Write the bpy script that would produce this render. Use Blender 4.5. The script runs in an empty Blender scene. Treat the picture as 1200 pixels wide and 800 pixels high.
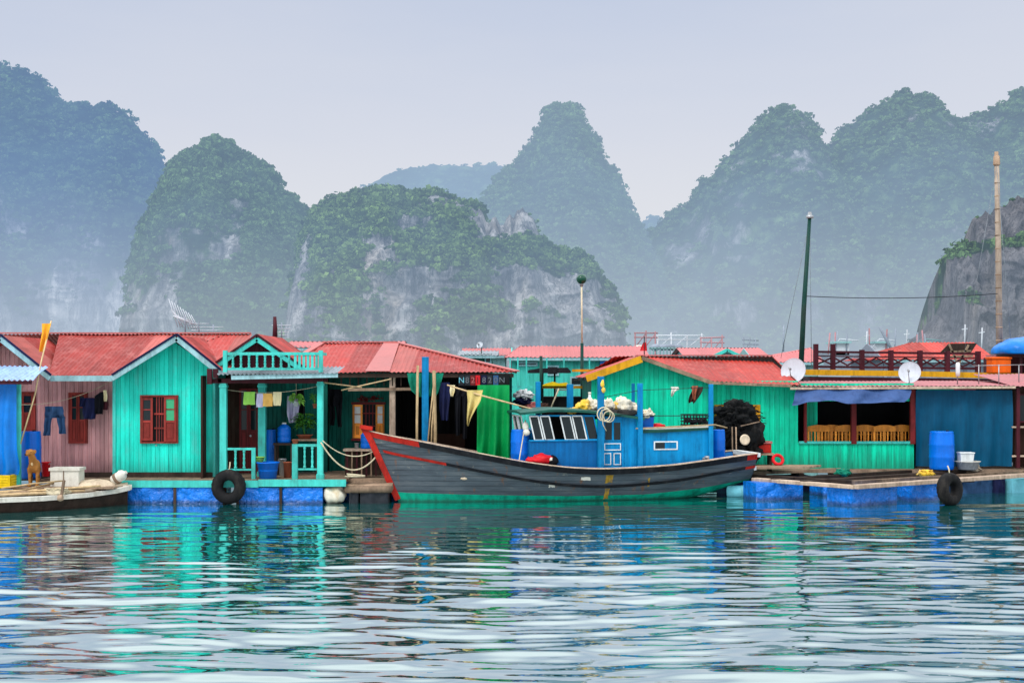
import bpy, math, random
import numpy as np
from mathutils import Vector, Matrix
random.seed(7)
sc = bpy.context.scene
COL = sc.collection
K = 0.0006          # metres across per photo pixel at one metre of distance
CH = 3.0            # camera height over the water
HZ = 440.0          # horizon row of the photo

def X(px, D): return (px - 600.0) * K * D
def Z(py, D): return CH - (py - HZ) * K * D
def P(px, py, D): return Vector((X(px, D), D, Z(py, D)))
def Dz(py, z): return (CH - z) / (K * (py - HZ))     # distance at which height z shows at row py

def C(r, g, b):
    f = lambda c: ((c / 255 + 0.055) / 1.055) ** 2.4 if c > 10 else c / 255 / 12.92
    return (f(r), f(g), f(b), 1.0)

# ------------------------------------------------------------------ noise in numpy
_rs = np.random.RandomState(3)
_perm = _rs.permutation(1024)
_val = _rs.rand(1024)
def vnoise(x, y, z):
    x, y, z = np.broadcast_arrays(np.asarray(x, float), y, z)
    xi, yi, zi = np.floor(x).astype(int), np.floor(y).astype(int), np.floor(z).astype(int)
    fx, fy, fz = x - xi, y - yi, z - zi
    fx, fy, fz = [t * t * t * (t * (t * 6 - 15) + 10) for t in (fx, fy, fz)]
    def h(a, b, c): return _val[(_perm[(_perm[(_perm[a & 1023] + b) & 1023] + c) & 1023])]
    r = 0
    for dx in (0, 1):
        for dy in (0, 1):
            for dz in (0, 1):
                w = (fx if dx else 1 - fx) * (fy if dy else 1 - fy) * (fz if dz else 1 - fz)
                r = r + w * h(xi + dx, yi + dy, zi + dz)
    return r * 2 - 1
def fbm(x, y, z, o=5, g=0.5, l=2.03):
    a, f, s, t = 1.0, 1.0, 0.0, 0.0
    for i in range(o):
        s = s + a * vnoise(x * f + i * 17.3, y * f + i * 5.1, z * f + i * 9.7); t += a
        a *= g; f *= l
    return s / t
def ridged(x, y, z, o=4):
    a, f, s, t = 1.0, 1.0, 0.0, 0.0
    for i in range(o):
        s = s + a * (1 - np.abs(vnoise(x * f + i * 13.3, y * f + i * 3.1, z * f + i * 7.7)) * 2); t += a
        a *= 0.5; f *= 2.1
    return s / t

# ------------------------------------------------------------------ mesh builder
class MB:
    def __init__(s): s.v = []; s.f = []; s.m = []; s.r = []; s.s = []
    def add(s, vs, fs, mi=0, r=None, smooth=False):
        b = len(s.v); r = random.random() if r is None else r
        s.v += [tuple(v) for v in vs]
        for f in fs:
            s.f.append(tuple(i + b for i in f)); s.m.append(mi); s.r.append(r); s.s.append(smooth)
        return s
    def box(s, x0, x1, y0, y1, z0, z1, mi=0, r=None):
        if x0 > x1: x0, x1 = x1, x0
        if y0 > y1: y0, y1 = y1, y0
        if z0 > z1: z0, z1 = z1, z0
        vs = [(x, y, z) for z in (z0, z1) for x, y in ((x0, y0), (x1, y0), (x1, y1), (x0, y1))]
        return s.add(vs, [(3, 2, 1, 0), (4, 5, 6, 7), (0, 1, 5, 4), (1, 2, 6, 5), (2, 3, 7, 6), (3, 0, 4, 7)], mi, r)
    def beam(s, p, q, w, h, up=(0, 0, 1), mi=0, r=None):      # w across, h along up
        p, q, up = Vector(p), Vector(q), Vector(up)
        d = (q - p).normalized(); sd = d.cross(up)
        if sd.length < 1e-4: sd = d.cross(Vector((0, 1, 0)))
        sd.normalize(); u = sd.cross(d).normalized()
        vs = []
        for c in (p, q):
            for a, b in ((-1, -1), (1, -1), (1, 1), (-1, 1)):
                vs.append(c + sd * a * w / 2 + u * b * h / 2)
        return s.add(vs, [(0, 1, 2, 3), (7, 6, 5, 4), (0, 4, 5, 1), (1, 5, 6, 2), (2, 6, 7, 3), (3, 7, 4, 0)], mi, r)
    def tube(s, pts, r, n=8, r1=None, mi=0, cap=True, rv=None):
        pts = [Vector(p) for p in pts]; m = len(pts)
        rs = r if isinstance(r, (list, tuple)) else [r + ((r1 if r1 is not None else r) - r) * i / max(1, m - 1) for i in range(m)]
        vs = []; prev = None
        for i, p in enumerate(pts):
            d = (pts[min(i + 1, m - 1)] - pts[max(i - 1, 0)]).normalized()
            if prev is None:
                a = d.cross(Vector((0, 0, 1)))
                if a.length < 1e-3: a = d.cross(Vector((0, 1, 0)))
            else: a = prev - d * prev.dot(d)
            a.normalize(); prev = a; b = d.cross(a)
            for j in range(n):
                t = 2 * math.pi * j / n
                vs.append(p + (a * math.cos(t) + b * math.sin(t)) * rs[i])
        fs = [(i * n + j, i * n + (j + 1) % n, (i + 1) * n + (j + 1) % n, (i + 1) * n + j) for i in range(m - 1) for j in range(n)]
        rv = random.random() if rv is None else rv
        s.add(vs, fs, mi, rv, True)
        if cap:
            b0 = len(s.v) - m * n
            s.f += [tuple(b0 + j for j in reversed(range(n))), tuple(b0 + (m - 1) * n + j for j in range(n))]
            s.m += [mi, mi]; s.r += [rv, rv]; s.s += [False, False]
        return s
    def lathe(s, c, prof, n=20, mi=0, axis=(0, 0, 1), smooth=True, r=None):
        c = Vector(c); ax = Vector(axis).normalized()
        a = ax.cross(Vector((0, 1, 0))) if abs(ax.y) < 0.9 else ax.cross(Vector((1, 0, 0)))
        a.normalize(); b = ax.cross(a)
        vs = []
        for (rr, z) in prof:
            for j in range(n):
                t = 2 * math.pi * j / n
                vs.append(c + ax * z + (a * math.cos(t) + b * math.sin(t)) * max(rr, 1e-4))
        fs = [(i * n + j, i * n + (j + 1) % n, (i + 1) * n + (j + 1) % n, (i + 1) * n + j) for i in range(len(prof) - 1) for j in range(n)]
        r = random.random() if r is None else r
        s.add(vs, fs, mi, r, smooth)
        b0 = len(s.v) - len(prof) * n
        s.f += [tuple(b0 + j for j in reversed(range(n))), tuple(b0 + (len(prof) - 1) * n + j for j in range(n))]
        s.m += [mi, mi]; s.r += [r, r]; s.s += [False, False]
        return s
    def prism(s, poly, d, mi=0, r=None):
        poly = [Vector(p) for p in poly]; d = Vector(d); n = len(poly)
        vs = poly + [p + d for p in poly]
        fs = [tuple(range(n)), tuple(reversed(range(n, 2 * n)))] + [(i, n + i, n + (i + 1) % n, (i + 1) % n) for i in range(n)]
        return s.add(vs, fs, mi, r)
    def torus(s, c, axis, R, r, n=32, m=14, mi=0, tread=0.0):
        c = Vector(c); ax = Vector(axis).normalized()
        a = ax.cross(Vector((0, 0, 1)))
        if a.length < 1e-3: a = Vector((1, 0, 0))
        a.normalize(); b = ax.cross(a); vs = []
        for i in range(n):
            t = 2 * math.pi * i / n; o = a * math.cos(t) + b * math.sin(t)
            for j in range(m):
                q = 2 * math.pi * j / m
                rr = r * (1 + (tread if (i % 2 and abs(q) < 1.2 or i % 2 and q > 5.1) else 0))
                cx, sx = math.cos(q), math.sin(q)
                sx = math.copysign(abs(sx) ** 0.7, sx) * 1.15
                vs.append(c + o * (R + rr * cx) + ax * rr * sx)
        fs = [(i * m + j, i * m + (j + 1) % m, ((i + 1) % n) * m + (j + 1) % m, ((i + 1) % n) * m + j) for i in range(n) for j in range(m)]
        return s.add(vs, fs, mi, None, True)
    def grid(s, A, mi=0, smooth=True, r=None, flip=False):
        A = np.asarray(A); nv, nu = A.shape[:2]
        fs = []
        for i in range(nv - 1):
            for j in range(nu - 1):
                q = (i * nu + j, i * nu + j + 1, (i + 1) * nu + j + 1, (i + 1) * nu + j)
                fs.append(tuple(reversed(q)) if flip else q)
        return s.add(A.reshape(-1, 3).tolist(), fs, mi, r, smooth)
    def blob(s, c, rx, ry, rz, amp=0.2, fr=2.0, seed=0, n=20, m=12, mi=0, flat=None):
        th = np.linspace(0, 2 * np.pi, n, endpoint=False); ph = np.linspace(0.02, np.pi - 0.02, m)
        PH, TH = np.meshgrid(ph, th, indexing='ij')
        x, y, z = np.sin(PH) * np.cos(TH), np.sin(PH) * np.sin(TH), np.cos(PH)
        d = 1 + amp * fbm(x * fr + seed * 3.3, y * fr + seed, z * fr, 3)
        A = np.stack([c[0] + x * d * rx, c[1] + y * d * ry, c[2] + z * d * rz], -1)
        if flat is not None: A[..., 2] = np.maximum(A[..., 2], flat)
        vs = A.reshape(-1, 3).tolist()
        fs = [(i * n + j, (i + 1) * n + j, (i + 1) * n + (j + 1) % n, i * n + (j + 1) % n) for i in range(m - 1) for j in range(n)]
        fs += [tuple(range(n)), tuple(reversed(range((m - 1) * n, m * n)))]
        return s.add(vs, fs, mi, None, True)
    # sheet with a repeating profile: O origin, U across the profile, V along it, poly convex in (u, v)
    def profiled(s, O, U, V, poly, pitch, amp, kind='wave', mi=0, nv=1, sag=0.0, flip=False, mfun=None):
        O, U, V = Vector(O), Vector(U).normalized(), Vector(V).normalized(); N = U.cross(V)
        if flip: N = -N
        us = [p[0] for p in poly]; u0, u1 = min(us), max(us)
        cols = set([u0, u1] + us); n = int((u1 - u0) / pitch) + 2; base = math.floor(u0 / pitch)
        if kind == 'wave':
            for i in range(n):
                for t in range(6): cols.add((base + i + t / 6) * pitch)
            h = lambda u: amp * math.cos(2 * math.pi * u / pitch)
        else:
            for i in range(n):
                for t in (0.001, 0.07, 0.93, 0.999): cols.add((base + i + t) * pitch)
            def h(u):
                t = (u / pitch) % 1.0
                return 0.0 if 0.05 < t < 0.95 else -amp
        cols = sorted(c for c in cols if u0 - 1e-6 <= c <= u1 + 1e-6)
        m = len(poly)
        def span(u):
            lo, hi = 1e9, -1e9
            for i in range(m):
                (a, b), (c, d) = poly[i], poly[(i + 1) % m]
                if min(a, c) - 1e-9 <= u <= max(a, c) + 1e-9:
                    if abs(c - a) < 1e-9: lo, hi = min(lo, b, d), max(hi, b, d)
                    else:
                        v = b + (d - b) * (u - a) / (c - a); lo, hi = min(lo, v), max(hi, v)
            return lo, hi
        prev = None; rnd = {}
        for u in cols:
            lo, hi = span(u)
            if hi < lo: continue
            row = []
            for j in range(nv + 1):
                v = lo + (hi - lo) * j / nv
                q = O + U * u + V * v + N * (h(u) + (sag * vn1(u * 1.3, v * 1.3) if sag else 0))
                row.append(len(s.v)); s.v.append(tuple(q))
            if prev:
                k = math.floor((u - 1e-5) / pitch)
                if kind == 'wave': k = math.floor((u - 1e-5) / 0.85)
                rnd.setdefault(k, random.random())
                mm = mfun(u) if mfun else mi
                for j in range(nv):
                    f = (prev[j], row[j], row[j + 1], prev[j + 1])
                    s.f.append(f if not flip else tuple(reversed(f)))
                    s.m.append(mm); s.r.append(rnd[k]); s.s.append(kind == 'wave')
            prev = row
        return s
    def build(s, name, mats, parent=None, loc=None, smooth=None):
        me = bpy.data.meshes.new(name)
        off = Vector((0, 0, 0))
        p = parent
        while p is not None: off += p.location; p = p.parent
        if loc is not None: off += Vector(loc)
        vs = [(v[0] - off.x, v[1] - off.y, v[2] - off.z) for v in s.v]
        me.from_pydata(vs, [], s.f)
        mats = mats if isinstance(mats, (list, tuple)) else [mats]
        for m in mats: me.materials.append(m)
        me.polygons.foreach_set('material_index', s.m)
        me.polygons.foreach_set('use_smooth', [bool(x) for x in s.s] if smooth is None else [smooth] * len(s.f))
        at = me.attributes.new('var', 'FLOAT', 'FACE'); at.data.foreach_set('value', s.r)
        me.update()
        o = bpy.data.objects.new(name, me); COL.objects.link(o)
        if parent is not None: o.parent = parent
        if loc is not None: o.location = loc
        return o
def vn1(u, v): return float(vnoise(u, v, 0.5))

def thing(name, label, cat, loc=(0, 0, 0), group=None):
    o = bpy.data.objects.new(name, None); COL.objects.link(o); o.location = loc
    o.empty_display_size = 0.2
    return tag(o, label, cat, group)
def tag(o, label=None, cat=None, group=None, kind=None):
    if label: o['label'] = label
    if cat: o['category'] = cat
    if group: o['group'] = group
    if kind: o['kind'] = kind
    return o
def copy_tree(o, parent=None):
    c = o.copy(); COL.objects.link(c); c.parent = parent
    for ch in list(o.children): copy_tree(ch, c)
    return c
def modifier_bevel(o, w=0.01, seg=2):
    m = o.modifiers.new('edge', 'BEVEL'); m.width = w; m.segments = seg; m.limit_method = 'ANGLE'; return o

# cloth hung in rows: rows = [(py, pxL, pxR), ...], at distance D, folds along the width
def cloth_rows(mb, rows, D, folds=3, amp=0.04, seed=0, nu=16, nsub=4, lean=0.0, mi=0, ragged=0.0):
    ys = [r[0] for r in rows]; t = np.linspace(ys[0], ys[-1], (len(rows) - 1) * nsub + 1)
    L = np.interp(t, ys, [r[1] for r in rows]); R = np.interp(t, ys, [r[2] for r in rows])
    A = np.zeros((len(t), nu, 3))
    for i, y in enumerate(t):
        f = (y - ys[0]) / max(1e-6, ys[-1] - ys[0])
        for j in range(nu):
            a = j / (nu - 1); px = L[i] + (R[i] - L[i]) * a
            d = amp * (0.35 + 0.65 * f) * (math.sin(folds * 2 * math.pi * a + seed * 1.7 + f * 1.3) + 1.1 * vn1(a * 4 + seed * 9, f * 3 + seed)) + lean * f
            yy = y + (ragged * vn1(a * 6 + seed, 3.3) * f)
            p = P(px, yy, D - 0.01); A[i, j] = (p.x, p.y - d, p.z)
    mb.grid(A, mi=mi, smooth=True, flip=True)
    return mb
# ------------------------------------------------------------------ materials
class NT:
    def __init__(s, m): s.m = m; s.t = m.node_tree; s.n = s.t.nodes; s.l = s.t.links; s.n.clear()
    def N(s, typ, **kw):
        n = s.n.new(typ)
        for k, v in kw.items(): setattr(n, k, v)
        return n
    def L(s, a, b): s.l.new(a, b)
    def math(s, op, a, b=None, clamp=False):
        n = s.N('ShaderNodeMath', operation=op); n.use_clamp = clamp
        for i, x in enumerate((a, b)):
            if x is None: continue
            if isinstance(x, (int, float)): n.inputs[i].default_value = x
            else: s.L(x, n.inputs[i])
        return n.outputs[0]
    def mix(s, fac, a, b, blend='MIX'):
        n = s.N('ShaderNodeMix', data_type='RGBA', blend_type=blend)
        for sk, x in ((n.inputs[0], fac), (n.inputs[6], a), (n.inputs[7], b)):
            if isinstance(x, (int, float)): sk.default_value = x
            elif isinstance(x, tuple): sk.default_value = x
            else: s.L(x, sk)
        return n.outputs[2]
    def noise(s, vec, scale, detail=5, rough=0.55, dist=0.0):
        n = s.N('ShaderNodeTexNoise'); n.inputs['Scale'].default_value = scale
        n.inputs['Detail'].default_value = detail; n.inputs['Roughness'].default_value = rough
        n.inputs['Distortion'].default_value = dist
        if vec is not None: s.L(vec, n.inputs['Vector'])
        return n.outputs['Fac']
    def mapv(s, vec, sc_):
        n = s.N('ShaderNodeMapping'); n.inputs['Scale'].default_value = sc_; s.L(vec, n.inputs['Vector']); return n.outputs[0]
    def ramp(s, f, stops):
        n = s.N('ShaderNodeValToRGB'); e = n.color_ramp.elements
        while len(e) < len(stops): e.new(0.5)
        for i, (p, c) in enumerate(stops):
            e[i].position = p; e[i].color = c if isinstance(c, tuple) else (c, c, c, 1)
        s.L(f, n.inputs[0]); return n.outputs[0]
    def rng(s, v, a, b, c, d, smooth=True):
        n = s.N('ShaderNodeMapRange'); n.interpolation_type = 'SMOOTHSTEP' if smooth else 'LINEAR'
        s.L(v, n.inputs[0])
        for i, x in enumerate((a, b, c, d)): n.inputs[i + 1].default_value = x
        return n.outputs[0]
    def out(s, sh):
        o = s.N('ShaderNodeOutputMaterial'); s.L(sh, o.inputs['Surface'])
def new_mat(name):
    m = bpy.data.materials.new(name); m.use_nodes = True; return m, NT(m)
_cache = {}
def paint(name, col, rough=0.55, var=0.25, mott=0.35, nscale=2.5, streak=0.3, dirt=0.25, dirtcol=(0.07, 0.06, 0.045, 1), bump=0.15, bscale=30.0, metal=0.0, spec=0.14, low=0.0, grain=None, bdist=0.02, smap=(14, 14, 0.9), lowr=(-0.1, 0.55, 0.9)):
    if name in _cache: return _cache[name]
    m, t = new_mat(name)
    tc = t.N('ShaderNodeTexCoord'); oi = t.N('ShaderNodeObjectInfo')
    ad = t.N('ShaderNodeVectorMath', operation='ADD'); t.L(tc.outputs['Object'], ad.inputs[0])
    sc1 = t.N('ShaderNodeVectorMath', operation='SCALE'); sc1.inputs[0].default_value = (13.1, 7.7, 3.3); t.L(oi.outputs['Random'], sc1.inputs['Scale'])
    t.L(sc1.outputs[0], ad.inputs[1]); v = ad.outputs[0]
    at = t.N('ShaderNodeAttribute', attribute_name='var')
    n1 = t.noise(v, nscale, 6, 0.6)
    sv = t.mapv(v, smap); n2 = t.noise(sv, 1.0, 4, 0.6)
    f = t.math('ADD', t.math('MULTIPLY', t.math('SUBTRACT', at.outputs['Fac'], 0.5), var * 1.9), 1.0)
    f = t.math('ADD', f, t.math('MULTIPLY', t.math('SUBTRACT', n1, 0.5), mott * 2.3))
    f = t.math('ADD', f, t.math('MULTIPLY', t.math('SUBTRACT', n2, 0.5), streak * 2.4))
    nf = t.noise(v, 38.0, 3, 0.6); f = t.math('ADD', f, t.math('MULTIPLY', t.math('SUBTRACT', nf, 0.5), 0.3))
    f = t.math('MAXIMUM', f, 0.12)
    sc2 = t.N('ShaderNodeVectorMath', operation='SCALE'); sc2.inputs[0].default_value = col[:3]; t.L(f, sc2.inputs['Scale'])
    c = sc2.outputs[0]
    if dirt:
        n3 = t.noise(t.mapv(v, (3, 3, 1.2)), 1.3, 8, 0.68)
        d = t.math('MULTIPLY', t.rng(n3, 0.47, 0.70, 0, 1), dirt * 1.15, True)
        c = t.mix(d, c, dirtcol)
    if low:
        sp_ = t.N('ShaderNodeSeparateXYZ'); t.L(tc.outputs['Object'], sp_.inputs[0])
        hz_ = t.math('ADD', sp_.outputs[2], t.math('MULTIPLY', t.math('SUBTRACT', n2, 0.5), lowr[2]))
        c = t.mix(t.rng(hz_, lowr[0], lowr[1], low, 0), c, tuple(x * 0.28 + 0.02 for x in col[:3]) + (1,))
    b = t.N('ShaderNodeBsdfPrincipled'); t.L(c, b.inputs['Base Color'])
    rr = t.math('ADD', t.math('MULTIPLY', n1, 0.3), rough - 0.15, True); t.L(rr, b.inputs['Roughness'])
    b.inputs['Metallic'].default_value = metal; b.inputs['Specular IOR Level'].default_value = spec
    if bump:
        bn = t.N('ShaderNodeBump'); bn.inputs['Strength'].default_value = bump; bn.inputs['Distance'].default_value = bdist
        gv = t.mapv(v, grain) if grain else v
        t.L(t.noise(gv, bscale, 4), bn.inputs['Height']); t.L(bn.outputs[0], b.inputs['Normal'])
    t.out(b.outputs[0]); _cache[name] = m; return m

RW = 1.0
M = {}
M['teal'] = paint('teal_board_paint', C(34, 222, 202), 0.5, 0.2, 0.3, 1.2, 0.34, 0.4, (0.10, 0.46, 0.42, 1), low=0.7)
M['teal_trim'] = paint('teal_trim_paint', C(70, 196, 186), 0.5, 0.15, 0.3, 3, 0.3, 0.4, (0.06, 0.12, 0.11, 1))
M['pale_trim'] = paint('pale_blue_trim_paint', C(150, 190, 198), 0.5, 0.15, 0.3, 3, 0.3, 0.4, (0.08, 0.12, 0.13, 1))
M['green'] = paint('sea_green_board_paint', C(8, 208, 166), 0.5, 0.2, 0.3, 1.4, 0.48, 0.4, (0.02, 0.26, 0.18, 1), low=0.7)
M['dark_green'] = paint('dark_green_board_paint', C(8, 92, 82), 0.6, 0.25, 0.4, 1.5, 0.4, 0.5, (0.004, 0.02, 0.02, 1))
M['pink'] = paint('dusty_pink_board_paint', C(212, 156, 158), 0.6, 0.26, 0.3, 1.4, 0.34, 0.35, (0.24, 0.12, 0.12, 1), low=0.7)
M['maroon'] = paint('maroon_wood_paint', C(112, 36, 38), 0.5, 0.3, 0.4, 3, 0.4, 0.4, (0.02, 0.01, 0.01, 1))
M['plum'] = paint('plum_wood_paint', C(70, 26, 36), 0.5, 0.3, 0.4, 3, 0.4, 0.4, (0.01, 0.006, 0.006, 1))
M['shutter'] = paint('red_brown_shutter_paint', C(140, 52, 46), 0.5, 0.3, 0.4, 3, 0.4, 0.4, (0.03, 0.012, 0.01, 1))
M['roof'] = paint('faded_red_roof_sheet', C(154, 58, 54), 0.5, 0.32, 0.25, 0.8, 0.34, 0.4, C(188, 118, 114), 0.05, spec=0.1, smap=(7, .7, .7))
M['roof2'] = paint('bright_red_roof_sheet', C(170, 58, 50), 0.5, 0.32, 0.25, 0.8, 0.34, 0.4, C(196, 114, 104), 0.05, spec=0.1, smap=(7, .7, .7))
M['roof_pale'] = paint('bleached_pink_roof_sheet', C(184, 106, 104), 0.5, 0.12, 0.3, 0.8, 0.15, 0.3, C(150, 84, 80), 0.05, spec=0.3)
M['roof_dusty'] = paint('dusty_mauve_roof_sheet', C(166, 98, 102), 0.5, 0.15, 0.4, 1.0, 0.2, 0.5, C(120, 84, 84), 0.05, spec=0.3)
M['tin'] = paint('grey_tin_sheet', C(128, 138, 146), 0.45, 0.3, 0.5, 2, 0.3, 0.5, C(70, 62, 60), 0.1, metal=0.2)
M['blue_tin'] = paint('blue_white_tin_sheet', C(140, 170, 214), 0.4, 0.4, 0.4, 2, 0.3, 0.3, C(40, 70, 140), 0.1)
M['yellow_trim'] = paint('mustard_board_paint', C(206, 150, 28), 0.5, 0.2, 0.3, 2, 0.3, 0.4, C(110, 80, 30))
M['wood'] = paint('weathered_plank_wood', C(150, 128, 108), 0.75, 0.5, 0.5, 3, 0.4, 0.5, C(62, 50, 42), 0.4, 20, grain=(1, 6, 6))
M['wood_pale'] = paint('bleached_beam_wood', C(198, 176, 156), 0.75, 0.35, 0.5, 3, 0.4, 0.5, C(112, 90, 74), 0.4, 20, grain=(1, 6, 6))
M['wood_dark'] = paint('dark_wet_wood', C(62, 50, 44), 0.7, 0.4, 0.5, 3, 0.4, 0.5, C(26, 24, 22), 0.4, 20)
M['bamboo'] = paint('dry_bamboo', C(184, 160, 122), 0.5, 0.4, 0.4, 4, 0.5, 0.4, C(104, 84, 60), 0.2, 12)
M['mast_bamboo'] = paint('greyed_bamboo_mast', C(160, 146, 132), 0.6, 0.2, 0.4, 4, 0.5, 0.4, C(110, 92, 76), 0.2)
M['honey'] = paint('varnished_honey_wood', C(236, 150, 58), 0.35, 0.5, 0.4, 4, 0.3, 0.3, C(110, 54, 16), 0.1)
M['blue_tarp'] = paint('blue_tarpaulin', C(0, 116, 206), 0.38, 0.12, 0.35, 2, 0.2, 0.15, C(6, 40, 110), 0.35, 9, spec=0.3)
M['bright_tarp'] = paint('bright_blue_float_wrap', C(0, 118, 222), 0.24, 0.15, 0.3, 1.2, 0.1, 0.25, C(2, 52, 140), 1.0, 4.5, spec=0.5, bdist=0.14, low=0.92, lowr=(0.03, 0.13, 0.12))
M['deep_tarp'] = paint('deep_teal_blue_tarpaulin', C(0, 74, 106), 0.5, 0.1, 0.25, 1, 0.3, 0.3, C(2, 40, 66), 0.2, 8)
M['navy_cloth'] = paint('navy_awning_cloth', C(58, 84, 132), 0.6, 0.1, 0.3, 2, 0.2, 0.3, C(20, 30, 70), 0.25, 9)
M['green_tarp'] = paint('green_tarpaulin', C(6, 152, 78), 0.45, 0.1, 0.25, 1.5, 0.15, 0.2, C(2, 90, 50), 0.3, 7)
M['drum'] = paint('blue_plastic_drum', C(0, 106, 214), 0.32, 0.1, 0.2, 3, 0.15, 0.12, C(10, 30, 90), 0.05, spec=0.3)
M['boat_blue'] = paint('cabin_blue_paint', C(4, 130, 188), 0.45, 0.15, 0.35, 2, 0.4, 0.35, C(8, 58, 104), 0.2)
M['boat_blue_dark'] = paint('cabin_dark_blue_paint', C(6, 96, 158), 0.45, 0.15, 0.35, 2, 0.4, 0.3, C(6, 36, 80), 0.2)
M['post_blue'] = paint('post_blue_paint', C(8, 122, 178), 0.45, 0.25, 0.35, 4, 0.4, 0.35, C(10, 46, 80), 0.2)
M['white_paint'] = paint('white_paint', C(214, 220, 222), 0.45, 0.1, 0.2, 4, 0.2, 0.25, C(140, 140, 130), 0.1)
M['white_foam'] = paint('white_foam', C(214, 212, 202), 0.8, 0.1, 0.2, 6, 0.1, 0.4, C(140, 132, 112), 0.3, 40)
M['cream'] = paint('cream_board', C(200, 184, 160), 0.7, 0.2, 0.35, 4, 0.3, 0.4, C(120, 100, 80), 0.3)
M['red_paint'] = paint('red_bow_paint', C(178, 40, 30), 0.5, 0.2, 0.4, 4, 0.3, 0.45, C(70, 24, 22), 0.25)
M['black_paint'] = paint('black_tar_paint', C(26, 28, 34), 0.5, 0.3, 0.5, 4, 0.3, 0.3, C(70, 70, 70), 0.3)
M['black_cloth'] = paint('black_cloth', C(16, 18, 24), 0.85, 0.2, 0.4, 4, 0.2, 0.0, bump=0.2)
M['rubber'] = paint('black_rubber', C(24, 24, 26), 0.7, 0.2, 0.5, 4, 0.2, 0.35, C(70, 66, 60), 0.4, 25)
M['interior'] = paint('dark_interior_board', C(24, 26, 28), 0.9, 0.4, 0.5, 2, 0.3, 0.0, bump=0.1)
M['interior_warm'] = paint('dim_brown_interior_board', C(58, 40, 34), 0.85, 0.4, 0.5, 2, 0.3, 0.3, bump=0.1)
M['teal_light'] = paint('light_teal_wall_paint', C(70, 190, 176), 0.55, 0.15, 0.3, 1.2, 0.3, 0.25, C(40, 120, 116))
M['rope'] = paint('pale_rope', C(206, 196, 168), 0.85, 0.2, 0.3, 20, 0.1, 0.3, C(130, 116, 90), 0.5, 60)
M['rope_dark'] = paint('dark_wire', C(40, 44, 50), 0.6, 0.2, 0.2, 5, 0.1, 0)
M['net'] = paint('black_fishing_net', C(26, 28, 30), 0.9, 0.5, 0.7, 9, 0.2, 0.35, C(70, 66, 62), 1.0, 26)
M['mast_green'] = paint('dark_green_mast_paint', C(20, 62, 56), 0.5, 0.2, 0.3, 3, 0.3, 0.2, bump=0.1)
M['dish'] = paint('white_dish_enamel', C(196, 204, 214), 0.35, 0.05, 0.12, 4, 0.1, 0.2, C(130, 134, 140), 0.03)
M['metal'] = paint('galvanised_metal', C(150, 154, 158), 0.4, 0.2, 0.3, 5, 0.2, 0.4, C(100, 76, 60), 0.1, metal=0.6)
M['orange'] = paint('orange_plastic', C(236, 98, 22), 0.4, 0.1, 0.2, 4, 0.2, 0.2, C(150, 60, 20), 0.05)
M['orange_cloth'] = paint('orange_flag_cloth', C(236, 158, 44), 0.8, 0.1, 0.3, 5, 0.2, 0.1, bump=0.1)
M['yellow'] = paint('yellow_plastic', C(226, 196, 28), 0.4, 0.15, 0.25, 4, 0.2, 0.3, C(120, 96, 30), 0.1)
M['red_plastic'] = paint('red_plastic', C(206, 30, 40), 0.4, 0.15, 0.3, 4, 0.2, 0.2, C(100, 20, 24), 0.1)
M['denim'] = paint('blue_denim', C(52, 84, 124), 0.85, 0.2, 0.5, 9, 0.3, 0.2, C(20, 36, 64), 0.2)
M['navy'] = paint('navy_cloth', C(24, 30, 66), 0.85, 0.2, 0.4, 6, 0.2, 0.1)
M['lime'] = paint('lime_towel', C(146, 206, 92), 0.9, 0.1, 0.2, 6, 0.2, 0.0)
M['lilac'] = paint('lilac_towel', C(190, 186, 214), 0.9, 0.1, 0.3, 6, 0.2, 0.0)
M['amber'] = paint('amber_towel', C(228, 178, 96), 0.9, 0.1, 0.2, 6, 0.2, 0.0)
M['straw'] = paint('straw_cloth', C(196, 178, 112), 0.9, 0.1, 0.3, 5, 0.3, 0.2, C(120, 104, 60))
M['cream_cloth'] = paint('cream_towel', C(224, 212, 170), 0.9, 0.1, 0.2, 6, 0.2, 0.0)
M['leaf'] = paint('green_leaf', C(66, 124, 44), 0.55, 0.9, 0.4, 6, 0.1, 0.0, bump=0)
M['terracotta'] = paint('terracotta', C(150, 84, 62), 0.8, 0.2, 0.3, 6, 0.2, 0.3)
M['fur'] = paint('tan_dog_fur', C(170, 118, 62), 0.9, 0.1, 0.5, 9, 0.4, 0.4, C(110, 66, 30), 0.7, 60)
M['fur_pale'] = paint('pale_dog_fur', C(222, 196, 150), 0.9, 0.1, 0.3, 9, 0.2, 0.1, bump=0.5)
M['bag'] = paint('pale_plastic_sack', C(230, 224, 206), 0.5, 0.2, 0.3, 5, 0.2, 0.4, C(206, 160, 50), 0.6, 12)
M['bag_yellow'] = paint('yellow_plastic_sack', C(226, 184, 60), 0.5, 0.2, 0.3, 5, 0.2, 0.4, C(236, 226, 200), 0.6, 12)
M['cyan_plastic'] = paint('pale_cyan_plastic', C(116, 196, 214), 0.35, 0.1, 0.3, 4, 0.1, 0.4, C(60, 110, 120), 0.1)
M['hazy_roof'] = paint('haze_paled_roof_sheet', C(184, 106, 108), 0.6, 0.12, 0.3, 0.5, 0.15, 0.2, C(150, 96, 96), 0.05, spec=0.2)  # hazy set: distance haze is mixed into these base colours
M['hazy_dark'] = paint('haze_greyed_timber', C(134, 144, 158), 0.8, 0.2, 0.3, 2, 0.1, 0.0, bump=0)
M['hazy_white'] = paint('haze_paled_white_paint', C(186, 192, 200), 0.8, 0.2, 0.2, 2, 0.1, 0.0, bump=0)
M['hazy_teal'] = paint('haze_greyed_teal_paint', C(128, 168, 170), 0.8, 0.2, 0.3, 2, 0.1, 0.1, bump=0)
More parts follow.
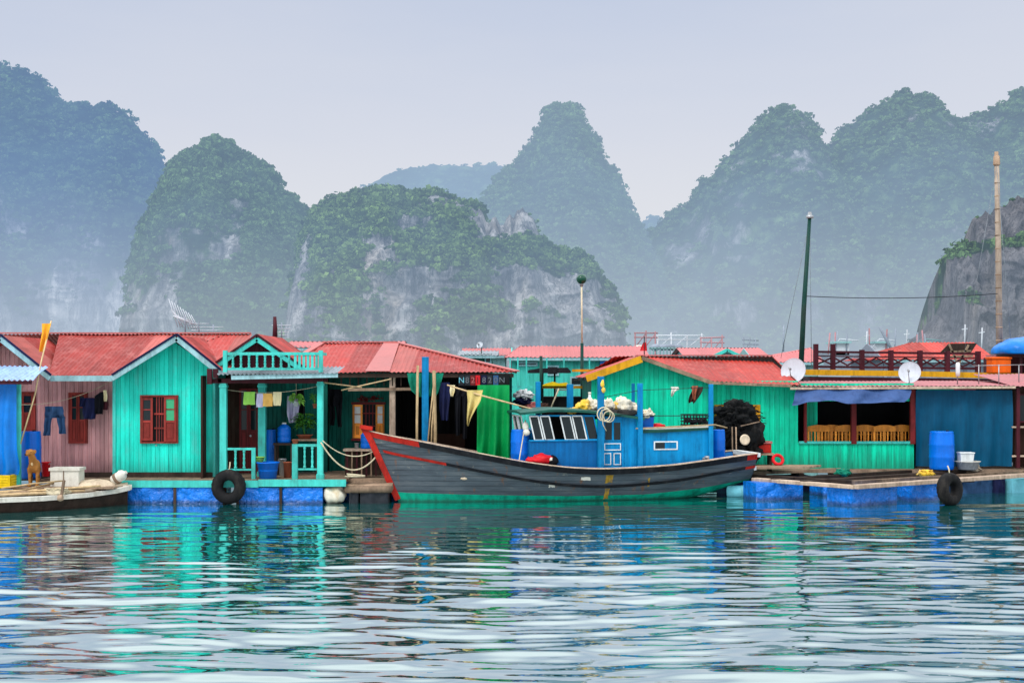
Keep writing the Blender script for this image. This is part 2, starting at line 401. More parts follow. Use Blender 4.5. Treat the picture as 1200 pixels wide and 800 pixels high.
M['hazy_red'] = paint('haze_greyed_red_timber', C(164, 124, 130), 0.8, 0.2, 0.2, 2, 0.1, 0.0, bump=0)
M['net_green'] = paint('green_net', C(16, 120, 96), 0.8, 0.3, 0.5, 12, 0.3, 0.2, bump=0.8, bscale=50)

def glass_mat(name, col, rough=0.06):
    m, t = new_mat(name)
    b = t.N('ShaderNodeBsdfPrincipled'); b.inputs['Base Color'].default_value = col
    b.inputs['Roughness'].default_value = rough; b.inputs['Specular IOR Level'].default_value = 0.45
    tc = t.N('ShaderNodeTexCoord'); bn = t.N('ShaderNodeBump'); bn.inputs['Strength'].default_value = 0.08
    t.L(t.noise(tc.outputs['Object'], 3, 2), bn.inputs['Height']); t.L(bn.outputs[0], b.inputs['Normal'])
    t.out(b.outputs[0]); return m
M['glass'] = glass_mat('dark_window_glass', (0.012, 0.018, 0.022, 1))
M['glass_green_reflection'] = glass_mat('green_reflection_glass', C(60, 170, 120), 0.15)  # the green is a reflection painted into the glass colour
M['green_glass'] = glass_mat('deep_green_glass', (0.0, 0.06, 0.035, 1), 0.05)

# weathered boat planking: slate paint, plank seams, rust and yellow stains
def hull_mat():
    m, t = new_mat('slate_hull_planking')
    tc = t.N('ShaderNodeTexCoord'); v = tc.outputs['Object']
    n1 = t.noise(t.mapv(v, (0.5, 0.5, 3.0)), 2.0, 8, 0.65)
    c = t.ramp(n1, [(0.25, C(46, 54, 64)), (0.5, C(76, 88, 98)), (0.78, C(108, 114, 118))])
    n2 = t.noise(t.mapv(v, (1.6, 1.6, 1.6)), 2.4, 9, 0.7)
    c = t.mix(t.rng(n2, 0.60, 0.70, 0, 0.7), c, C(150, 148, 138))
    n3 = t.noise(t.mapv(v, (5, 5, 0.7)), 0.9, 6, 0.6)
    c = t.mix(t.rng(n3, 0.60, 0.72, 0, 0.75), c, C(124, 78, 40))
    sep = t.N('ShaderNodeSeparateXYZ'); t.L(v, sep.inputs[0])
    g = t.math('FRACT', t.math('MULTIPLY', sep.outputs[2], 8.0))
    seam = t.rng(g, 0.0, 0.09, 1, 0)
    c = t.mix(t.math('MULTIPLY', seam, 0.55), c, C(26, 30, 36))
    b = t.N('ShaderNodeBsdfPrincipled'); t.L(c, b.inputs['Base Color']); b.inputs['Roughness'].default_value = 0.6
    bn = t.N('ShaderNodeBump'); bn.inputs['Strength'].default_value = 0.5; bn.inputs['Distance'].default_value = 0.02
    t.L(t.math('SUBTRACT', t.math('MULTIPLY', n2, 0.5), seam), bn.inputs['Height']); t.L(bn.outputs[0], b.inputs['Normal'])
    t.out(b.outputs[0]); return m
M['hull'] = hull_mat()
M['hull_green'] = paint('green_bottom_paint', C(4, 150, 122), 0.5, 0.2, 0.5, 3, 0.3, 0.6, C(8, 66, 58), 0.3, low=0.85, lowr=(0.0, 0.10, 0.12))

# limestone hill with forest; haze is painted into the surface as emission, graded by world height
def hill_mat(name, rock, rock_pale, veg_dark, veg_light, haze, htop, hbot, ztop, vscale=0.25, tan=0.3):
    m, t = new_mat(name)
    geo = t.N('ShaderNodeNewGeometry'); pos = geo.outputs['Position']
    at = t.N('ShaderNodeAttribute', attribute_name='veg')
    nA = t.noise(t.mapv(pos, (1, 1, 0.32)), vscale * 0.35, 8, 0.68)
    nB = t.noise(t.mapv(pos, (1, 1, 0.10)), vscale * 1.0, 7, 0.68)
    rc = t.mix(t.rng(nB, 0.38, 0.66, 0, 1), rock, rock_pale)
    nC = t.noise(t.mapv(pos, (1, 1, 0.22)), vscale * 0.16, 7, 0.65)
    rc = t.mix(t.math('MULTIPLY', t.rng(nC, 0.52, 0.66, 0, 1), tan), rc, C(214, 192, 160))
    vo = t.N('ShaderNodeTexVoronoi'); vo.inputs['Scale'].default_value = vscale * 0.9; t.L(pos, vo.inputs['Vector'])
    nv = t.noise(pos, vscale * 2.4, 5, 0.7)
    vf = t.math('ADD', t.math('MULTIPLY', vo.outputs['Distance'], 0.6), t.math('MULTIPLY', nv, 0.7))
    vc = t.ramp(vf, [(0.3, veg_light), (0.62, veg_dark), (0.9, tuple(x * 0.45 for x in veg_dark[:3]) + (1,))])
    f = t.rng(t.math('ADD', at.outputs['Fac'], t.math('MULTIPLY', t.math('SUBTRACT', nA, 0.5), 1.6)), 0.38, 0.6, 0, 1)
    nk = t.noise(t.mapv(pos, (1, 1, 0.28)), vscale * 1.7, 8, 0.7, 0.6)
    ck = t.rng(t.math('ABSOLUTE', t.math('SUBTRACT', nk, 0.5)), 0.0, 0.035, 0.75, 0)
    nh2 = t.noise(t.mapv(pos, (0.35, 0.35, 1.3)), vscale * 1.3, 6, 0.7)
    ck2 = t.rng(nh2, 0.56, 0.66, 0, 0.6)
    rc = t.mix(t.math('MAXIMUM', ck, ck2), rc, tuple(x * 0.3 for x in rock[:3]) + (1,))
    c = t.mix(f, rc, vc)
    b = t.N('ShaderNodeBsdfPrincipled'); t.L(c, b.inputs['Base Color']); b.inputs['Roughness'].default_value = 0.9
    b.inputs['Specular IOR Level'].default_value = 0.1
    bn = t.N('ShaderNodeBump'); bn.inputs['Strength'].default_value = 0.9; bn.inputs['Distance'].default_value = 2.5
    t.L(t.math('ADD', t.math('MULTIPLY', nB, 0.8), t.math('MULTIPLY', nv, 0.6)), bn.inputs['Height']); t.L(bn.outputs[0], b.inputs['Normal'])
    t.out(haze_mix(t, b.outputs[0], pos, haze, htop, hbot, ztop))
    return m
def haze_mix(t, sh, pos, haze, htop, hbot, ztop):  # painted haze: emission blended over the surface, paler and stronger low down
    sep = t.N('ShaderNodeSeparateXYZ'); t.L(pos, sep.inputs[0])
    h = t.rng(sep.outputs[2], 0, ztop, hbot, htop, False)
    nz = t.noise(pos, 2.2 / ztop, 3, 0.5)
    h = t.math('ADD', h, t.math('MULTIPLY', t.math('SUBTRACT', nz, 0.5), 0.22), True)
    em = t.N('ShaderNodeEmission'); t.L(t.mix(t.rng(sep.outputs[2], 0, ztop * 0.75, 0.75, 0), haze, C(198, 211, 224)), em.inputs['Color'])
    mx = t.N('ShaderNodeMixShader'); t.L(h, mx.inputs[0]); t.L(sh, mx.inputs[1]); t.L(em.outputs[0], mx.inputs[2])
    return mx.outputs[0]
def forest_mat(name, dark, light, haze, htop, hbot, ztop):
    m, t = new_mat(name)
    geo = t.N('ShaderNodeNewGeometry'); pos = geo.outputs['Position']
    at = t.N('ShaderNodeAttribute', attribute_name='var')
    n = t.noise(pos, 0.03, 3)
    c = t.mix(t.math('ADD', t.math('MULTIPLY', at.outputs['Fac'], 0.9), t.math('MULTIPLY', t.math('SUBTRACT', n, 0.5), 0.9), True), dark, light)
    d = t.N('ShaderNodeBsdfDiffuse'); t.L(c, d.inputs['Color'])
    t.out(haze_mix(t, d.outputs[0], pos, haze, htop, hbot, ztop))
    return m
# ------------------------------------------------------------------ camera, sky, sun
cam_d = bpy.data.cameras.new('camera'); cam = bpy.data.objects.new('camera', cam_d); COL.objects.link(cam)
cam.location = (0, 0, CH); cam.rotation_euler = (math.radians(90), 0, 0)
cam_d.sensor_width = 36; cam_d.lens = 50.0; cam_d.shift_y = 40 / 1200; cam_d.clip_end = 12000; cam_d.clip_start = 0.1
sc.camera = cam
sc.view_settings.view_transform = 'Standard'; sc.view_settings.look = 'None'; sc.view_settings.exposure = 0; sc.view_settings.gamma = 1
sc.render.engine = 'CYCLES'; sc.cycles.max_bounces = 6; sc.cycles.diffuse_bounces = 3; sc.cycles.glossy_bounces = 3
sc.cycles.use_denoising = True; sc.cycles.sample_clamp_indirect = 6

SUN_EL, SUN_AZ = math.radians(48), math.radians(215)      # azimuth from +Y, clockwise: behind the camera, to the left
w = bpy.data.worlds.new('World'); sc.world = w; w.use_nodes = True
t = NT(w)
sky = t.N('ShaderNodeTexSky', sky_type='NISHITA'); sky.sun_disc = False
sky.sun_elevation = SUN_EL; sky.sun_rotation = SUN_AZ; sky.dust_density = 4; sky.air_density = 1.5
skv = t.N('ShaderNodeVectorMath', operation='SCALE'); t.L(sky.outputs[0], skv.inputs[0]); skv.inputs['Scale'].default_value = 0.1
tc = t.N('ShaderNodeTexCoord'); sp = t.N('ShaderNodeSeparateXYZ'); t.L(tc.outputs['Generated'], sp.inputs[0])
grad = t.ramp(sp.outputs[2], [(0.0, C(224, 229, 237)), (0.09, C(232, 235, 242)), (0.16, C(215, 221, 237)), (0.27, C(193, 205, 230)), (0.40, C(228, 231, 236)), (0.6, C(250, 251, 253)), (1.0, C(255, 255, 255))])
cl = t.noise(t.mapv(tc.outputs['Generated'], (1.0, 1.0, 4.0)), 1.4, 5, 0.55)
grad = t.mix(t.rng(cl, 0.35, 0.7, 0, 0.35), grad, C(232, 232, 238))
rt = t.rng(sp.outputs[0], -0.3, 0.3, 0.0, 0.16); grad = t.mix(rt, grad, C(230, 231, 238))
gs = t.N('ShaderNodeVectorMath', operation='SCALE'); t.L(grad, gs.inputs[0]); t.L(t.rng(sp.outputs[2], 0.255, 0.50, 1.0, 2.15), gs.inputs['Scale'])
c = t.mix(0.9, skv.outputs[0], gs.outputs[0])
bg = t.N('ShaderNodeBackground'); t.L(c, bg.inputs['Color']); bg.inputs['Strength'].default_value = 1.0
o = t.N('ShaderNodeOutputWorld'); t.L(bg.outputs[0], o.inputs['Surface'])
sd = bpy.data.lights.new('sun', 'SUN'); so = bpy.data.objects.new('sun', sd); COL.objects.link(so)
sd.energy = 1.6; sd.angle = math.radians(14); sd.color = (1, 0.97, 0.92)
dirv = Vector((math.sin(SUN_AZ) * math.cos(SUN_EL), math.cos(SUN_AZ) * math.cos(SUN_EL), math.sin(SUN_EL)))
so.rotation_euler = dirv.to_track_quat('Z', 'Y').to_euler()

# ------------------------------------------------------------------ water: one sheet, waves near, flat to the horizon
def wave_height(x, y):
    rs = np.random.RandomState(11); h = np.zeros_like(x)
    wob = fbm(x * 0.13, y * 0.13, 0.7, 3)
    xs, ys = x + 0.5 * fbm(x * 0.3, y * 0.3, 4.1, 3), y + 0.35 * fbm(x * 0.25 + 9, y * 0.25, 2.2, 3)
    for i in range(54):
        lam = 0.28 * (1 + 5.5 * rs.rand() ** 2.4); a = rs.normal(0, 0.22)
        kx, ky = math.sin(a) * 2 * math.pi / lam, math.cos(a) * 2 * math.pi / lam
        am = 0.00155 * lam ** 0.95
        h += am * np.sin(kx * xs + ky * ys + rs.rand() * 6.28) * (0.75 + 0.9 * vnoise(x * 0.11 + i * 3.7, y * 0.17, i * 1.3))
    h += 0.008 * fbm(x * 0.45, y * 1.5, 8.8, 3)
    return h
ys = [8.0]
while ys[-1] < 44: ys.append(ys[-1] + max(0.016, 0.030 * (ys[-1] / 24) ** 1.6))
ys = np.array(ys); nu = 420
A = np.zeros((len(ys), nu, 3)); tt = np.linspace(-1, 1, nu)
A[..., 0] = tt[None, :] * (0.40 * ys[:, None] + 3.0); A[..., 1] = ys[:, None]
fade = np.clip((44 - A[..., 1]) / 5, 0, 1) * np.clip((A[..., 1] - 8) / 1.5, 0, 1) * np.clip((1 - np.abs(tt[None, :])) / 0.06, 0, 1)
calm = np.interp(A[..., 1], [8, 14, 17, 22, 28, 34, 44], [1.5, 1.55, 1.7, 1.55, 0.9, 0.5, 0.35])
A[..., 2] = wave_height(A[..., 0], A[..., 1]) * fade * calm
mb = MB(); mb.grid(A, smooth=True)
x0, x1 = A[:, 0, 0], A[:, -1, 0]
n = len(ys)
mb.add([tuple(p) for p in A[:, 0]] + [(-4000, y, 0) for y in ys], [(i, i + 1, n + i + 1, n + i)[::-1] for i in range(n - 1)], 0, 0.5, True)
mb.add([tuple(p) for p in A[:, -1]] + [(4000, y, 0) for y in ys], [(i, i + 1, n + i + 1, n + i) for i in range(n - 1)], 0, 0.5, True)
far = [(-4000, 44.0 + 0 * 1, 0)]
yl = ys[-1]
mb.add([(-4000, yl, 0)] + [tuple(p) for p in A[-1]] + [(4000, yl, 0), (4000, 9000, 0), (-4000, 9000, 0)], [tuple(range(nu + 4))], 0, 0.5, True)
mb.add([(-4000, 8, 0)] + [tuple(p) for p in A[0]] + [(4000, 8, 0), (4000, -400, 0), (-4000, -400, 0)], [tuple(reversed(range(nu + 4)))], 0, 0.5, True)
wm, t = new_mat('green_bay_water')
geo = t.N('ShaderNodeNewGeometry'); pos = geo.outputs['Position']
bn = t.N('ShaderNodeBump'); bn.inputs['Strength'].default_value = 0.14; bn.inputs['Distance'].default_value = 0.012
t.L(t.noise(t.mapv(pos, (1.1, 4.0, 1)), 2.2, 3, 0.5), bn.inputs['Height'])
fr = t.N('ShaderNodeFresnel'); fr.inputs['IOR'].default_value = 1.6; t.L(bn.outputs[0], fr.inputs['Normal'])
fac = t.math('MINIMUM', t.math('ADD', t.math('MULTIPLY', fr.outputs[0], 2.4), 0.02), 0.80)
df = t.N('ShaderNodeBsdfDiffuse'); df.inputs['Color'].default_value = (0.0, 0.088, 0.086, 1); t.L(bn.outputs[0], df.inputs['Normal'])
gl = t.N('ShaderNodeBsdfGlossy'); gl.inputs['Roughness'].default_value = 0.004; gl.inputs['Color'].default_value = (0.94, 1.0, 0.99, 1); t.L(bn.outputs[0], gl.inputs['Normal'])
mx = t.N('ShaderNodeMixShader'); t.L(fac, mx.inputs[0]); t.L(df.outputs[0], mx.inputs[1]); t.L(gl.outputs[0], mx.inputs[2]); t.out(mx.outputs[0])
tag(mb.build('water', wm), kind='structure')

# ------------------------------------------------------------------ limestone hills
def hill(name, prof, D, depth, mat, seed, nu=260, nv=150, A1=0.10, vegbias=0.0, rough=1.0, nclump=0, csize=3.0, fmat=None, terr=0.0, hw=0.75, va=0.55, vf=4.2, rockfn=None):
    pxs = np.array([p[0] for p in prof], float); pys = np.array([p[1] for p in prof], float)
    px = np.linspace(pxs[0], pxs[-1], nu)
    H = CH - (np.interp(px, pxs, pys) - HZ) * K * D
    H = np.maximum(H, 0.5)
    x = (px - 600) * K * D; hm = H.max()
    H = H + (0.012 * hm * fbm(x / hm * 14, seed, 0.3, 4) + 0.014 * hm * (ridged(x / hm * 26, seed, 0.9, 3) - 0.2)) * rough * np.clip(H / hm * 2 - .3, 0, 1)
    v = np.linspace(0, 1, nv)[:, None]
    z = H[None, :] * v
    g = 1 - v ** 2.0
    sc_d = depth * (0.35 + 0.65 * (H / hm))[None, :]
    yoff = -sc_d * g
    xx = np.broadcast_to(x[None, :], z.shape).copy()
    s = 1.0 / hm
    big = fbm(xx * s * 2.6 + seed, z * s * 1.2, seed * 1.7, 4)
    groove = ridged(xx * s * 7 + seed * 2, z * s * 2.0, seed * 0.3, 4)
    ter = ridged(xx * s * 2.2 + 5, z * s * 6.5 + seed, seed, 3)
    fine = fbm(xx * s * 22, z * s * 14, seed, 4)
    env = np.sin(np.pi * np.clip(v, 0.0, 1)) ** 0.5 * 0.9 + 0.1
    edge = np.clip(np.minimum(np.arange(nu), np.arange(nu)[::-1]) / 14.0, 0, 1)[None, :]
    y = D + yoff + (-(A1 * hm) * (1.5 * big + 0.45 * groove + (0.5 + terr) * ter) - 0.030 * hm * fine * rough) * env * edge
    z2 = z + 0.02 * hm * fbm(xx * s * 9, z * s * 9, seed + 4, 3) * env * edge * rough
    front = np.stack([xx, y, np.maximum(z2, -0.5)], -1)
    nb = 24; vb = np.linspace(1, 0, nb)[1:, None]
    zb = H[None, :] * vb
    yb = y[-1][None, :] + sc_d * (1 - vb ** 2) + A1 * hm * 0.5 * fbm(np.broadcast_to(x, zb.shape) * s * 2.6, zb * s * 2, seed + 9, 3) * (1 - vb)
    back = np.stack([np.broadcast_to(x, zb.shape), yb, zb], -1)
    Pg = np.concatenate([front, back], 0)
    # vegetation mask: soil holds on ledges and gentle slopes, bare rock on steep lower cliffs
    dz = np.gradient(Pg[..., 2], axis=0); dy = np.gradient(Pg[..., 1], axis=0)
    slope = dz / (np.hypot(dz, dy) + 1e-6)
    vv = Pg[..., 2] / hm
    veg = 0.62 + vegbias + va * fbm(Pg[..., 0] * s * vf + seed * 3, vv * vf * .8, seed, 4) + 0.45 * (0.86 - slope) + hw * (vv - 0.42)
    if rockfn: veg = veg + rockfn(np.broadcast_to(px[None, :], vv.shape), 440 + (CH - Pg[..., 2]) / (K * D))
    mb = MB(); mb.grid(Pg, smooth=True)
    me = bpy.data.meshes.new(name); me.from_pydata(mb.v, [], mb.f); me.materials.append(mat)
    me.polygons.foreach_set('use_smooth', [True] * len(mb.f))
    a = me.attributes.new('veg', 'FLOAT', 'POINT'); a.data.foreach_set('value', veg.reshape(-1).astype(np.float32))
    o = bpy.data.objects.new(name, me); COL.objects.link(o); tag(o, kind='structure')
    if nclump:
        rs = np.random.RandomState(seed * 7 + 1)
        nr = nv + 3
        c = Pg[:nr]; vg = veg[:nr]
        # weight by facing length so steep parts get their share; ridge gets more for a broken outline
        wgt = np.clip((vg - 0.42) * 3, 0, 1) * (dz[:nr] ** 2 + dy[:nr] ** 2) ** 0.5 * (H[None, :] > 0.05 * hm)
        wgt = wgt + (np.arange(nr)[:, None] > nv - 3) * wgt.max() * 0.06 * np.clip(vg - 0.1, 0, 1)
        wgt = np.maximum(wgt, 0) ; wgt /= wgt.sum()
        idx = rs.choice(c.shape[0] * c.shape[1], nclump, p=wgt.reshape(-1))
        ctr = c.reshape(-1, 3)[idx] + rs.normal(0, csize * 0.4, (nclump, 3))
        sz = csize * (0.45 + 1.5 * rs.rand(nclump) ** 3)
        nl = 18
        d = rs.normal(0, 1, (nclump, nl, 3)); d /= np.linalg.norm(d, axis=-1, keepdims=True)
        d[..., 2] = np.abs(d[..., 2]) * 0.95 - 0.28; d[..., 1] = -np.abs(d[..., 1]) * 0.8 + 0.15
        rad = 0.72 + 0.35 * rs.rand(nclump, nl, 1)
        lp = ctr[:, None] + d * rad * sz[:, None, None] * np.array([1.15, 1.0, 0.85])
        nrm = d + rs.normal(0, 0.45, d.shape); nrm /= np.linalg.norm(nrm, axis=-1, keepdims=True)
        ta = np.cross(nrm, rs.normal(0, 1, nrm.shape)); ta /= np.linalg.norm(ta, axis=-1, keepdims=True); tb = np.cross(nrm, ta)
        ls = (sz[:, None, None] * (0.24 + 0.22 * rs.rand(nclump, nl, 1)))
        q = np.stack([lp - ta * ls - tb * ls * 0.6, lp + ta * ls * 0.9 - tb * ls * 0.7, lp + ta * ls * 0.7 + tb * ls, lp - ta * ls * 0.8 + tb * ls * 0.7], 2)
        nf = nclump * nl
        me = bpy.data.meshes.new('forest'); me.vertices.add(nf * 4); me.vertices.foreach_set('co', q.reshape(-1).astype(np.float32))
        me.loops.add(nf * 4); me.loops.foreach_set('vertex_index', np.arange(nf * 4, dtype=np.int32))
        me.polygons.add(nf); me.polygons.foreach_set('loop_start', np.arange(0, nf * 4, 4, dtype=np.int32))
        me.update(calc_edges=True)
        val = (rs.rand(nclump, 1) * 0.7 + rs.rand(nclump, nl) * 0.3 + 0.55 * (d[..., 2]) - .05).reshape(-1)  # light painted per leaf: crown tops paler, undersides darker
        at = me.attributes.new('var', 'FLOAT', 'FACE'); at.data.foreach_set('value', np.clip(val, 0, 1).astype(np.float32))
        me.materials.append(fmat); me.validate()
        fo = bpy.data.objects.new('forest', me); COL.objects.link(fo); tag(fo, kind='stuff')
    return o
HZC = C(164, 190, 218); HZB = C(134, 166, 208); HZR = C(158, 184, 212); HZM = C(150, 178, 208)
rk, rkp = (0.10, 0.107, 0.13, 1), (0.42, 0.42, 0.43, 1)
vd, vl = (0.012, 0.040, 0.026, 1), (0.14, 0.25, 0.085, 1)
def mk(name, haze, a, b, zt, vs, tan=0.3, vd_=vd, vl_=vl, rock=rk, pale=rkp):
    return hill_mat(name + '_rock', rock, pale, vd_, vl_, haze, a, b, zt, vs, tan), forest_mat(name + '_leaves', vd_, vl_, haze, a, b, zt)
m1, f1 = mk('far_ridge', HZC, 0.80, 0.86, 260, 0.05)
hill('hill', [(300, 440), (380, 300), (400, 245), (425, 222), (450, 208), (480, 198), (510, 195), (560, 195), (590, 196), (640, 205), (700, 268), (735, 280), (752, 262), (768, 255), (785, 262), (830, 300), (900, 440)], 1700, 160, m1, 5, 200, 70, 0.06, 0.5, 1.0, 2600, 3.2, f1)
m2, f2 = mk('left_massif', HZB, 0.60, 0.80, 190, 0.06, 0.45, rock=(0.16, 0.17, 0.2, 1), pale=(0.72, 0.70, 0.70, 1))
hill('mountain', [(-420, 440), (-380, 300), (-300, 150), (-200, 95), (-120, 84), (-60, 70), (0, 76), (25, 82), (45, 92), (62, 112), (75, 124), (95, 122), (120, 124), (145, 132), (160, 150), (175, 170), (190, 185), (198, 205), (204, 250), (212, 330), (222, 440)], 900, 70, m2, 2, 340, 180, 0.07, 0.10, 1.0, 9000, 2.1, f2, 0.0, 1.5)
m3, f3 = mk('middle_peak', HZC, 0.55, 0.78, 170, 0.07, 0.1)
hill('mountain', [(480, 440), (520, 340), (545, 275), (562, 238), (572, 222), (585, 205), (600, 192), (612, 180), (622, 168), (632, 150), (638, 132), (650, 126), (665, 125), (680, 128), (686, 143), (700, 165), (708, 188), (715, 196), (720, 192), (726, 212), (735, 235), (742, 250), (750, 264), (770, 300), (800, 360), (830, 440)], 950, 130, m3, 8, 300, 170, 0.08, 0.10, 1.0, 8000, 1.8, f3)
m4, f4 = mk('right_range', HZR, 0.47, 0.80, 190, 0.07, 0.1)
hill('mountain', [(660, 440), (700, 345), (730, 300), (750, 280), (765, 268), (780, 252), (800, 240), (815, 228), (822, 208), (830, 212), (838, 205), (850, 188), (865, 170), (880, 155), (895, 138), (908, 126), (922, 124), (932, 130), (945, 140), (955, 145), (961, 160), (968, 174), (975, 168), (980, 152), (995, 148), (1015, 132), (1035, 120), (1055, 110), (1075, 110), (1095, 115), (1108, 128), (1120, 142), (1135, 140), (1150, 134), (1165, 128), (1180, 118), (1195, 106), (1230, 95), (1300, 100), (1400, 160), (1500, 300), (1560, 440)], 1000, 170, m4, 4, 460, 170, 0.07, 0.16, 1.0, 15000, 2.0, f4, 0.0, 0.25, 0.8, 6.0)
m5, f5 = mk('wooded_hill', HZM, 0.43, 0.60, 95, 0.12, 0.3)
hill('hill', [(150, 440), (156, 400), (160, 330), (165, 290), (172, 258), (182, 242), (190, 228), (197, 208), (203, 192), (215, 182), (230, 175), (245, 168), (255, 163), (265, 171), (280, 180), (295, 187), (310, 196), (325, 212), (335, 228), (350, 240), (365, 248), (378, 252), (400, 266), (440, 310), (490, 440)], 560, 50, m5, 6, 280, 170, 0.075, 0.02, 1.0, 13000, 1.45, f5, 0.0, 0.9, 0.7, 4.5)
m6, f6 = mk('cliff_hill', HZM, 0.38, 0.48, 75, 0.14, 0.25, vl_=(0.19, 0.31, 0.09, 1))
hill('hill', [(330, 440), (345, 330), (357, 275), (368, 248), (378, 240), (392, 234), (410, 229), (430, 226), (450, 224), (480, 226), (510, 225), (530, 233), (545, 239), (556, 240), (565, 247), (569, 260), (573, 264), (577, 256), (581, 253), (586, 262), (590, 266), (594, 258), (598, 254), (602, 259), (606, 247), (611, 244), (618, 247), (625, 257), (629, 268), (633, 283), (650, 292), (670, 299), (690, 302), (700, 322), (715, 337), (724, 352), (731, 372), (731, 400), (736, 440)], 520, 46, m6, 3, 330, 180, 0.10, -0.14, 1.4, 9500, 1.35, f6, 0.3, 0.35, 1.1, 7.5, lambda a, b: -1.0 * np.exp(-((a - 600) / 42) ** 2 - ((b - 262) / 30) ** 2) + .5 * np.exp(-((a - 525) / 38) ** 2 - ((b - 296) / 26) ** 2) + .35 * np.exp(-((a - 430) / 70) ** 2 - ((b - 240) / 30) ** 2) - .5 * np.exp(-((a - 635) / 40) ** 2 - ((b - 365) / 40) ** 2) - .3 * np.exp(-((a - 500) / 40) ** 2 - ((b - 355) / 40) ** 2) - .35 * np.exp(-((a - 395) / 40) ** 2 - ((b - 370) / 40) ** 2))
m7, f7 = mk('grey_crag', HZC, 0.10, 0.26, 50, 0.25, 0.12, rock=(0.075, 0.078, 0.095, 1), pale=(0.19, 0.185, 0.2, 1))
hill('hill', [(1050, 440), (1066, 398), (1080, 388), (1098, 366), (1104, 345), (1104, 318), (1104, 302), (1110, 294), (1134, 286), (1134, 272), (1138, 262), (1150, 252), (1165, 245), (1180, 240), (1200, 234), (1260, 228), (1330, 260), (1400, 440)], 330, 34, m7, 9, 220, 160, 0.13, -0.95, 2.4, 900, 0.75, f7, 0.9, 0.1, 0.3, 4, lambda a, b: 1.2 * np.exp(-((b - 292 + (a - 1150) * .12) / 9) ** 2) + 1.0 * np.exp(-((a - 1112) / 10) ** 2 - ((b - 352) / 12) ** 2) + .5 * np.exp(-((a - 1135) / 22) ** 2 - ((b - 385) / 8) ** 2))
# ------------------------------------------------------------------ common house pieces
def zc(py, D): return Z(py, D)
def wall(name, pxpoly, D, mat, parent, pitch=0.105, gr=0.012, thick=0.06, back=None):
    """board wall facing the water: outline in photo pixels at distance D"""
    mb = MB()
    poly = [(X(px, D), Z(py, D)) for px, py in pxpoly]
    mb.profiled((0, D, 0), (1, 0, 0), (0, 0, 1), poly, pitch, gr, 'board')
    o = mb.build(name, mat, parent); return o
def bars(mb, px0, px1, py0, py1, D, d=0.05, mi=0):
    mb.box(X(px0, D), X(px1, D), D - d, D, Z(py1, D), Z(py0, D), mi); return mb
def leaf(mb, x0, x1, z0, z1, y, split=0.45, arch=False):
    """shutter leaf: frame + glass above, panel below; slots 0 wood 1 glass"""
    w_ = (x1 - x0); s = min(0.05, w_ * 0.2); zs = z0 + (z1 - z0) * split
    mb.box(x0, x0 + s, y - 0.035, y, z0, z1); mb.box(x1 - s, x1, y - 0.035, y, z0, z1)
    for z in (z0, zs - s / 2, z1 - s): mb.box(x0 + s, x1 - s, y - 0.033, y, z, z + s)
    zm = (zs + z1) / 2; mb.box(x0 + s, x1 - s, y - 0.028, y, zm - s * 0.25, zm + s * 0.25)
    mb.box(x0 + s, x1 - s, y - 0.012, y - 0.004, zs, z1 - s, 1)
    mb.box(x0 + s, x1 - s, y - 0.016, y - 0.003, z0 + s, zs)
    mb.box(x0 + s * 1.6, x1 - s * 1.6, y - 0.026, y - 0.017, z0 + s * 1.7, zs - s)
def window(parent, px0, px1, py0, py1, D, wood, leaves, glass=None, name='window', bars_=True):
    """leaves = list of (px0, px1, kind) ; kind 'shut' or 'bars'"""
    glass = glass or M['glass']
    x0, x1, z0, z1 = X(px0, D), X(px1, D), Z(py1, D), Z(py0, D)
    mb = MB(); f = 0.045
    mb.box(x0 - f, x0, D - 0.06, D + 0.01, z0 - f, z1 + f); mb.box(x1, x1 + f, D - 0.06, D + 0.01, z0 - f, z1 + f)
    mb.box(x0, x1, D - 0.058, D + 0.01, z1, z1 + f); mb.box(x0, x1, D - 0.062, D + 0.01, z0 - f, z0)
    fr = mb.build(name, wood, parent)
    b = MB(); b.box(x0, x1, D - 0.012, D - 0.006, z0, z1); b.build('pane', M['interior'] if bars_ else glass, fr)  # behind bars: a dark sheet coloured as the shaded room
    for a, c, k in leaves:
        m2 = MB()
        if k == 'shut': leaf(m2, X(a, D) + 0.004, X(c, D) - 0.004, z0 + 0.004, z1 - 0.004, D - 0.02); m2.build('shutter', [wood, glass], fr)
        else:
            n_ = 3
            for i in range(1, n_ + 1):
                xx = X(a, D) + (X(c, D) - X(a, D)) * i / (n_ + 1); m2.box(xx - 0.008, xx + 0.008, D - 0.035, D - 0.018, z0, z1)
            for z in (z0 + (z1 - z0) * 0.3, z0 + (z1 - z0) * 0.62): m2.box(X(a, D), X(c, D), D - 0.05, D - 0.036, z - 0.02, z + 0.02)
            m2.build('window_bars', wood, fr)
    return fr
def baluster(mb, x, y, z0, z1, r=0.028):
    h = z1 - z0
    mb.lathe((x, y, z0), [(r, 0), (r, .1 * h), (r * .55, .14 * h), (r * .95, .3 * h), (r * .6, .48 * h), (r * .95, .55 * h), (r * .55, .62 * h), (r * .8, .8 * h), (r * .55, .86 * h), (r, .9 * h), (r, h)], 10)
def roof_plane(mb, e0, e1, r1, r0, pitch=0.105, amp=0.012, mi=0, mfun=None):
    """corrugated roof sheet: eave e0-e1, ridge r0 (above e0) - r1; ridges of the sheet run up the slope"""
    e0, e1, r0, r1 = map(Vector, (e0, e1, r0, r1))
    U = (e1 - e0).normalized(); V = (r0 - e0) - U * (r0 - e0).dot(U); V.normalize()
    poly = [((p - e0).dot(U), (p - e0).dot(V)) for p in (e0, e1, r1, r0)]
    N = U.cross(V); flip = N.z < 0
    mb.profiled(e0, U, V, poly, pitch, amp, 'wave', mi, 6, 0.012, flip, mfun)

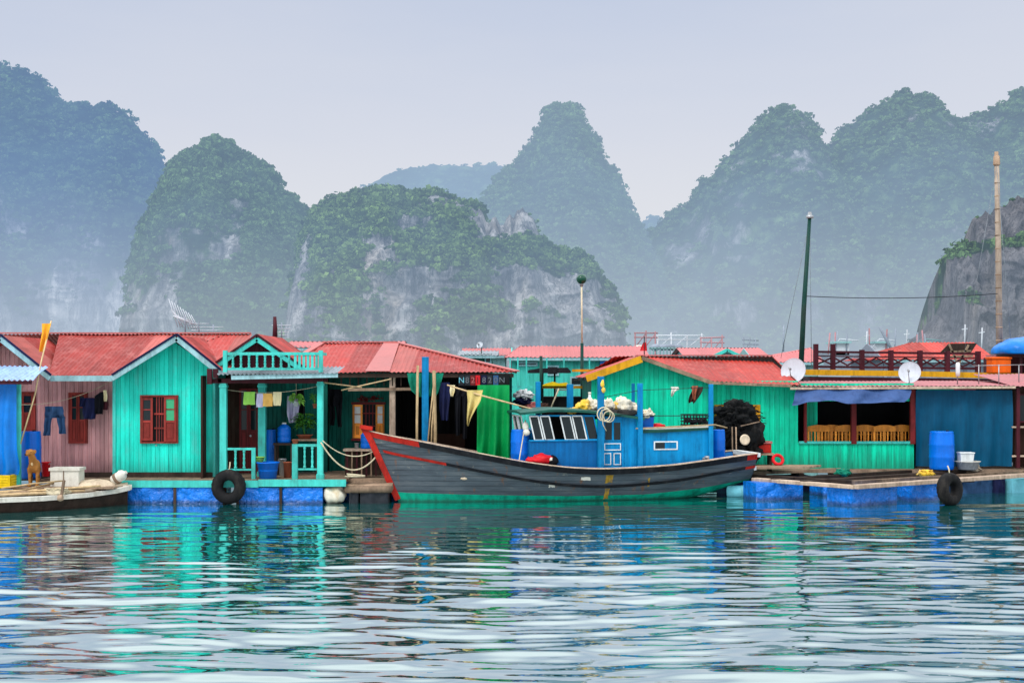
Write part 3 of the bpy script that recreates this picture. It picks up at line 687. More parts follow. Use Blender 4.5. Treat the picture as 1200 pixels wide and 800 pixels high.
M['roof_worn'] = paint('worn_salmon_roof_sheet', C(166, 82, 76), 0.55, 0.2, 0.3, 0.8, 0.4, 0.5, C(150, 78, 72), 0.05, spec=0.3, smap=(7, .7, .7))
M['roof_rust'] = paint('rusty_roof_sheet', C(140, 62, 52), 0.65, 0.2, 0.4, 0.8, 0.5, 0.6, C(112, 60, 46), 0.05, spec=0.3, smap=(7, .7, .7))
def worn(mb):
    """some sheets of a roof are salvaged: paler or rustier than their neighbours"""
    for i, r in enumerate(mb.r):
        q = (r * 7.31) % 1.0
        if mb.m[i] == 0: mb.m[i] = 1 if q < .16 else 2 if q > .93 else 0
# ================================================================== pink and turquoise house
DP, DT, DF = 34.8, 34.35, 33.9
H1 = thing('floating_house', 'pink and turquoise plank house under a red twin gabled roof', 'house', (X(120, DP), DP + 2, 0.55))
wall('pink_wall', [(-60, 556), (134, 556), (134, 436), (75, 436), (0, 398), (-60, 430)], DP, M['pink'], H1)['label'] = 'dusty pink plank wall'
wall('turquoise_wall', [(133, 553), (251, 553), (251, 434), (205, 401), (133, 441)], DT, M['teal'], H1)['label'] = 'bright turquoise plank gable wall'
mb = MB(); mb.box(X(133, DT) - 0.02, X(133, DT) + 0.055, DT - 0.02, DP + 0.1, .56, Z(440, DT)); mb.build('corner_post', M['teal_trim'], H1)
mb = MB(); mb.box(X(251, DT) - 0.03, X(251, DT) + 0.03, DT - 0.02, DT + 3.5, .56, Z(436, DT))
mb.build('corner_post', M['teal_trim'], H1)
mb = MB(); mb.box(X(-60, DP), X(251, DT), DT - 0.015, DT + 0.05, .47, Z(553.2, DT)); mb.build('sill_beam', M['wood_dark'], H1)
mb = MB(); mb.box(X(-60, DP), X(250, DT), DP + 3.6, DP + 3.7, .5, 3.0); mb.box(X(250, DT) - .06, X(250, DT) - .035, DT + .06, DP + 3.6, .5, 2.95); mb.build('rear_wall', M['pink'], H1)
# roof
RD = 37.4; zr = Z(391.5, RD)
def edge_at(px, D): return X(px, D)
zl = Z(393, DF); zq = Z(440, DF)
rf = MB()
# main plane facing the water, between the gables
roof_plane(rf, (X(58, DF), DF - .05, zq), (X(133, DF) + .02, DF - .05, zq), (X(215, DF) + .3, RD, zr), (X(0, DF) + .3, RD, zr))
# left gable: right slope ; left slope
roof_plane(rf, (X(59, DF), DF - .12, zq + .01), (X(59, DF), RD, zq + .01), (X(0, DF), RD, zl), (X(0, DF), DF - .12, zl))
roof_plane(rf, (X(-70, DF), DF - .12, zq - .1), (X(-70, DF), RD, zq - .1), (X(0, DF), RD, zl), (X(0, DF), DF - .12, zl))
# right gable
zt_, zR = Z(393, DF), Z(434, DF)
roof_plane(rf, (X(132, DF), DF - .12, zq + .01), (X(132, DF), RD, zq + .01), (X(207, DF), RD, zt_), (X(207, DF), DF - .12, zt_))
roof_plane(rf, (X(257, DF), DF - .12, zR), (X(257, DF), RD, zR), (X(207, DF), RD, zt_), (X(207, DF), DF - .12, zt_))
roof_plane(rf, (X(205, DF), DF + .6, zq + .17), (X(264, DF), DF + .6, zq + .17), (X(264, DF), RD, zr), (X(205, DF), RD, zr))
# back plane
roof_plane(rf, (X(-70, DF), RD + 3.2, zq), (X(257, DF), RD + 3.2, zq), (X(257, DF), RD, zr), (X(-70, DF), RD, zr))
worn(rf); ro = rf.build('roof', [M['roof'], M['roof_worn'], M['roof_rust']], H1)
cp = MB(); cp.beam((X(-70, DF), RD, zr + .03), (X(262, DF), RD, zr + .03), .22, .035); cp.build('ridge_cap', M['roof_pale'], ro)
fa = MB()
def fascia(mb, p, q, D, h=7, mi=0):
    mb.beam(P(p[0], p[1] + h / 2, D), P(q[0], q[1] + h / 2, D), 0.035, h * K * D, mi=mi)
for p, q in (((-70, 438), (0, 393)), ((0, 393), (59, 440)), ((131, 440), (207, 393)), ((207, 393), (258, 434))): fascia(fa, p, q, DF - .13, 6.5)
fascia(fa, (59, 440), (132, 440), DF - .05, 6.5)
fa.build('fascia', M['pale_trim'], H1)
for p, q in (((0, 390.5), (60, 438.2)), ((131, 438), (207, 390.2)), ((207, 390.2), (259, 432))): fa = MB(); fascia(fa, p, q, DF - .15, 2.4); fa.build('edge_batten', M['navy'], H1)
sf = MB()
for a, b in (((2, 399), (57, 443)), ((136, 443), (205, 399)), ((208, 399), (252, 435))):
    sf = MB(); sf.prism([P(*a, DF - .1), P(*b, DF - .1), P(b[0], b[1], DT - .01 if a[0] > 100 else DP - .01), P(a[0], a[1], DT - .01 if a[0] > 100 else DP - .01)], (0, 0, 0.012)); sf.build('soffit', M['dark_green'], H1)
window(H1, 26, 40, 461, 503, DP, M['shutter'], [(26, 40, 'shut')])
window(H1, 83, 101, 462, 517, DP, M['shutter'], [(83, 92, 'shut'), (92, 101, 'shut')])
w3 = window(H1, 167, 207, 465, 517, DT, M['shutter'], [(181, 193, 'bars')])
m2 = MB(); leaf(m2, X(166.5, DT), X(180, DT), Z(516, DT), Z(466, DT), DT - .06); m2.build('shutter', [M['shutter'], M['glass']], w3)
m2 = MB(); leaf(m2, X(193, DT), X(207.5, DT), Z(517, DT), Z(465, DT), DT - .05); m2.build('shutter', [M['shutter'], M['glass_green_reflection']], w3)['label'] = 'shutter leaf with a painted green reflection in its glass'
m2 = MB(); m2.lathe((X(184, DT), DT - .07, Z(521.5, DT)), [(.02, -.02), (.02, .02)], 10, axis=(0, 1, 0)); m2.build('window_latch', M['metal'], w3)

# ================================================================== tarp shelter at the left edge
DS = 32.6
S = thing('tarp_shelter', 'shelter hung with bright blue tarpaulin under a blue white tin roof', 'shelter', (X(5, DS), DS, .5))
mb = MB(); roof_plane(mb, (X(-60, DS), DS - .5, Z(444, DS)), (X(47, DS), DS - .5, Z(445, DS)), (X(47, DS) - .1, DS + .9, Z(430, DS)), (X(-60, DS), DS + .9, Z(428, DS)), .12, .02); mb.build('roof', M['blue_tin'], S)
mb = MB(); mb.box(X(19.5, DS), X(24, DS), DS - .04, DS + .06, .5, Z(446, DS)); mb.build('post', M['teal_trim'], S)
mb = MB(); mb.box(X(-60, DS), X(44, DS), DS - .46, DS - .38, Z(450, DS), Z(446, DS)); mb.build('roof_beam', M['plum'], S)
mb = MB(); cloth_rows(mb, [(449, -60, 19), (500, -60, 20), (530, -60, 22), (548, -60, 25), (556, -60, 23)], DS - .12, 5, .07, 3, 40, 8, .12); mb.build('tarpaulin', M['blue_tarp'], S)

# ================================================================== platform under the left houses
DD = 33.3; ZD = .55
PL = thing('floating_platform', 'turquoise edged platform on blue wrapped floats under the turquoise porch', 'platform', (X(270, DD), DD + 2, 0))
mb = MB()
for i in range(60):
    y = DD + .05 + i * .1
    mb.box(X(40, DD) + random.uniform(-.05, .05), X(404, DD) + random.uniform(-.03, .03), y, y + .092, ZD - .04, ZD + random.uniform(-.003, .003))
mb.build('deck', M['wood'], PL)
mb = MB(); mb.box(X(133, DD), X(303, DD), DD - .05, DD + .04, ZD - .16, ZD - .003); mb.box(X(303.3, DD), X(405.5, DD), DD - .06, DD + .04, ZD - .14, ZD + .02); mb.build('edge_beam', M['teal_trim'], PL)
def float_box(parent, px0, px1, D, d=.9, z1=.38, z0=-.25, ang=0, mat='bright_tarp', seed=0, name='float'):
    x0, x1 = X(px0, D), X(px1, D); mb = MB()
    nx, nz = 18, 10; A = np.zeros((nz, nx, 3))
    for i in range(nz):
        for j in range(nx):
            a, b = j / (nx - 1), i / (nz - 1)
            e = min(a, 1 - a) * 8; e = min(1, e)
            cr = .045 * vn1(a * 5 + seed * 3, b * 3.3 + seed) + .035 * vn1(a * 13 + b * 9 + seed, b * 8)
            A[i, j] = (x0 + (x1 - x0) * a, D - (.035 + cr) * e, z0 + (z1 - z0) * b)
    mb.grid(A, smooth=True); mb.box(x0, x1, D + .0015, D + d, z0, z1)
    bnd = MB()
    o = mb.build(name, M[mat], parent)
    return o
for i, (a, b) in enumerate(((149, 204), (206, 262), (279, 328), (330, 378))): float_box(PL, a, b, DD + .02, seed=i)
for px in (146, 205, 263, 278.5, 329): mb = MB(); mb.box(X(px, DD) - .03, X(px, DD) + .03, DD - .03, DD + .05, -.2, .39); mb.build('float_strap', M['wood_dark'], PL)
wf = MB(); wf.blob((X(390, DD), DD + .25, .2), .27, .3, .24, .3, 2.2, 4, 26, 16); fo = wf.build('float', [M['bag']], PL); fo['label'] = 'float wrapped in white and blue plastic'

def tyre(label, px, py, D, R, axis, group=None):
    t_ = thing('tyre', label, 'tyre', (X(px, D), D, Z(py, D)))
    mb = MB(); mb.torus((X(px, D), D, Z(py, D)), axis, R * .68, R * .32, 40, 14, 0, .06); mb.build('tread', M['rubber'], t_)
    mb = MB(); c = Vector((X(px, D), D, Z(py, D))); mb.tube([c + Vector((0, .02, R * .9)), c + Vector((.01, .09, R * 1.2)), c + Vector((.0, .16, R * 1.4))], .016, 6); mb.build('rope_tie', M['rope'], t_)
    return t_
tyre('black tyre fender hung on the turquoise edged platform below the porch', 268, 570, DD - .24, .40, (.12, 1, 0))

# ================================================================== porch house with roof balcony
D0, D1 = 33.75, 35.6
PH = thing('floating_house', 'turquoise porch house with a balustrade on its porch roof', 'house', (X(315, D1), D1 + 1, ZD))
Zp = lambda py: Z(py, D0)
def post(px0, px1, py0, D, mat='teal_trim', z0=ZD, nm='porch_post', parent=PH):
    mb = MB(); x0, x1 = X(px0, D), X(px1, D); z1 = Z(py0, D); w_ = x1 - x0
    mb.box(x0, x1, D - w_ / 2, D + w_ / 2, z0, z1); mb.box(x0 - .02, x1 + .02, D - w_ / 2 - .02, D + w_ / 2 + .02, z0, z0 + .12); mb.box(x0 - .015, x1 + .015, D - w_ / 2 - .015, D + w_ / 2 + .015, z1 - .1, z1 - .04)
    return modifier_bevel(mb.build(nm, M[mat], parent), .008)
post(258, 266, 449, D0); post(372, 379, 447, D0); post(303, 311.5, 449, D0 + .9)
wall('back_wall', [(311, 553), (384, 553), (384, 436), (311, 436)], D1, M['dark_green'], PH)
wall('entry_wall', [(252, 553), (311, 553), (311, 436), (252, 436)], D1 - .004, M['interior_warm'], PH)
mb = MB(); x0, x1, z0, z1 = X(281, D1), X(303, D1), ZD + .02, Z(455, D1)
leaf(mb, x0, (x0 + x1) / 2 - .004, z0, z1, D1 - .03, .5); leaf(mb, (x0 + x1) / 2 + .004, x1, z0, z1, D1 - .03, .5); dr = mb.build('door', [M['maroon'], M['glass']], PH)
mb = MB(); mb.lathe(((x0 + x1) / 2 + .05, D1 - .07, 1.5), [(.025, -.03), (.03, 0), (.02, .03)], 10, axis=(0, 1, 0)); mb.build('handle', M['metal'], dr)
mb = MB(); mb.box(X(252, D1), X(252, D1) + .05, D0 + .2, D1, ZD, Z(440, D1)); mb.build('side_wall', M['interior_warm'], PH)
# maroon gable above, behind the balcony
DG = 34.9
wall('gable_wall', [(258, 436), (352, 436), (352, 425), (300, 397), (258, 425)], DG, M['plum'], PH)
fa = MB()
for p, q in (((250, 428), (301, 394)), ((301, 394), (354, 430))): fascia(fa, p, q, DG - .3, 6)
fa.build('fascia', M['teal_trim'], PH)
fa = MB()
for p, q in (((250, 425.5), (301, 391)), ((301, 391), (354, 427.5))): fascia(fa, p, q, DG - .32, 2.6)
fa.build('edge_batten', M['plum'], PH)
rf = MB(); a_, zp_ = DG - .3, Z(391.5, DG - .3); xm = X(301, DG - .3)
roof_plane(rf, (X(250, a_), a_, Z(427, a_)), (X(250, a_), 38.4, Z(427, a_)), (xm, 38.4, zp_), (xm, a_, zp_))
roof_plane(rf, (X(354, a_), a_, Z(429, a_)), (X(354, a_), 38.4, Z(429, a_)), (xm, 38.4, zp_), (xm, a_, zp_))
rf.build('roof', M['roof'], PH)
# porch roof
pr = MB(); roof_plane(pr, (X(254, D0 - .45), D0 - .45, Z(439, D0 - .45)), (X(395, D0 - .45), D0 - .45, Z(437.5, D0 - .45)), (X(395, D0 - .45), DG - .02, Z(433, D0 - .45) + .05), (X(254, D0 - .45), DG - .02, Z(433, D0 - .45) + .05), .1, .018); pr.build('porch_roof', M['tin'], PH)
mb = MB(); mb.beam(P(271, 442.3, D0 - .4), P(396, 439.6, D0 - .4), .03, .1); mb.build('porch_fascia', M['pale_trim'], PH)
mb = MB(); mb.box(X(246, D0), X(378, D0), D0 - .06, D0 + .06, Zp(449), Zp(443.5)); mb.box(X(246, D0), X(378, D0), D0 + .85, D0 + .95, Zp(449), Zp(443.5)); mb.box(X(256, D0), X(260, D0), D0 - .06, D1, Zp(448), Zp(443)); mb.build('porch_beam', M['plum'], PH)
mb = MB()
for px in (247, 254): mb.box(X(px, D0) - .05, X(px, D0) + .06, D0 - .2, D0 - .08, Zp(450 - (px - 247)), Zp(432))
mb.build('bracket', M['plum'], PH)
# balcony balustrade
bl = MB(); Db = D0 - .25
for px in (264, 376): bl.box(X(px - 2.4, Db), X(px + 2.4, Db), Db - .05, Db + .05, Z(436, Db), Z(410.5, Db))
bl.box(X(266, Db), X(374, Db), Db - .035, Db + .035, Z(416, Db), Z(412.6, Db)); bl.box(X(266, Db), X(374, Db), Db - .03, Db + .03, Z(433.5, Db), Z(431, Db))
for i in range(8): px = 273 + i * 9.4; baluster(bl, X(px, Db), Db, Z(431, Db), Z(416, Db), .035)
for i in range(6): px = 346 + i * 5; bl.box(X(px, Db) - .03, X(px, Db) + .03, Db - .012, Db + .012, Z(431, Db), Z(416, Db))
bl.box(X(374, Db) + .0, X(374, Db) + .05, Db, DG - .4, Z(416, Db), Z(412.6, Db))
bl.build('balustrade', M['teal_trim'], PH)
# porch rails
r1 = MB(); r1.box(X(266, D0), X(297, D0), D0 - .04, D0 + .04, Zp(527), Zp(524.5)); r1.box(X(295, D0), X(299.5, D0), D0 - .045, D0 + .045, ZD, Zp(524.4)); r1.box(X(266, D0), X(295, D0), D0 - .03, D0 + .03, Zp(551), Zp(549))
for px in (276, 286): baluster(r1, X(px, D0), D0, Zp(549), Zp(527), .036)
r1.build('porch_rail', M['teal_trim'], PH)
r2 = MB(); r2.box(X(343, D0), X(373, D0), D0 - .04, D0 + .04, Zp(523), Zp(520)); r2.box(X(342.5, D0), X(349, D0), D0 - .05, D0 + .05, ZD, Zp(520.1)); r2.box(X(349, D0), X(372, D0), D0 - .03, D0 + .03, Zp(550.5), Zp(548.5))
for px in (357, 366): baluster(r2, X(px, D0), D0, Zp(548.5), Zp(523), .036)
r2.build('porch_rail', M['teal_trim'], PH)

# ------------------------------------------------------------------ things on the porch and the pink house
def line(name, label, pts, r, mat, cat='rope'):
    mb = MB(); mb.tube(pts, r, 6); return tag(mb.build(name, M[mat], None, pts[0]), label, cat)
def sagline(a, b, sag, n=14):
    a, b = Vector(a), Vector(b)
    return [a.lerp(b, i / n) - Vector((0, 0, sag * 4 * (i / n) * (1 - i / n))) for i in range(n + 1)]
def clothes(name, label, rows, D, mat, cat, folds=2, amp=.03, seed=0, nu=14, extra=None, group=None, ragged=1.0):
    mb = MB(); cloth_rows(mb, rows, D, folds, amp * 1.5, seed, nu, 5, 0, 0, ragged)
    for e in extra or []: cloth_rows(mb, e, D, 1.5, amp * 1.5, seed + 3, 8, 5, 0, 0, ragged)
    return tag(mb.build(name, M[mat], None, P(rows[0][1], rows[0][0], D)), label, cat, group)
DC = DP - .35
line('clothesline', 'thin washing line across the pink wall', sagline(P(25, 474, DC), P(131, 446, DC), .16), .007, 'rope', 'washing line')
clothes('jeans', 'blue jeans hanging from the line left of the pink wall window', [(476, 53, 74), (484, 53, 75), (490, 52.5, 76)], DC, 'denim', 'jeans', 2, .06, 1, extra=[[(489, 52.5, 61), (500, 52, 59), (510, 52.5, 58)], [(489, 66, 76), (499, 69, 76), (508, 71, 76.5)]])
clothes('dark_shirt', 'dark navy shirt hanging over the narrow shutter window', [(466, 97, 112), (478, 96, 113), (491, 97, 111)], DC - .03, 'navy', 'shirt', 2, .04, 2, extra=[[(466, 94, 100), (476, 93, 98)]])
clothes('black_shirt', 'black shirt pegged slanting next to the turquoise wall corner', [(459, 118, 121), (464, 111, 122), (474, 111, 122), (485, 112, 121)], DC - .05, 'black_cloth', 'shirt', 2, .03, 4)
clothes('white_cloth', 'small white rag pegged at the upper end of the pink wall line', [(457, 121, 125), (464, 121.5, 126), (470, 122, 125)], DC - .03, 'cream_cloth', 'cloth', 1, .02, 5, 8)
clothes('purple_shirt', 'plum shirt behind the black one on the washing line', [(468, 121, 126), (474, 120, 127), (480, 121, 126)], DC, 'plum', 'shirt', 1, .02, 6, 8)
# orange flag on a bamboo pole
fl = thing('flag', 'faded orange flag on a leaning bamboo pole above the pink house', 'flag', P(50, 520, DF - .5))
mb = MB(); mb.tube([P(24, 520, DF - 1.3), P(41, 462, DF - 1.0), P(48, 425, DF - .8), P(60, 376, DF - .5)], .018, 7); mb.build('pole', M['bamboo'], fl)
mb = MB(); cloth_rows(mb, [(379, 49, 60), (390, 49, 57.5), (402, 47, 55), (412, 46, 50)], DF - .6, 1.5, .04, 3, 12, 5); mb.build('flag_cloth', M['orange_cloth'], fl)

def drum(label, px, pyt, pyb, D, rpx, mat='drum', z0=None):
    r = rpx * K * D; z0 = Z(pyb, D) if z0 is None else z0; h = Z(pyt, D) - z0
    t_ = thing('drum', label, 'drum', (X(px, D), D, z0)); c = (X(px, D), D, z0)
    mb = MB(); mb.lathe(c, [(r * .92, 0), (r * .97, .03 * h), (r * .98, .1 * h), (r, .3 * h), (r * 1.03, .33 * h), (r, .36 * h), (r, .62 * h), (r * 1.03, .65 * h), (r, .68 * h), (r * .98, .9 * h), (r * .93, .96 * h), (r * .95, .985 * h), (r * .86, h)], 28); mb.build('barrel_body', M[mat], t_)
    mb = MB(); mb.lathe((c[0] + r * .4, D - r * .2, z0 + h), [(.04, 0), (.04, .025), (.02, .03)], 12); mb.build('cap', M['rubber'], t_)
    return t_
drum('blue drum standing behind the tan dog', 36, 505, 558, 33.9, 12, z0=ZD)
def pail(name, label, px, pyt, pyb, D, rt, rb, mat, cat, z0=None, handle=True):
    s = K * D; z0 = Z(pyb, D) if z0 is None else z0; h = Z(pyt, D) - z0
    t_ = thing(name, label, cat, (X(px, D), D, z0)); c = (X(px, D), D, z0)
    mb = MB(); mb.lathe(c, [(rb * s * .9, .0), (rb * s, .01), (rt * s * .97, h * .93), (rt * s * 1.06, h * .94), (rt * s * 1.06, h), (rt * s * .93, h), (rt * s * .88, h * .5), (rb * s * .85, .03)], 24); mb.build('tub', M[mat], t_)
    if handle:
        mb = MB(); R = rt * s * 1.03
        mb.tube([Vector((c[0] + R * math.cos(a), D - .02 - .05 * math.sin(a), z0 + h * .95 - R * .5 * math.sin(a))) for a in np.linspace(0, math.pi, 12)], .008, 6); mb.build('handle', M['metal'], t_)
    return t_
pail('bucket', 'red plastic bucket at the foot of the pink wall', 54, 541, 558, 33.6, 5, 4, 'red_plastic', 'bucket')
pail('basin', 'wide blue plastic basin on the porch floor', 314, 541, 553, D0 + .1, 13, 10, 'drum', 'basin', ZD, False)
pail('bowl', 'lime green bowl with a lid perched on the basin rim', 303, 535, 541.5, D0 + .2, 7.5, 5, 'lime', 'bowl', None, False)
def jug(label, px, pyt, pyb, D, rpx, mat='drum'):
    s = K * D; z0 = Z(pyb, D); h = Z(pyt, D) - z0; r = rpx * s
    t_ = thing('water_jug', label, 'jug', (X(px, D), D, z0)); c = (X(px, D), D, z0)
    mb = MB(); mb.lathe(c, [(r * .9, 0), (r, .05 * h), (r, .25 * h), (r * .94, .29 * h), (r, .33 * h), (r, .55 * h), (r * .94, .6 * h), (r, .64 * h), (r * .97, .74 * h), (r * .6, .86 * h), (r * .3, .91 * h), (r * .3, h)], 20); mb.build('jug_body', M[mat], t_)
    mb = MB(); mb.lathe((c[0], c[1], z0 + h * .93), [(r * .34, 0), (r * .34, h * .08)], 12); mb.build('cap', M['white_paint'], t_); return t_
# stand with the jug
st = thing('stool', 'low dark stand carrying the big blue jug on the porch', 'stand', (X(333, D1 - .6), D1 - .6, ZD))
mb = MB(); Dq = D1 - .6; mb.box(X(322, Dq), X(345, Dq), Dq - .25, Dq + .25, Z(521, Dq), Z(518.5, Dq)); mb.build('top', M['wood_dark'], st)
for sx in (323, 342):
    for sy in (-.22, .18): mb = MB(); mb.box(X(sx, Dq), X(sx, Dq) + .05, Dq + sy, Dq + sy + .05, ZD, Z(521, Dq)); mb.build('leg', M['wood_dark'], st)
jug('big blue water jug on the dark porch stand', 333, 495, 518.5, Dq, 8)
drum('short blue tank beside the jug at the back of the porch', 318, 503, 548, D1 - .3, 6, 'drum', ZD)
pail('pot', 'brown clay pot on the porch floor left of the right rail', 337, 541, 553, D0 + .5, 5, 4, 'terracotta', 'pot', ZD, False)
pail('bucket', 'grey metal bucket at the back of the porch under the blue jug stand', 331, 537, 551, D1 - .9, 4.5, 3.6, 'metal', 'bucket', ZD)
pail('bowl', 'small red bowl set on top of the right porch rail', 346, 515, 519.8, D0, 4, 2.6, 'terracotta', 'bowl', None, False)
# row of towels on the porch line
line('clothesline', 'washing line between the porch posts', sagline(P(263, 456, D0 + .15), P(374, 452, D0 + .15), .12), .006, 'rope', 'washing line')
for nm, lab, rows, mt, sd in (('towel', 'lime green towel hung at the left of the porch line', [(459, 286, 299), (466, 285.5, 298.5), (474, 285, 299)], 'lime', 1),
    ('towel', 'lilac towel between the green and the amber one', [(461, 301, 308), (470, 300, 309), (477, 300, 308)], 'lilac', 2),
    ('towel', 'amber towel in the middle of the porch line', [(461, 307.5, 319), (468, 308, 320), (476, 308, 319)], 'amber', 3),
    ('towel', 'cream towel at the right end of the porch washing line', [(459, 320, 330), (468, 320, 330), (475, 321, 329)], 'cream_cloth', 4)):
    clothes(nm, lab, rows, D0 + .13, mt, 'towel', 1, .02, sd, 10, ragged=.5)
clothes('black_shirt', 'black coat hanging behind the porch plants', [(456, 347, 356), (468, 346, 357), (486, 347, 357)], D1 - .2, 'black_cloth', 'coat', 2, .04, 9)
clothes('shirt', 'white and lilac shirt hanging on the back porch wall', [(464, 337, 352), (475, 336, 351), (486, 337, 350), (495, 339, 347)], D1 - .5, 'lilac', 'shirt', 2, .05, 11)
def leaves(mb, c, rx, rz, n, ls, seed, droop=.3, mi=0):
    rr = random.Random(seed)
    for i in range(n):
        a, b = rr.uniform(0, 6.28), rr.uniform(-.6, 1.3); r_ = rr.uniform(.3, 1)
        p = Vector(c) + Vector((math.cos(a) * math.cos(b) * rx * r_, math.sin(a) * math.cos(b) * rx * r_, math.sin(b) * rz * r_))
        d = Vector((math.cos(a), math.sin(a), rr.uniform(-.5, .7))).normalized(); sd_ = d.cross(Vector((0, 0, 1))).normalized(); l = ls * rr.uniform(.6, 1.3)
        t_ = p + d * l - Vector((0, 0, droop * l)); m_ = p + d * l * .5 + Vector((0, 0, .05 * l))
        mb.add([p, m_ + sd_ * l * .22, t_, m_ - sd_ * l * .22], [(0, 1, 2), (0, 2, 3)], mi, rr.random())
def pot_plant(label, px, pyp, pyt, pyb, D, rpot, rcrown, seed, ls=.14, n=150):
    s = K * D; z0 = Z(pyb, D); t_ = thing('potted_plant', label, 'plant', (X(px, D), D, z0)); h = Z(pyp, D) - z0
    mb = MB(); mb.lathe((X(px, D), D, z0), [(rpot * s * .7, 0), (rpot * s, h * .85), (rpot * s * 1.1, h * .86), (rpot * s * 1.1, h), (rpot * s * .9, h), (rpot * s * .85, h * .8)], 18); mb.build('pot', M['terracotta'], t_)
    mb = MB(); zt2 = Z(pyt, D); c = (X(px, D), D, (z0 + h + zt2) / 2)
    leaves(mb, c, rcrown * s, (zt2 - z0 - h) * .5, n, ls, seed)
    for k in range(6): mb.tube([(X(px, D), D, z0 + h * .8), (X(px, D) + random.uniform(-.08, .08), D + random.uniform(-.08, .08), c[2]), (X(px, D) + random.uniform(-.2, .2), D, zt2 - .05)], .006, 5)
    mb.build('leaves', M['leaf'], t_); return t_
# plant bench
pb = thing('plant_bench', 'narrow yellow edged bench at the back of the porch holding the potted plant', 'bench', (X(360, D1 - .5), D1 - .5, ZD))
Dq2 = D1 - .5; mb = MB(); mb.box(X(344, Dq2), X(374, Dq2), Dq2 - .2, Dq2 + .2, Z(516, Dq2), Z(514, Dq2)); mb.build('top', M['wood'], pb)
for sx in (346, 371): mb = MB(); mb.box(X(sx, Dq2), X(sx, Dq2) + .05, Dq2 - .18, Dq2 + .18, ZD, Z(516, Dq2)); mb.build('leg', M['wood_dark'], pb)
pot_plant('bushy plant in a wide terracotta pot on the porch bench', 357, 509, 482, 514, Dq2, 9, 11, 3)
hp = thing('hanging_plant', 'bright green plant hanging above the white porch shirt', 'plant', P(347, 458, D1 - .55))
mb = MB(); mb.lathe(P(347, 476, D1 - .55), [(.05, 0), (.1, .12), (.11, .13), (.09, .13)], 12); mb.build('pot', M['white_paint'], hp)
mb = MB(); leaves(mb, P(347, 468, D1 - .55), .16, .16, 130, .1, 8, .6); mb.build('leaves', M['lime'], hp)
mb = MB(); mb.tube([P(347, 470, D1 - .55), P(347, 440, D1 - .5)], .005, 5); mb.build('cord', M['rope'], hp)
pot_plant('small drooping plant at the right porch post', 369, 473, 459, 478, D0 + .3, 2.5, 5, 12, .08, 60)
# mooring ropes
line('mooring_rope', 'pale mooring rope sagging from the porch post to the red bow', sagline(P(376, 518, D0 - .1), P(446, 528, 33.8), .55, 20), .02, 'rope')
line('mooring_rope', 'second thinner rope drooping low beside the first toward the bow', sagline(P(378, 516, D0 - .12), P(449, 521, 33.9), .32, 20), .014, 'rope')
line('pole', 'pale bamboo pole resting level between the porch roof and the green house', [P(379, 448, D0), P(424, 454, D0 + .3)], .018, 'bamboo', 'pole')
line('pole', 'pale bamboo pole rising from the porch to the rafter of the green house', [P(400, 457, D0 + .2), P(458, 444, D0 + .8)], .018, 'bamboo', 'pole')
# ------------------------------------------------------------------ low sampan at the left edge
SP = thing('sampan', 'low flat sampan with a whitewashed gunwale and a bamboo deck', 'sampan', P(40, 596, 31.5))
pts_n = [(-90, 31.0 - .9, .30), (0, 31.0, .27), (50, 31.55, .26), (100, 32.2, .28), (135, 32.75, .33), (150, 33.0, .38)]     # near gunwale: px, D, z
nearL = [Vector((X(p, d), d, z)) for p, d, z in pts_n]
def side(v, w_): return v + Vector((-.35 * w_, 1.0 * w_, 0))
wid = [1.5, 1.45, 1.4, 1.2, .75, .35]
farL = [side(v, w_) for v, w_ in zip(nearL, wid)]
mb = MB(); rows_ = []
for off, dz, ins in ((0, 0, 0), (0, -.1, .01), (0, -.22, .06), (0, -.42, .16)):
    rows_.append([v + (f - v).normalized() * ins + Vector((0, 0, dz)) for v, f in zip(nearL, farL)])
mb.grid(np.array([[tuple(p) for p in r] for r in rows_]), smooth=False)
rows_ = [[f + (v - f).normalized() * ins + Vector((0, 0, dz)) for v, f in zip(nearL, farL)] for dz, ins in ((-.42, .16), (-.2, .06), (0, 0))]
mb.grid(np.array([[tuple(p) for p in r] for r in rows_]), smooth=False)
mb.prism([nearL[-1], farL[-1], farL[-1] + Vector((-.2, 0, -.42)), nearL[-1] + Vector((-.2, 0, -.42))], (.03, 0, 0))
mb.build('hull', M['wood_dark'], SP)
mb = MB()
for i in range(5):
    mb.beam(nearL[i] + Vector((0, -.02, .02)), nearL[i + 1] + Vector((0.01, -.02, .02)), .17, .10); mb.beam(farL[i] + Vector((0, 0, .02)), farL[i + 1] + Vector((0.01, 0, .02)), .12, .09)
mb.beam(nearL[-1] + Vector((0, -.05, .03)), farL[-1] + Vector((0, .05, .03)), .2, .1)
mb.build('gunwale', M['white_foam'], SP)
mb = MB()
for i in range(26):
    f = i / 25; a = nearL[0].lerp(farL[0], f * .92 + .04); b = nearL[4].lerp(farL[4], f * .92 + .04)
    z_ = random.uniform(.0, .03)
    mb.tube([a + Vector((0, 0, .02 + z_)), a.lerp(b, .5) + Vector((0, 0, .05 + z_)), b + Vector((0, 0, .02 + z_))], random.uniform(.022, .036), 6)
mb.build('deck', M['bamboo'], SP)
mb = MB(); a = [nearL[3].lerp(farL[3], .08), nearL[3].lerp(farL[3], .92), nearL[5].lerp(farL[5], .9), nearL[5].lerp(farL[5], .1)]
mb.prism([p + Vector((0, 0, .08)) for p in a], (0, 0, .05))
c0 = P(106, 570, 32.9); mb.blob(c0 + Vector((.05, 0, -.08)), .62, .35, .26, .15, 1.5, 4, 22, 12); mb.build('foredeck', M['cream'], SP)
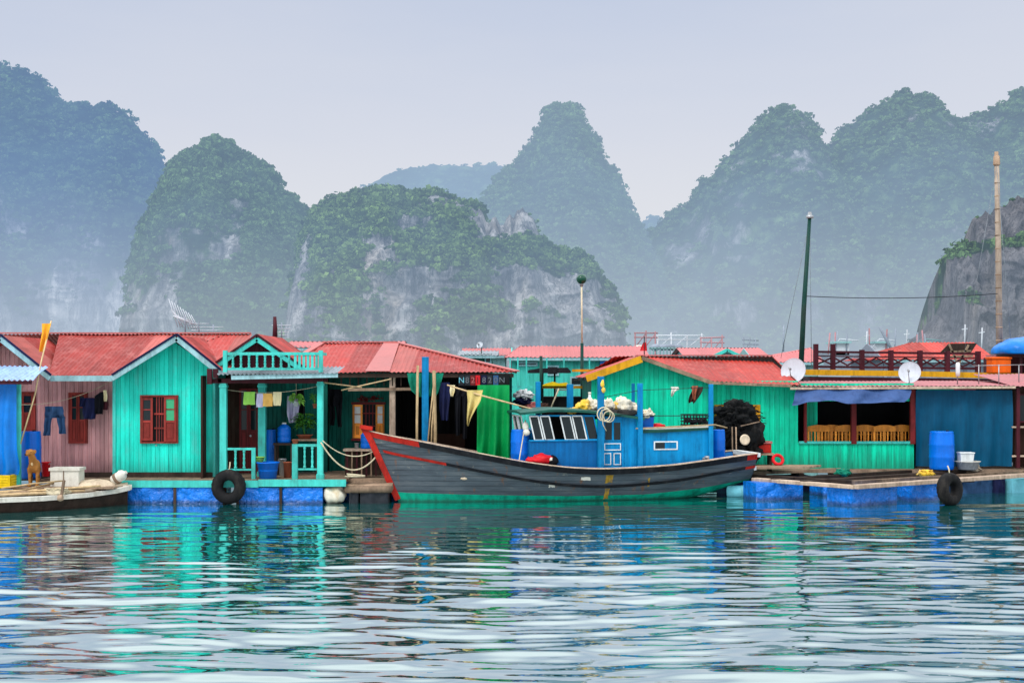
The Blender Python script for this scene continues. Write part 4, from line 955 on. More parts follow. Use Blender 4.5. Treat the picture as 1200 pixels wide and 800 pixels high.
mb = MB(); mb.lathe(nearL[2] + Vector((.42, -.1, .04)), [(.06, -.05), (.08, 0), (.06, .06)], 12, axis=(1, 0, 0)); mb.beam(nearL[2] + Vector((.42, -.05, 0)), nearL[2] + Vector((.46, .05, .42)), .05, .05); mb.build('oar_post', M['wood'], SP)
def oar(label, a, b, r=.022):
    t_ = thing('oar', label, 'oar', a); a, b = Vector(a), Vector(b)
    mb = MB(); mb.tube([a, a.lerp(b, .8)], r, 8); mb.build('shaft', M['bamboo'], t_)
    d = (b - a).normalized(); mb = MB(); mb.beam(a.lerp(b, .78), b, .13, .03); mb.build('blade', M['wood'], t_)
    return t_
oar('long oar lying across the sampan with its dark tip by the cream foredeck', P(118, 569, 32.3), P(10, 577, 31.6))
line('pole', 'bamboo pole lying aslant on the sampan deck below the dog', [P(-10, 583, 31.7), P(40, 571, 32.2), P(82, 561, 33.0)], .024, 'bamboo', 'pole')
line('pole', 'thin pole along the near side of the sampan deck', [P(-10, 585, 31.2), P(82, 572, 32.3)], .02, 'bamboo', 'pole')
for k_, (a, b, r_, lab) in enumerate((((2, 572), (74, 563), .02, 'pale bamboo pole leaning over the yellow crate side of the sampan deck'), ((20, 586), (112, 575), .016, 'dark thin pole along the sampan deck below the foam box'), ((-5, 579), (58, 575), .028, 'thick short bamboo pole in the middle of the sampan deck'))):
    line('pole', lab, [P(*a, 31.5), P((a[0] + b[0]) / 2, (a[1] + b[1]) / 2 - 1, 31.9), P(*b, 32.3)], r_, 'wood' if k_ == 1 else 'bamboo', 'pole')
nb_ = MB(); q = P(66, 577, 31.95); nb_.blob(q, .30, .2, .07, .6, 3, 5, 26, 12)
for i in range(30):
    a_ = random.uniform(0, 6.28); nb_.tube([q + Vector((math.cos(a_) * .2, math.sin(a_) * .12, .07)), q + Vector((math.cos(a_ + 1) * .26, math.sin(a_ + 1) * .14, .10)), q + Vector((math.cos(a_ + 2) * .34, math.sin(a_ + 2) * .16, .01))], .009, 5)
tag(nb_.build('net_bundle', M['rope'], None, q), 'tangled pale net bundle on the sampan deck right of the dog', 'net')
# raised plank staging under the dog, crate and box
sg = thing('plank_staging', 'plank walkway on the near edge of the pink house landing', 'walkway', (X(50, 32.9), 32.9, .3))
mb = MB()
for i in range(7): mb.box(X(-70, 32.7), X(138, 32.7) - i * .02, 32.4 + i * .13, 32.52 + i * .13, .42, .46 + random.uniform(-.004, .004))
mb.build('deck', M['wood'], sg)
for px in (-40, 20, 70, 120): mb = MB(); mb.box(X(px, 32.7), X(px, 32.7) + .1, 32.45, 33.28, .3, .418); mb.build('joist', M['wood_dark'], sg)
for px in (-30, 40, 110): mb = MB(); mb.tube([(X(px, 32.7), 32.8, -.2), (X(px, 32.7), 32.8, .3)], .16, 14); mb.build('float', M['drum'], sg)
cb = thing('styrofoam_box', 'white foam fish box with a lid on the landing below the pink wall', 'box', P(76, 566, 32.7))
Dx = 32.62; mb = MB(); mb.box(X(59, Dx), X(92, Dx), Dx, Dx + .45, .462, Z(551.5, Dx)); mb.build('box_body', M['white_foam'], cb)
mb = MB(); mb.box(X(57.5, Dx), X(93.5, Dx), Dx - .03, Dx + .48, Z(551.3, Dx), Z(548, Dx)); mb.build('lid', M['white_foam'], cb)
mb = MB(); mb.box(X(74, Dx), X(75, Dx), Dx - .012, Dx - .002, .47, Z(551.5, Dx)); mb.build('seam', M['wood'], cb)
cr = thing('crate', 'yellow plastic crate at the left edge of the landing', 'crate', P(4, 574, 32.2))
Dc = 32.15; mb = MB(); xa, xb, za, zb = X(-22, Dc), X(12, Dc), .462, Z(556.5, Dc)
for z in np.linspace(za, zb - .05, 5): mb.box(xa, xb, Dc, Dc + .03, z, z + .05); mb.box(xb - .03, xb, Dc + .03, Dc + .4, z, z + .05); mb.box(xa, xb, Dc + .4, Dc + .43, z, z + .05)
for x_ in (xa, xb - .04, (xa + xb) / 2): mb.box(x_, x_ + .04, Dc - .008, Dc + .022, za, zb); mb.box(x_, x_ + .04, Dc + .41, Dc + .44, za, zb)
mb.box(xa, xb, Dc + .03, Dc + .4, za, za + .02); mb.build('crate_body', M['yellow'], cr)
jb = thing('jerrycan', 'dirty white plastic float bottle tied at the right end of the landing', 'bottle', P(138, 560, 33.1))
c = P(139, 559, 33.0); ax_ = Vector((.85, -.2, .55)).normalized()
mb = MB(); mb.lathe(c - ax_ * .18, [(.08, 0), (.12, .03), (.13, .12), (.12, .2), (.13, .28), (.10, .34), (.045, .37), (.045, .41)], 16, axis=ax_); mb.build('bottle_body', M['white_foam'], jb)
mb = MB(); mb.lathe(c - ax_ * .19, [(.125, .1), (.135, .11), (.135, .17), (.125, .18)], 16, axis=ax_); mb.build('band', M['wood'], jb)
# ------------------------------------------------------------------ the dog: one skin grown over a skeleton
def dog(label, px, pyf, D, z0):
    s = 1.0; c = Vector((X(px, D), D, z0))
    t_ = thing('dog', label, 'dog', c)
    mb = MB()
    def tb(pts, rs, n=14): mb.tube([c + Vector(p) for p in pts], list(rs), n)
    def ball(p, rx, ry, rz, sd_=1): mb.blob(c + Vector(p), rx, ry, rz, .03, 2, sd_, 16, 10)
    # trunk runs back from the chest; head turned a little to the left of the picture
    tb([(.0, -.10, .47), (-.02, .03, .49), (-.08, .22, .47), (-.15, .40, .46), (-.20, .52, .44)], (.075, .135, .125, .10, .08)); ball((0, -.07, .46), .12, .12, .155); ball((-.18, .46, .43), .115, .13, .13)
    tb([(.0, -.10, .52), (-.005, -.16, .64), (-.02, -.21, .74)], (.105, .085, .075)); ball((-.025, -.22, .785), .085, .095, .08)
    tb([(-.035, -.27, .775), (-.06, -.36, .752), (-.07, -.41, .742)], (.055, .04, .03)); ball((-.073, -.415, .748), .028, .026, .024)
    for sx in (-1, 1):
        tb([(-.025 + sx * .065, -.19, .835), (-.025 + sx * .092, -.19, .815), (-.025 + sx * .105, -.215, .76)], (.03, .032, .016))
        ball((sx * .075, -.08, .42), .06, .075, .10)
        yb = -.10 + (.03 if sx > 0 else 0)
        tb([(sx * .08, yb, .42), (sx * .085, yb - .0, .27), (sx * .082, yb - .02, .235), (sx * .08, yb - .015, .10), (sx * .08, yb - .02, .045)], (.062, .042, .038, .03, .034)); ball((sx * .08, yb - .045, .025), .042, .065, .028)
        hx = -.17 + sx * .085
        ball((hx, .46, .36), .065, .10, .12); tb([(hx, .45, .38), (hx, .40, .28), (hx, .42, .25), (hx, .53, .185), (hx, .535, .165), (hx, .49, .045)], (.085, .055, .048, .033, .032, .03)); ball((hx, .46, .025), .038, .06, .026)
    tb([(-.21, .55, .50), (-.24, .63, .52), (-.30, .68, .62), (-.33, .66, .72)], (.04, .035, .03, .018))
    o_ = mb.build('dog_body', M['fur'], t_)
    rm = o_.modifiers.new('skin_over', 'REMESH'); rm.mode = 'VOXEL'; rm.voxel_size = .011; rm.use_smooth_shade = True
    sm_ = o_.modifiers.new('soften', 'SMOOTH'); sm_.factor = .6; sm_.iterations = 5
    for nm, p, r, mt in (('nose', (-.076, -.438, .754), .024, 'rubber'), ('eye', (-.066, -.305, .80), .011, 'black_cloth'), ('eye', (.012, -.305, .80), .011, 'black_cloth')):
        mb = MB(); mb.blob(c + Vector(p), r, r * .8, r * .8, .02, 1, 1, 12, 8); mb.build(nm, M[mt], t_)
    mb = MB(); mb.blob(c + Vector((.0, -.19, .56)), .035, .03, .09, .2, 3, 2, 14, 10); mb.build('chest_patch', M['fur_pale'], t_)
    return t_
dog('tan dog standing on the plank landing beside the blue tarpaulin shelter', 41, 567, 32.68, .462)
# ================================================================== dark green house behind the boat
DE, DW = 35.4, 36.6
G = thing('floating_house', 'dark green house with a hipped red roof behind the bow of the grey boat', 'house', (X(490, DW), DW + 2, .5))
wall('front_wall', [(378, 560), (462, 560), (462, 436), (378, 436)], DW, M['dark_green'], G)
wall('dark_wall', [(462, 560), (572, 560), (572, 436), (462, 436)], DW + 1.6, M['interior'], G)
mb = MB(); mb.box(X(462, DW), X(462, DW) + .05, DW, DW + 1.6, .5, Z(436, DW)); mb.box(X(572, DW), X(572, DW) + .05, DW - .3, DW + 3, .5, Z(450, DW)); mb.build('side_wall', M['interior'], G)
mb = MB(); mb.box(X(322, DW), X(600, DW), DW + 4.2, DW + 4.3, .5, 2.95); mb.build('rear_wall', M['dark_green'], G)
rf = MB(); ze, zr_ = Z(436, DE), Z(402, 39.2); Dr = 39.2
xa, xb = X(322, DE), X(606, DE); ra, rb = X(378, Dr), X(466, Dr)
pm = lambda u: 1 if X(430, DE) < xa + u < X(430, DE) + .55 else 0
roof_plane(rf, (xa, DE, ze), (xb, DE, ze), (rb, Dr, zr_), (ra, Dr, zr_), .11, .014, 0)
roof_plane(rf, (xb, DE, ze), (xb, Dr + 3.8, ze), (rb, Dr, zr_), (rb, Dr - .01, zr_))
roof_plane(rf, (xa, Dr + 3.8, ze), (xa, DE, ze), (ra, Dr, zr_), (ra, Dr + .01, zr_))
roof_plane(rf, (xb, Dr + 3.8, ze), (xa, Dr + 3.8, ze), (ra, Dr, zr_), (rb, Dr, zr_))
worn(rf); ro = rf.build('roof', [M['roof'], M['roof_worn'], M['roof_rust']], G)
cp = MB(); cp.beam((ra, Dr, zr_ + .03), (rb, Dr, zr_ + .03), .2, .035); cp.beam((rb, Dr, zr_ + .02), (xb, DE, ze + .03), .17, .03); cp.beam((ra, Dr, zr_ + .02), (xa, DE, ze + .03), .17, .03); cp.build('ridge_cap', M['roof_pale'], ro)
mb = MB(); sl = Vector((0, Dr - DE, zr_ - ze)); a = Vector((X(428, DE), DE - .04, ze + .022)); b = Vector((X(457, DE), DE - .04, ze + .022)); tr = Vector((X(468, Dr) - X(457, DE) + .02, 0, 0))
mb.prism([a, b, Vector((X(473, Dr) - .12, Dr, zr_ + .022)), Vector((X(450, Dr), Dr, zr_ + .022))], (0, 0, .01)); mb.build('pale_sheet', M['roof_pale'], ro)
mb = MB(); mb.box(X(325, DE), X(602, DE), DE + .06, DE + .12, ze - .13, ze - .03)
for i in range(12): px = 400 + i * 10; mb.beam(P(px, 452, DE + .25), P(px, 440, DE + .25), .03, .03, up=(0, 1, 0))
mb.build('eave_beam', M['wood_dark'], G)
mb = MB(); mb.beam(P(408, 456.5, DE + .2), P(490, 455.5, DE + .2), .06, .07); mb.build('rafter', M['wood'], G)
def gpost(px0, px1, pyt, D, mat, z0=.5):
    mb = MB(); mb.box(X(px0, D), X(px1, D), D - .06, D + .06, z0, Z(pyt, D)); return modifier_bevel(mb.build('post', M[mat], G), .01)
gpost(456.5, 463.5, 440, DE + .3, 'wood_pale')['label'] = 'bare wooden post'
gpost(386, 389, 440, DW - .1, 'dark_green')
# shutters with white panes, honey panels, dark panel between, coloured as the shaded inside
for a, b, nm in ((413.5, 425, 'shutter'), (440.5, 450.5, 'shutter')):
    m2 = MB(); leaf(m2, X(a, DW), X(b, DW), Z(513, DW), Z(474, DW), DW - .02, .42); m2.build(nm, [M['honey'], M['white_paint']], G)
m2 = MB(); m2.box(X(425, DW) + .01, X(440.5, DW) - .01, DW - .03, DW - .015, Z(513, DW), Z(474, DW)); wf_ = m2.build('shaded_opening_panel', M['interior'], G)
m2 = MB()
for px in (429, 433, 437): m2.box(X(px, DW) - .012, X(px, DW) + .012, DW - .05, DW - .035, Z(513, DW), Z(474, DW))
for py in (484, 499): m2.box(X(425, DW), X(440, DW), DW - .07, DW - .052, Z(py, DW) - .014, Z(py, DW) + .014)
m2.build('window_bars', M['maroon'], wf_)
m2 = MB(); m2.box(X(412, DW), X(452, DW), DW - .08, DW - .036, Z(516, DW), Z(513.4, DW)); m2.box(X(412, DW), X(452, DW), DW - .06, DW - .036, Z(473.6, DW), Z(471, DW)); m2.build('window_frame', M['maroon'], wf_)
m2 = MB(); leaves(m2, P(432, 468, DW - .1), .30, .12, 90, .10, 5, .5); m2.build('dried_garland', M['maroon'], G)
# brown low panels inside the dark porch
m2 = MB(); m2.box(X(512, DW + 1.5), X(545, DW + 1.5), DW + 1.4, DW + 1.5, .5, Z(508, DW + 1.5))
m2.build('inner_panel', M['interior_warm'], G)
# letter banner under the right eave: panels with letters
def glyph(ch, px, py, h, D, mat, parent):
    cu = bpy.data.curves.new('letter', 'FONT'); cu.body = ch; cu.size = h; cu.extrude = .003; cu.align_x = 'CENTER'; cu.align_y = 'CENTER'
    tmp = bpy.data.objects.new('tmp', cu); COL.objects.link(tmp)
    me = bpy.data.meshes.new_from_object(tmp.evaluated_get(bpy.context.evaluated_depsgraph_get()))
    bpy.data.objects.remove(tmp); me.name = 'letter'; me.materials.clear(); me.materials.append(mat)
    o = bpy.data.objects.new('letter', me); COL.objects.link(o); o.rotation_euler = (math.radians(90), 0, 0)
    base = Vector((0, 0, 0)); p = parent
    while p is not None: base += p.location; p = p.parent
    o.parent = parent; o.location = P(px, py, D) - base; return o
sg_ = thing('sign_board', 'row of letter and number panels under the eave above the green tarpaulin', 'sign', P(565, 458, DE - .02))
Dsn = DE - .02
mb = MB(); mb.box(X(537, Dsn), X(597, Dsn), Dsn + .02, Dsn + .05, Z(452.5, Dsn), Z(438.5, Dsn)); mb.build('board', M['interior'], sg_)
for ch, px, pm_, lm in (('N', 540.8, 'rope_dark', 'cyan_plastic'), ('8', 547.6, 'rope_dark', 'tin'), ('2', 554.2, 'maroon', 'roof_pale'), ('1', 559.6, 'red_plastic', 'maroon'), ('8', 567.2, 'navy', 'tin'), ('2', 574, 'rope_dark', 'tin'), ('0', 581, 'denim', 'tin'), ('N', 588.2, 'interior', 'tin')):
    mb = MB(); mb.box(X(px - 3.0, Dsn), X(px + 3.0, Dsn), Dsn, Dsn + .018, Z(451.2, Dsn), Z(439.6, Dsn)); pn = mb.build('letter_panel', M[pm_], sg_)
    glyph(ch, px, 445.6, .20, Dsn - .004, M[lm], pn)
# green tarpaulin and cloth on the line
tp = MB(); cloth_rows(tp, [(451, 559.5, 597), (470, 559, 597), (500, 559, 597), (540, 558.5, 597.5)], DE - .25, 2.6, .085, 6, 44, 14); tag(tp.build('green_tarpaulin', M['green_tarp'], None, P(578, 540, DE - .25)), 'bright green tarpaulin hung as a wall beside the blue cabin', 'tarpaulin')
line('pole', 'long pale bamboo pole sloping over the green tarpaulin to the cabin roof', [P(524, 451, DE - .5), P(563, 463, DE - .6), P(634, 482, 34.3)], .022, 'bamboo', 'pole')
clothes('straw_cloth', 'straw coloured cloth hanging in a long tail beside the green tarpaulin', [(457, 547, 566), (470, 548, 563), (480, 547.5, 557), (490, 547, 552), (499, 547.5, 549)], DE - .58, 'straw', 'cloth', 1.4, .05, 3)
clothes('dark_jacket', 'dark blue jacket hanging behind the bamboo poles', [(448, 516, 527), (462, 515, 528), (478, 515, 526), (492, 517, 525)], DE - .3, 'navy', 'jacket', 2, .05, 5)
clothes('black_trousers', 'black trousers hanging right of the bamboo poles', [(454, 534, 547), (464, 534, 548)], DE - .3, 'black_cloth', 'trousers', 2, .04, 6, extra=[[(463, 533, 540), (490, 533, 539), (510, 534, 539)], [(463, 541, 548), (490, 542, 548), (514, 542, 547)]])
clothes('pale_rag', 'pale rag pegged beside the dark jacket', [(451, 527, 533), (458, 527, 533), (464, 528, 531)], DE - .32, 'cream_cloth', 'cloth', 1, .03, 7, 8)
clothes('black_trousers', 'black trousers hanging by the turquoise porch post on the dark green wall', [(456, 383, 401), (466, 382, 402), (476, 384, 401)], DW - .5, 'black_cloth', 'trousers', 2, .05, 8, extra=[[(474, 385, 392), (488, 387, 393), (498, 387, 391)], [(474, 393, 401), (488, 395, 400), (500, 396, 400)]])
gn = MB(); cloth_rows(gn, [(437, 477, 520), (448, 479, 517), (458, 482, 514), (464, 488, 510)], DE - .2, 3, .10, 4, 24, 6, .05, 0, 3); tag(gn.build('green_net', M['net_green'], None, P(498, 450, DE - .2)), 'dark green net bundled under the eave around the poles', 'net')
# the poles in front of the dark porch
mb = MB(); Dbp = DE - .35; mb.box(X(494.5, Dbp), X(502.5, Dbp), Dbp - .08, Dbp + .08, -.3, Z(418, Dbp)); tag(modifier_bevel(mb.build('mooring_post', M['post_blue'], None, P(498, 560, Dbp)), .012), 'thick square blue post rising past the red eave', 'post')
for lab, pts, r in (('leftmost bamboo pole standing left of the blue post', ((489, 560), (488.5, 500), (489.5, 428)), .034), ('slim bamboo pole leaning against the blue post', ((499, 545), (504, 490), (508, 452)), .02), ('slender pole between the leaning pole and the stout bamboo', ((505, 545), (506, 500), (508.5, 470)), .02), ('stout pale bamboo pole right of the blue post', ((510, 560), (510, 500), (508.5, 434)), .042)):
    line('bamboo_pole', lab, [P(px, py, DE - .5) for px, py in pts], r, 'bamboo', 'pole')
# bench with jug, small raft
bn_ = thing('slatted_bench', 'slatted bench with a blue jug on it beside the red bow', 'bench', (X(424, 34.9), 34.9, .55)); Db2 = 34.9
mb = MB(); mb.box(X(403, Db2), X(446, Db2), Db2 - .2, Db2 + .25, Z(528, Db2), Z(525.5, Db2)); mb.build('top', M['wood_pale'], bn_)
for i in range(7): px = 407 + i * 5.6; mb = MB(); mb.box(X(px, Db2), X(px + 1.6, Db2), Db2 - .18, Db2 - .14, .55, Z(528, Db2)); mb.build('slat', M['wood' if i % 2 else 'plum'], bn_)
mb = MB(); mb.box(X(403, Db2), X(446, Db2), Db2 + .2, Db2 + .24, .55, Z(528, Db2)); mb.build('back_board', M['wood_dark'], bn_)
jug('blue water jug standing on the slatted bench by the bow', 429, 504, 525.3, Db2, 6.5)
pail('cup', 'small grey cup on the slatted bench', 418, 519, 525.3, Db2 - .05, 2.6, 2.2, 'metal', 'cup', None, False)
rt = thing('raft', 'small dark log raft between the porch platform and the red bow', 'raft', (X(428, 33.6), 33.6, 0)); Dr2 = 33.4
mb = MB()
for i in range(7): mb.tube([(X(404, Dr2), Dr2 + i * .2, .33 + .03 * (i % 2)), (X(454, Dr2) + .1, Dr2 + i * .2, .34 + .02 * (i % 3))], .085, 9)
mb.build('log_deck', M['wood'], rt)
for a, b, k in ((409, 420, 0), (422, 455, 1)): float_box(rt, a, b, Dr2 + .02, .9, .26, -.25, 0, 'rope_dark', 7 + k)
cl_ = MB()
for k in range(7): cl_.torus(P(416, 558, Dr2 + .2) + Vector((.01 * (k % 3), .01 * (k % 2), .02 * (k % 3))), (.05 * (k % 3), .06, 1), .10 + .022 * k, .013, 26, 6)
tag(cl_.build('rope_coil', M['rope'], None, P(416, 558, Dr2 + .15)), 'coil of pale rope lying on the small log raft', 'rope')
mb = MB()
for i in range(30): mb.box(X(380, 34.6), X(600, 34.6), 34.4 + i * .15, 34.53 + i * .15, .43, .5 + random.uniform(-.004, .004))
pg = thing('floating_platform', 'plank landing under the dark green house', 'platform', (X(490, 36), 36, 0)); mb.build('deck', M['wood'], pg)
for i in range(7): float_box(pg, 384 + i * 31, 411 + i * 31, 34.45, 1.2, .42, -.2, 0, 'drum', 20 + i)
# wires from the roof top and antennas behind
def antenna(label, px, py0, py1, D, kind=0):
    t_ = thing('aerial', label, 'aerial', P(px, py0, D)); s = K * D
    mb = MB(); mb.tube([P(px, py0, D), P(px, py1, D)], .02, 6); mb.build('pole', M['hazy_dark'], t_)
    mb = MB()
    if kind == 0:
        b0, b1 = P(px - 14, py1 + 4, D), P(px + 12, py1 + 14, D); mb.tube([b0, b1], .02, 6)
        for i in range(9):
            c = b0.lerp(b1, i / 8); l = (.55 - .03 * i); mb.tube([c + Vector((-.12, -.05, l * .9)), c + Vector((.12, .05, -l * .6))], .012, 5)
        for k in range(4): mb.tube([P(px - 16 + k * 2, py1 - 4 + k * 3, D), P(px - 4 + k * 4, py1 + 16 - k * 2, D)], .014, 5)
    else:
        for k in range(5): z = Z(py1, D) - .08 - .10 * k; mb.tube([(X(px, D) - .3 + .04 * k, D, z), (X(px, D) + .3 - .04 * k, D, z)], .011, 5)
    mb.build('elements', M['dish'], t_); return t_
antenna('large white tv aerial of many rods above the pink house roof', 217, 394, 366, 42, 0)
for px, py1, lab in ((233, 376, 'thin roof aerial right of the white rod aerial'), (250, 380, 'small thin aerial left of the porch house gable'), (330, 378, 'small aerial with short bars right of the dark stub mast')): antenna(lab, px, 398, py1, 43, 1)
mb = MB(); mb.tube([P(322, 402, 43), P(322.4, 385, 43), P(322, 371, 43)], [.085, .07, .05], 8); tag(mb.build('mast', M['plum'], None, P(322, 402, 43)), 'short dark stub mast behind the porch house gable', 'mast')
# ================================================================== the grey fishing boat
BB, BS = Vector((X(430, 33.75), 33.75, 0)), Vector((X(874, 35.7), 35.7, 0))
BLn = (BS - BB).length; BA = (BS - BB).normalized(); BNr = Vector((BA.y, -BA.x, 0))       # along, and towards the near side
BT = thing('fishing_boat', 'grey wooden fishing boat with red bow and blue cabin moored in front', 'boat', BB); BT.rotation_euler = (0, 0, math.atan2(BA.y, BA.x))
def bl(px, py, w_):
    """local (along, across: minus is the near side, z) of the photo pixel on the boat's lengthwise plane w_ metres toward the viewer"""
    c = (px - 600) * K; o_ = BB + BNr * w_
    u = (c * o_.y - o_.x) / (BA.x - c * BA.y); y = o_.y + u * BA.y
    return Vector((u, -w_, CH - (py - HZ) * K * y))
def bput(mb, name, mats, parent=None, **kw):
    o = mb.build(name, mats, None, **kw); o.parent = parent or BT; return o
def hb(t): return float(np.interp(t, [0, .03, .1, .2, .32, .45, .6, .75, .88, 1], [0, .12, .42, .76, 1.02, 1.16, 1.2, 1.13, .98, .78]))
# sheer line heights from the photo
sheer = [(430, 506), (450, 511.5), (500, 521), (560, 533), (620, 544), (665, 549.5), (700, 551), (740, 550), (790, 546.5), (830, 541), (860, 536.5), (883, 533)]
su, sz = [], []
for px, py in sheer:
    w_ = .3
    for it in range(6): q = bl(px, py, w_); w_ = hb(max(0, min(1, q.x / BLn)))
    su.append(q.x); sz.append(q.z)
su[0], su[-1] = 0, BLn
zg = lambda t: float(np.interp(t * BLn, su, sz))
# smooth the sheer
_tt = np.linspace(0, 1, 200); _zz = np.array([zg(a) for a in _tt])
for _ in range(40): _zz[1:-1] = (_zz[:-2] + 2 * _zz[1:-1] + _zz[2:]) / 4
zg = lambda t: float(np.interp(t, _tt, _zz))
def zk(t): return float(np.interp(t, [0, .5, .68, .82, .92, 1], [-.45, -.45, -.40, -.12, .16, .38]))
RAKE = .80
def hp(t, v, out=0.0):
    """hull surface point on the near side (+out metres outward); v 0 keel .. 1 gunwale"""
    zk_, zg_ = zk(t), zg(t); z = zk_ + (zg_ - zk_) * v
    full = np.interp(t, [0, .3, .7, 1], [.55, .95, .95, .8])
    e = .42 + .5 * (1 - t) ** 3
    b = hb(t) * (np.clip(v, 0, 1) ** e * .97 + .03)
    ze_ = np.clip((zg(0) - z) / (zg(0) + .1), 0, 1.3)
    u = t * BLn + RAKE * ze_ * (1 - t) ** 5
    return u, -(b + (out if t > .002 else 0)), z
def hv(t, z): return (z - zk(t)) / (zg(t) - zk(t))
TS = np.concatenate([np.linspace(0, .12, 12)[:-1], np.linspace(.12, 1, 46)])
zw = lambda t: float(np.interp(t, [0, .05, .5, .7, .85, 1], [.24, .21, .13, .14, .25, .44]))      # top of the green bottom paint
VN = 16
mb = MB()
for sgn in (1, -1):
    A = np.zeros((VN, len(TS), 3)); B_ = np.zeros((6, len(TS), 3))
    for j, t in enumerate(TS):
        vw = max(.05, hv(t, zw(t)))
        for i in range(VN): u, y, z = hp(t, vw + (1 - vw) * i / (VN - 1)); A[i, j] = (u, y * sgn, z)
        for i in range(6): u, y, z = hp(t, vw * i / 5); B_[i, j] = (u, y * sgn, z)
    mb.grid(A, 0, True, flip=sgn < 0); mb.grid(B_, 1, True, flip=sgn < 0)
# transom
tr_ = [hp(1, v) for v in np.linspace(0, 1, 8)]
for i in range(7): mb.add([tr_[i], tr_[i + 1], (tr_[i + 1][0], -tr_[i + 1][1], tr_[i + 1][2]), (tr_[i][0], -tr_[i][1], tr_[i][2])], [(0, 1, 2, 3)], 0)
hull = bput(mb, 'hull', [M['hull'], M['hull_green']])
M['rust'] = paint('rust_streak', C(112, 66, 34), 0.8, 0.3, 0.6, 6, 0.6, 0.5, C(60, 50, 44), 0.4)
M['old_yellow'] = paint('old_yellow_paint', C(170, 136, 50), 0.7, 0.3, 0.6, 6, 0.6, 0.8, C(84, 90, 92), 0.4)
for ta, tb_, va, vb, mt in ((.583, .603, .74, .90, 'old_yellow'), (.586, .598, .40, .62, 'old_yellow'), (.500, .506, .10, .34, 'rust'), (.535, .540, .12, .30, 'rust'), (.565, .569, .14, .33, 'rust'), (.698, .703, .60, .80, 'old_yellow'), (.62, .624, .16, .36, 'rust'), (.44, .455, .62, .70, 'white_foam'), (.52, .545, .80, .86, 'white_foam')):
    A = np.array([[hp(ta + (tb_ - ta) * (k / 5) + .002 * vn1(k * 2., q_ * 1.7 + ta * 90), va + (vb - va) * q_ / 5 + .02 * vn1(k * 1.1 + ta * 70, q_ * .3), .004) for k in range(6)] for q_ in range(6)])
    m_ = MB(); m_.grid(A, 0, True); bput(m_, 'paint_stain', M[mt], hull)
def strake(name, zf, wd, th, t0, t1, out, red_to, parent=hull, sides=(1, -1)):
    for sgn in sides:
        mb = MB(); ts = np.linspace(t0, t1, 70); pts = []
        for t in ts:
            z = zf(t); a = hp(t, hv(t, z), out); b = hp(t, hv(t, z), -.01); c = hp(t, hv(t, z - wd), -.01); d = hp(t, hv(t, z - wd), out)
            pts.append([(p[0], p[1] * sgn, p[2]) for p in (a, b, c, d)])
        n = len(pts); vs = [p for q in pts for p in q]; fs = []; mi = []
        for i in range(n - 1):
            for k in range(4):
                f = (i * 4 + k, i * 4 + (k + 1) % 4, (i + 1) * 4 + (k + 1) % 4, (i + 1) * 4 + k); fs.append(f if sgn > 0 else f[::-1]); mi.append(1 if ts[i] < red_to or ts[i] > .965 else 0)
        r = random.random(); mb.add(vs, fs, 0, r); mb.m = mi
        bput(mb, name, [M['black_paint'], M['red_paint']], parent)
strake('rubbing_strake', lambda t: zg(t) + .025, .13, .05, .0, .999, .045, .115)
zwale = lambda t: zg(t) - float(np.interp(t, [0, .05, .2, .4, .6, .8, 1], [.37, .37, .36, .36, .37, .33, .26]))
strake('wale', zwale, .065, .05, .02, .999, .04, .17)
# pale worn edge under the wale and cap rail
strake_m = M['wood_pale']
for sgn in (1, -1):
    mb = MB(); ts = np.linspace(0, 1, 60); L_ = []
    for t in ts:
        a = hp(t, 1, .05); b = hp(t, 1, -.12); a = (a[0], min(a[1], -.0) * sgn, zg(t) + .03); b = (b[0], min(b[1], 0) * sgn, zg(t) + .03); L_.append((a, b))
    A = np.array([[q[0] for q in L_], [q[1] for q in L_]]); B2 = A.copy(); B2[..., 2] += .022
    mb.grid(B2, 0, False, flip=sgn > 0); mb.grid(np.array([A[0], B2[0]]), 0, False, flip=sgn < 0); mb.grid(np.array([A[1], B2[1]]), 0, False, flip=sgn > 0)
    bput(mb, 'cap_rail', M['wood_pale'], hull)
# stem post: red, raked
mb = MB()
st_ = [Vector(hp(0, v)) for v in np.linspace(1, hv(0, .05), 8)]
st_ = [Vector((st_[0].x - .10, 0, zg(0) + .13)), Vector((st_[0].x - .03, 0, zg(0) + .02))] + st_[1:]
for a, b in zip(st_[:-1], st_[1:]): mb.beam(a, b, .10, .14, up=(1, 0, 0))
mb.beam(st_[0] + Vector((-.06, 0, 0)), st_[0] + Vector((.22, 0, -.05)), .2, .09)
bput(mb, 'stem', M['red_paint'])
mb = MB(); mb.beam(Vector(hp(1, .5)) * 1 + Vector((.02, 0, 0)), Vector((hp(1, .5)[0] + .02, -hp(1, .5)[1], hp(1, .5)[2])), .06, .10)
mb.beam(Vector((BLn, hp(1, 1)[1], zg(1))), Vector((BLn, -hp(1, 1)[1], zg(1))), .16, .1); bput(mb, 'stern_rail', M['white_paint'])
# inner deck
mb = MB(); ts = np.linspace(.01, .995, 40)
A = np.array([[(t * BLn, -hb(t) * .78, zg(t) - .22), ][0] for t in ts]); A2 = A.copy(); A2[:, 1] *= -1
mb.grid(np.array([A, A2]), 0, False, flip=True); bput(mb, 'deck', M['wood'])
mb = MB(); tb2 = np.linspace(.14, .99, 40)
for sgn in (1, -1):
    In = np.array([[(t * BLn, sgn * hb(t) * .74, zg(t) - .22) for t in tb2], [(t * BLn, sgn * max(hb(t) - .10, .0), zg(t) + .02) for t in tb2]]); mb.grid(In, 0, False, flip=sgn < 0)
bput(mb, 'bulwark', M['boat_blue_dark'])
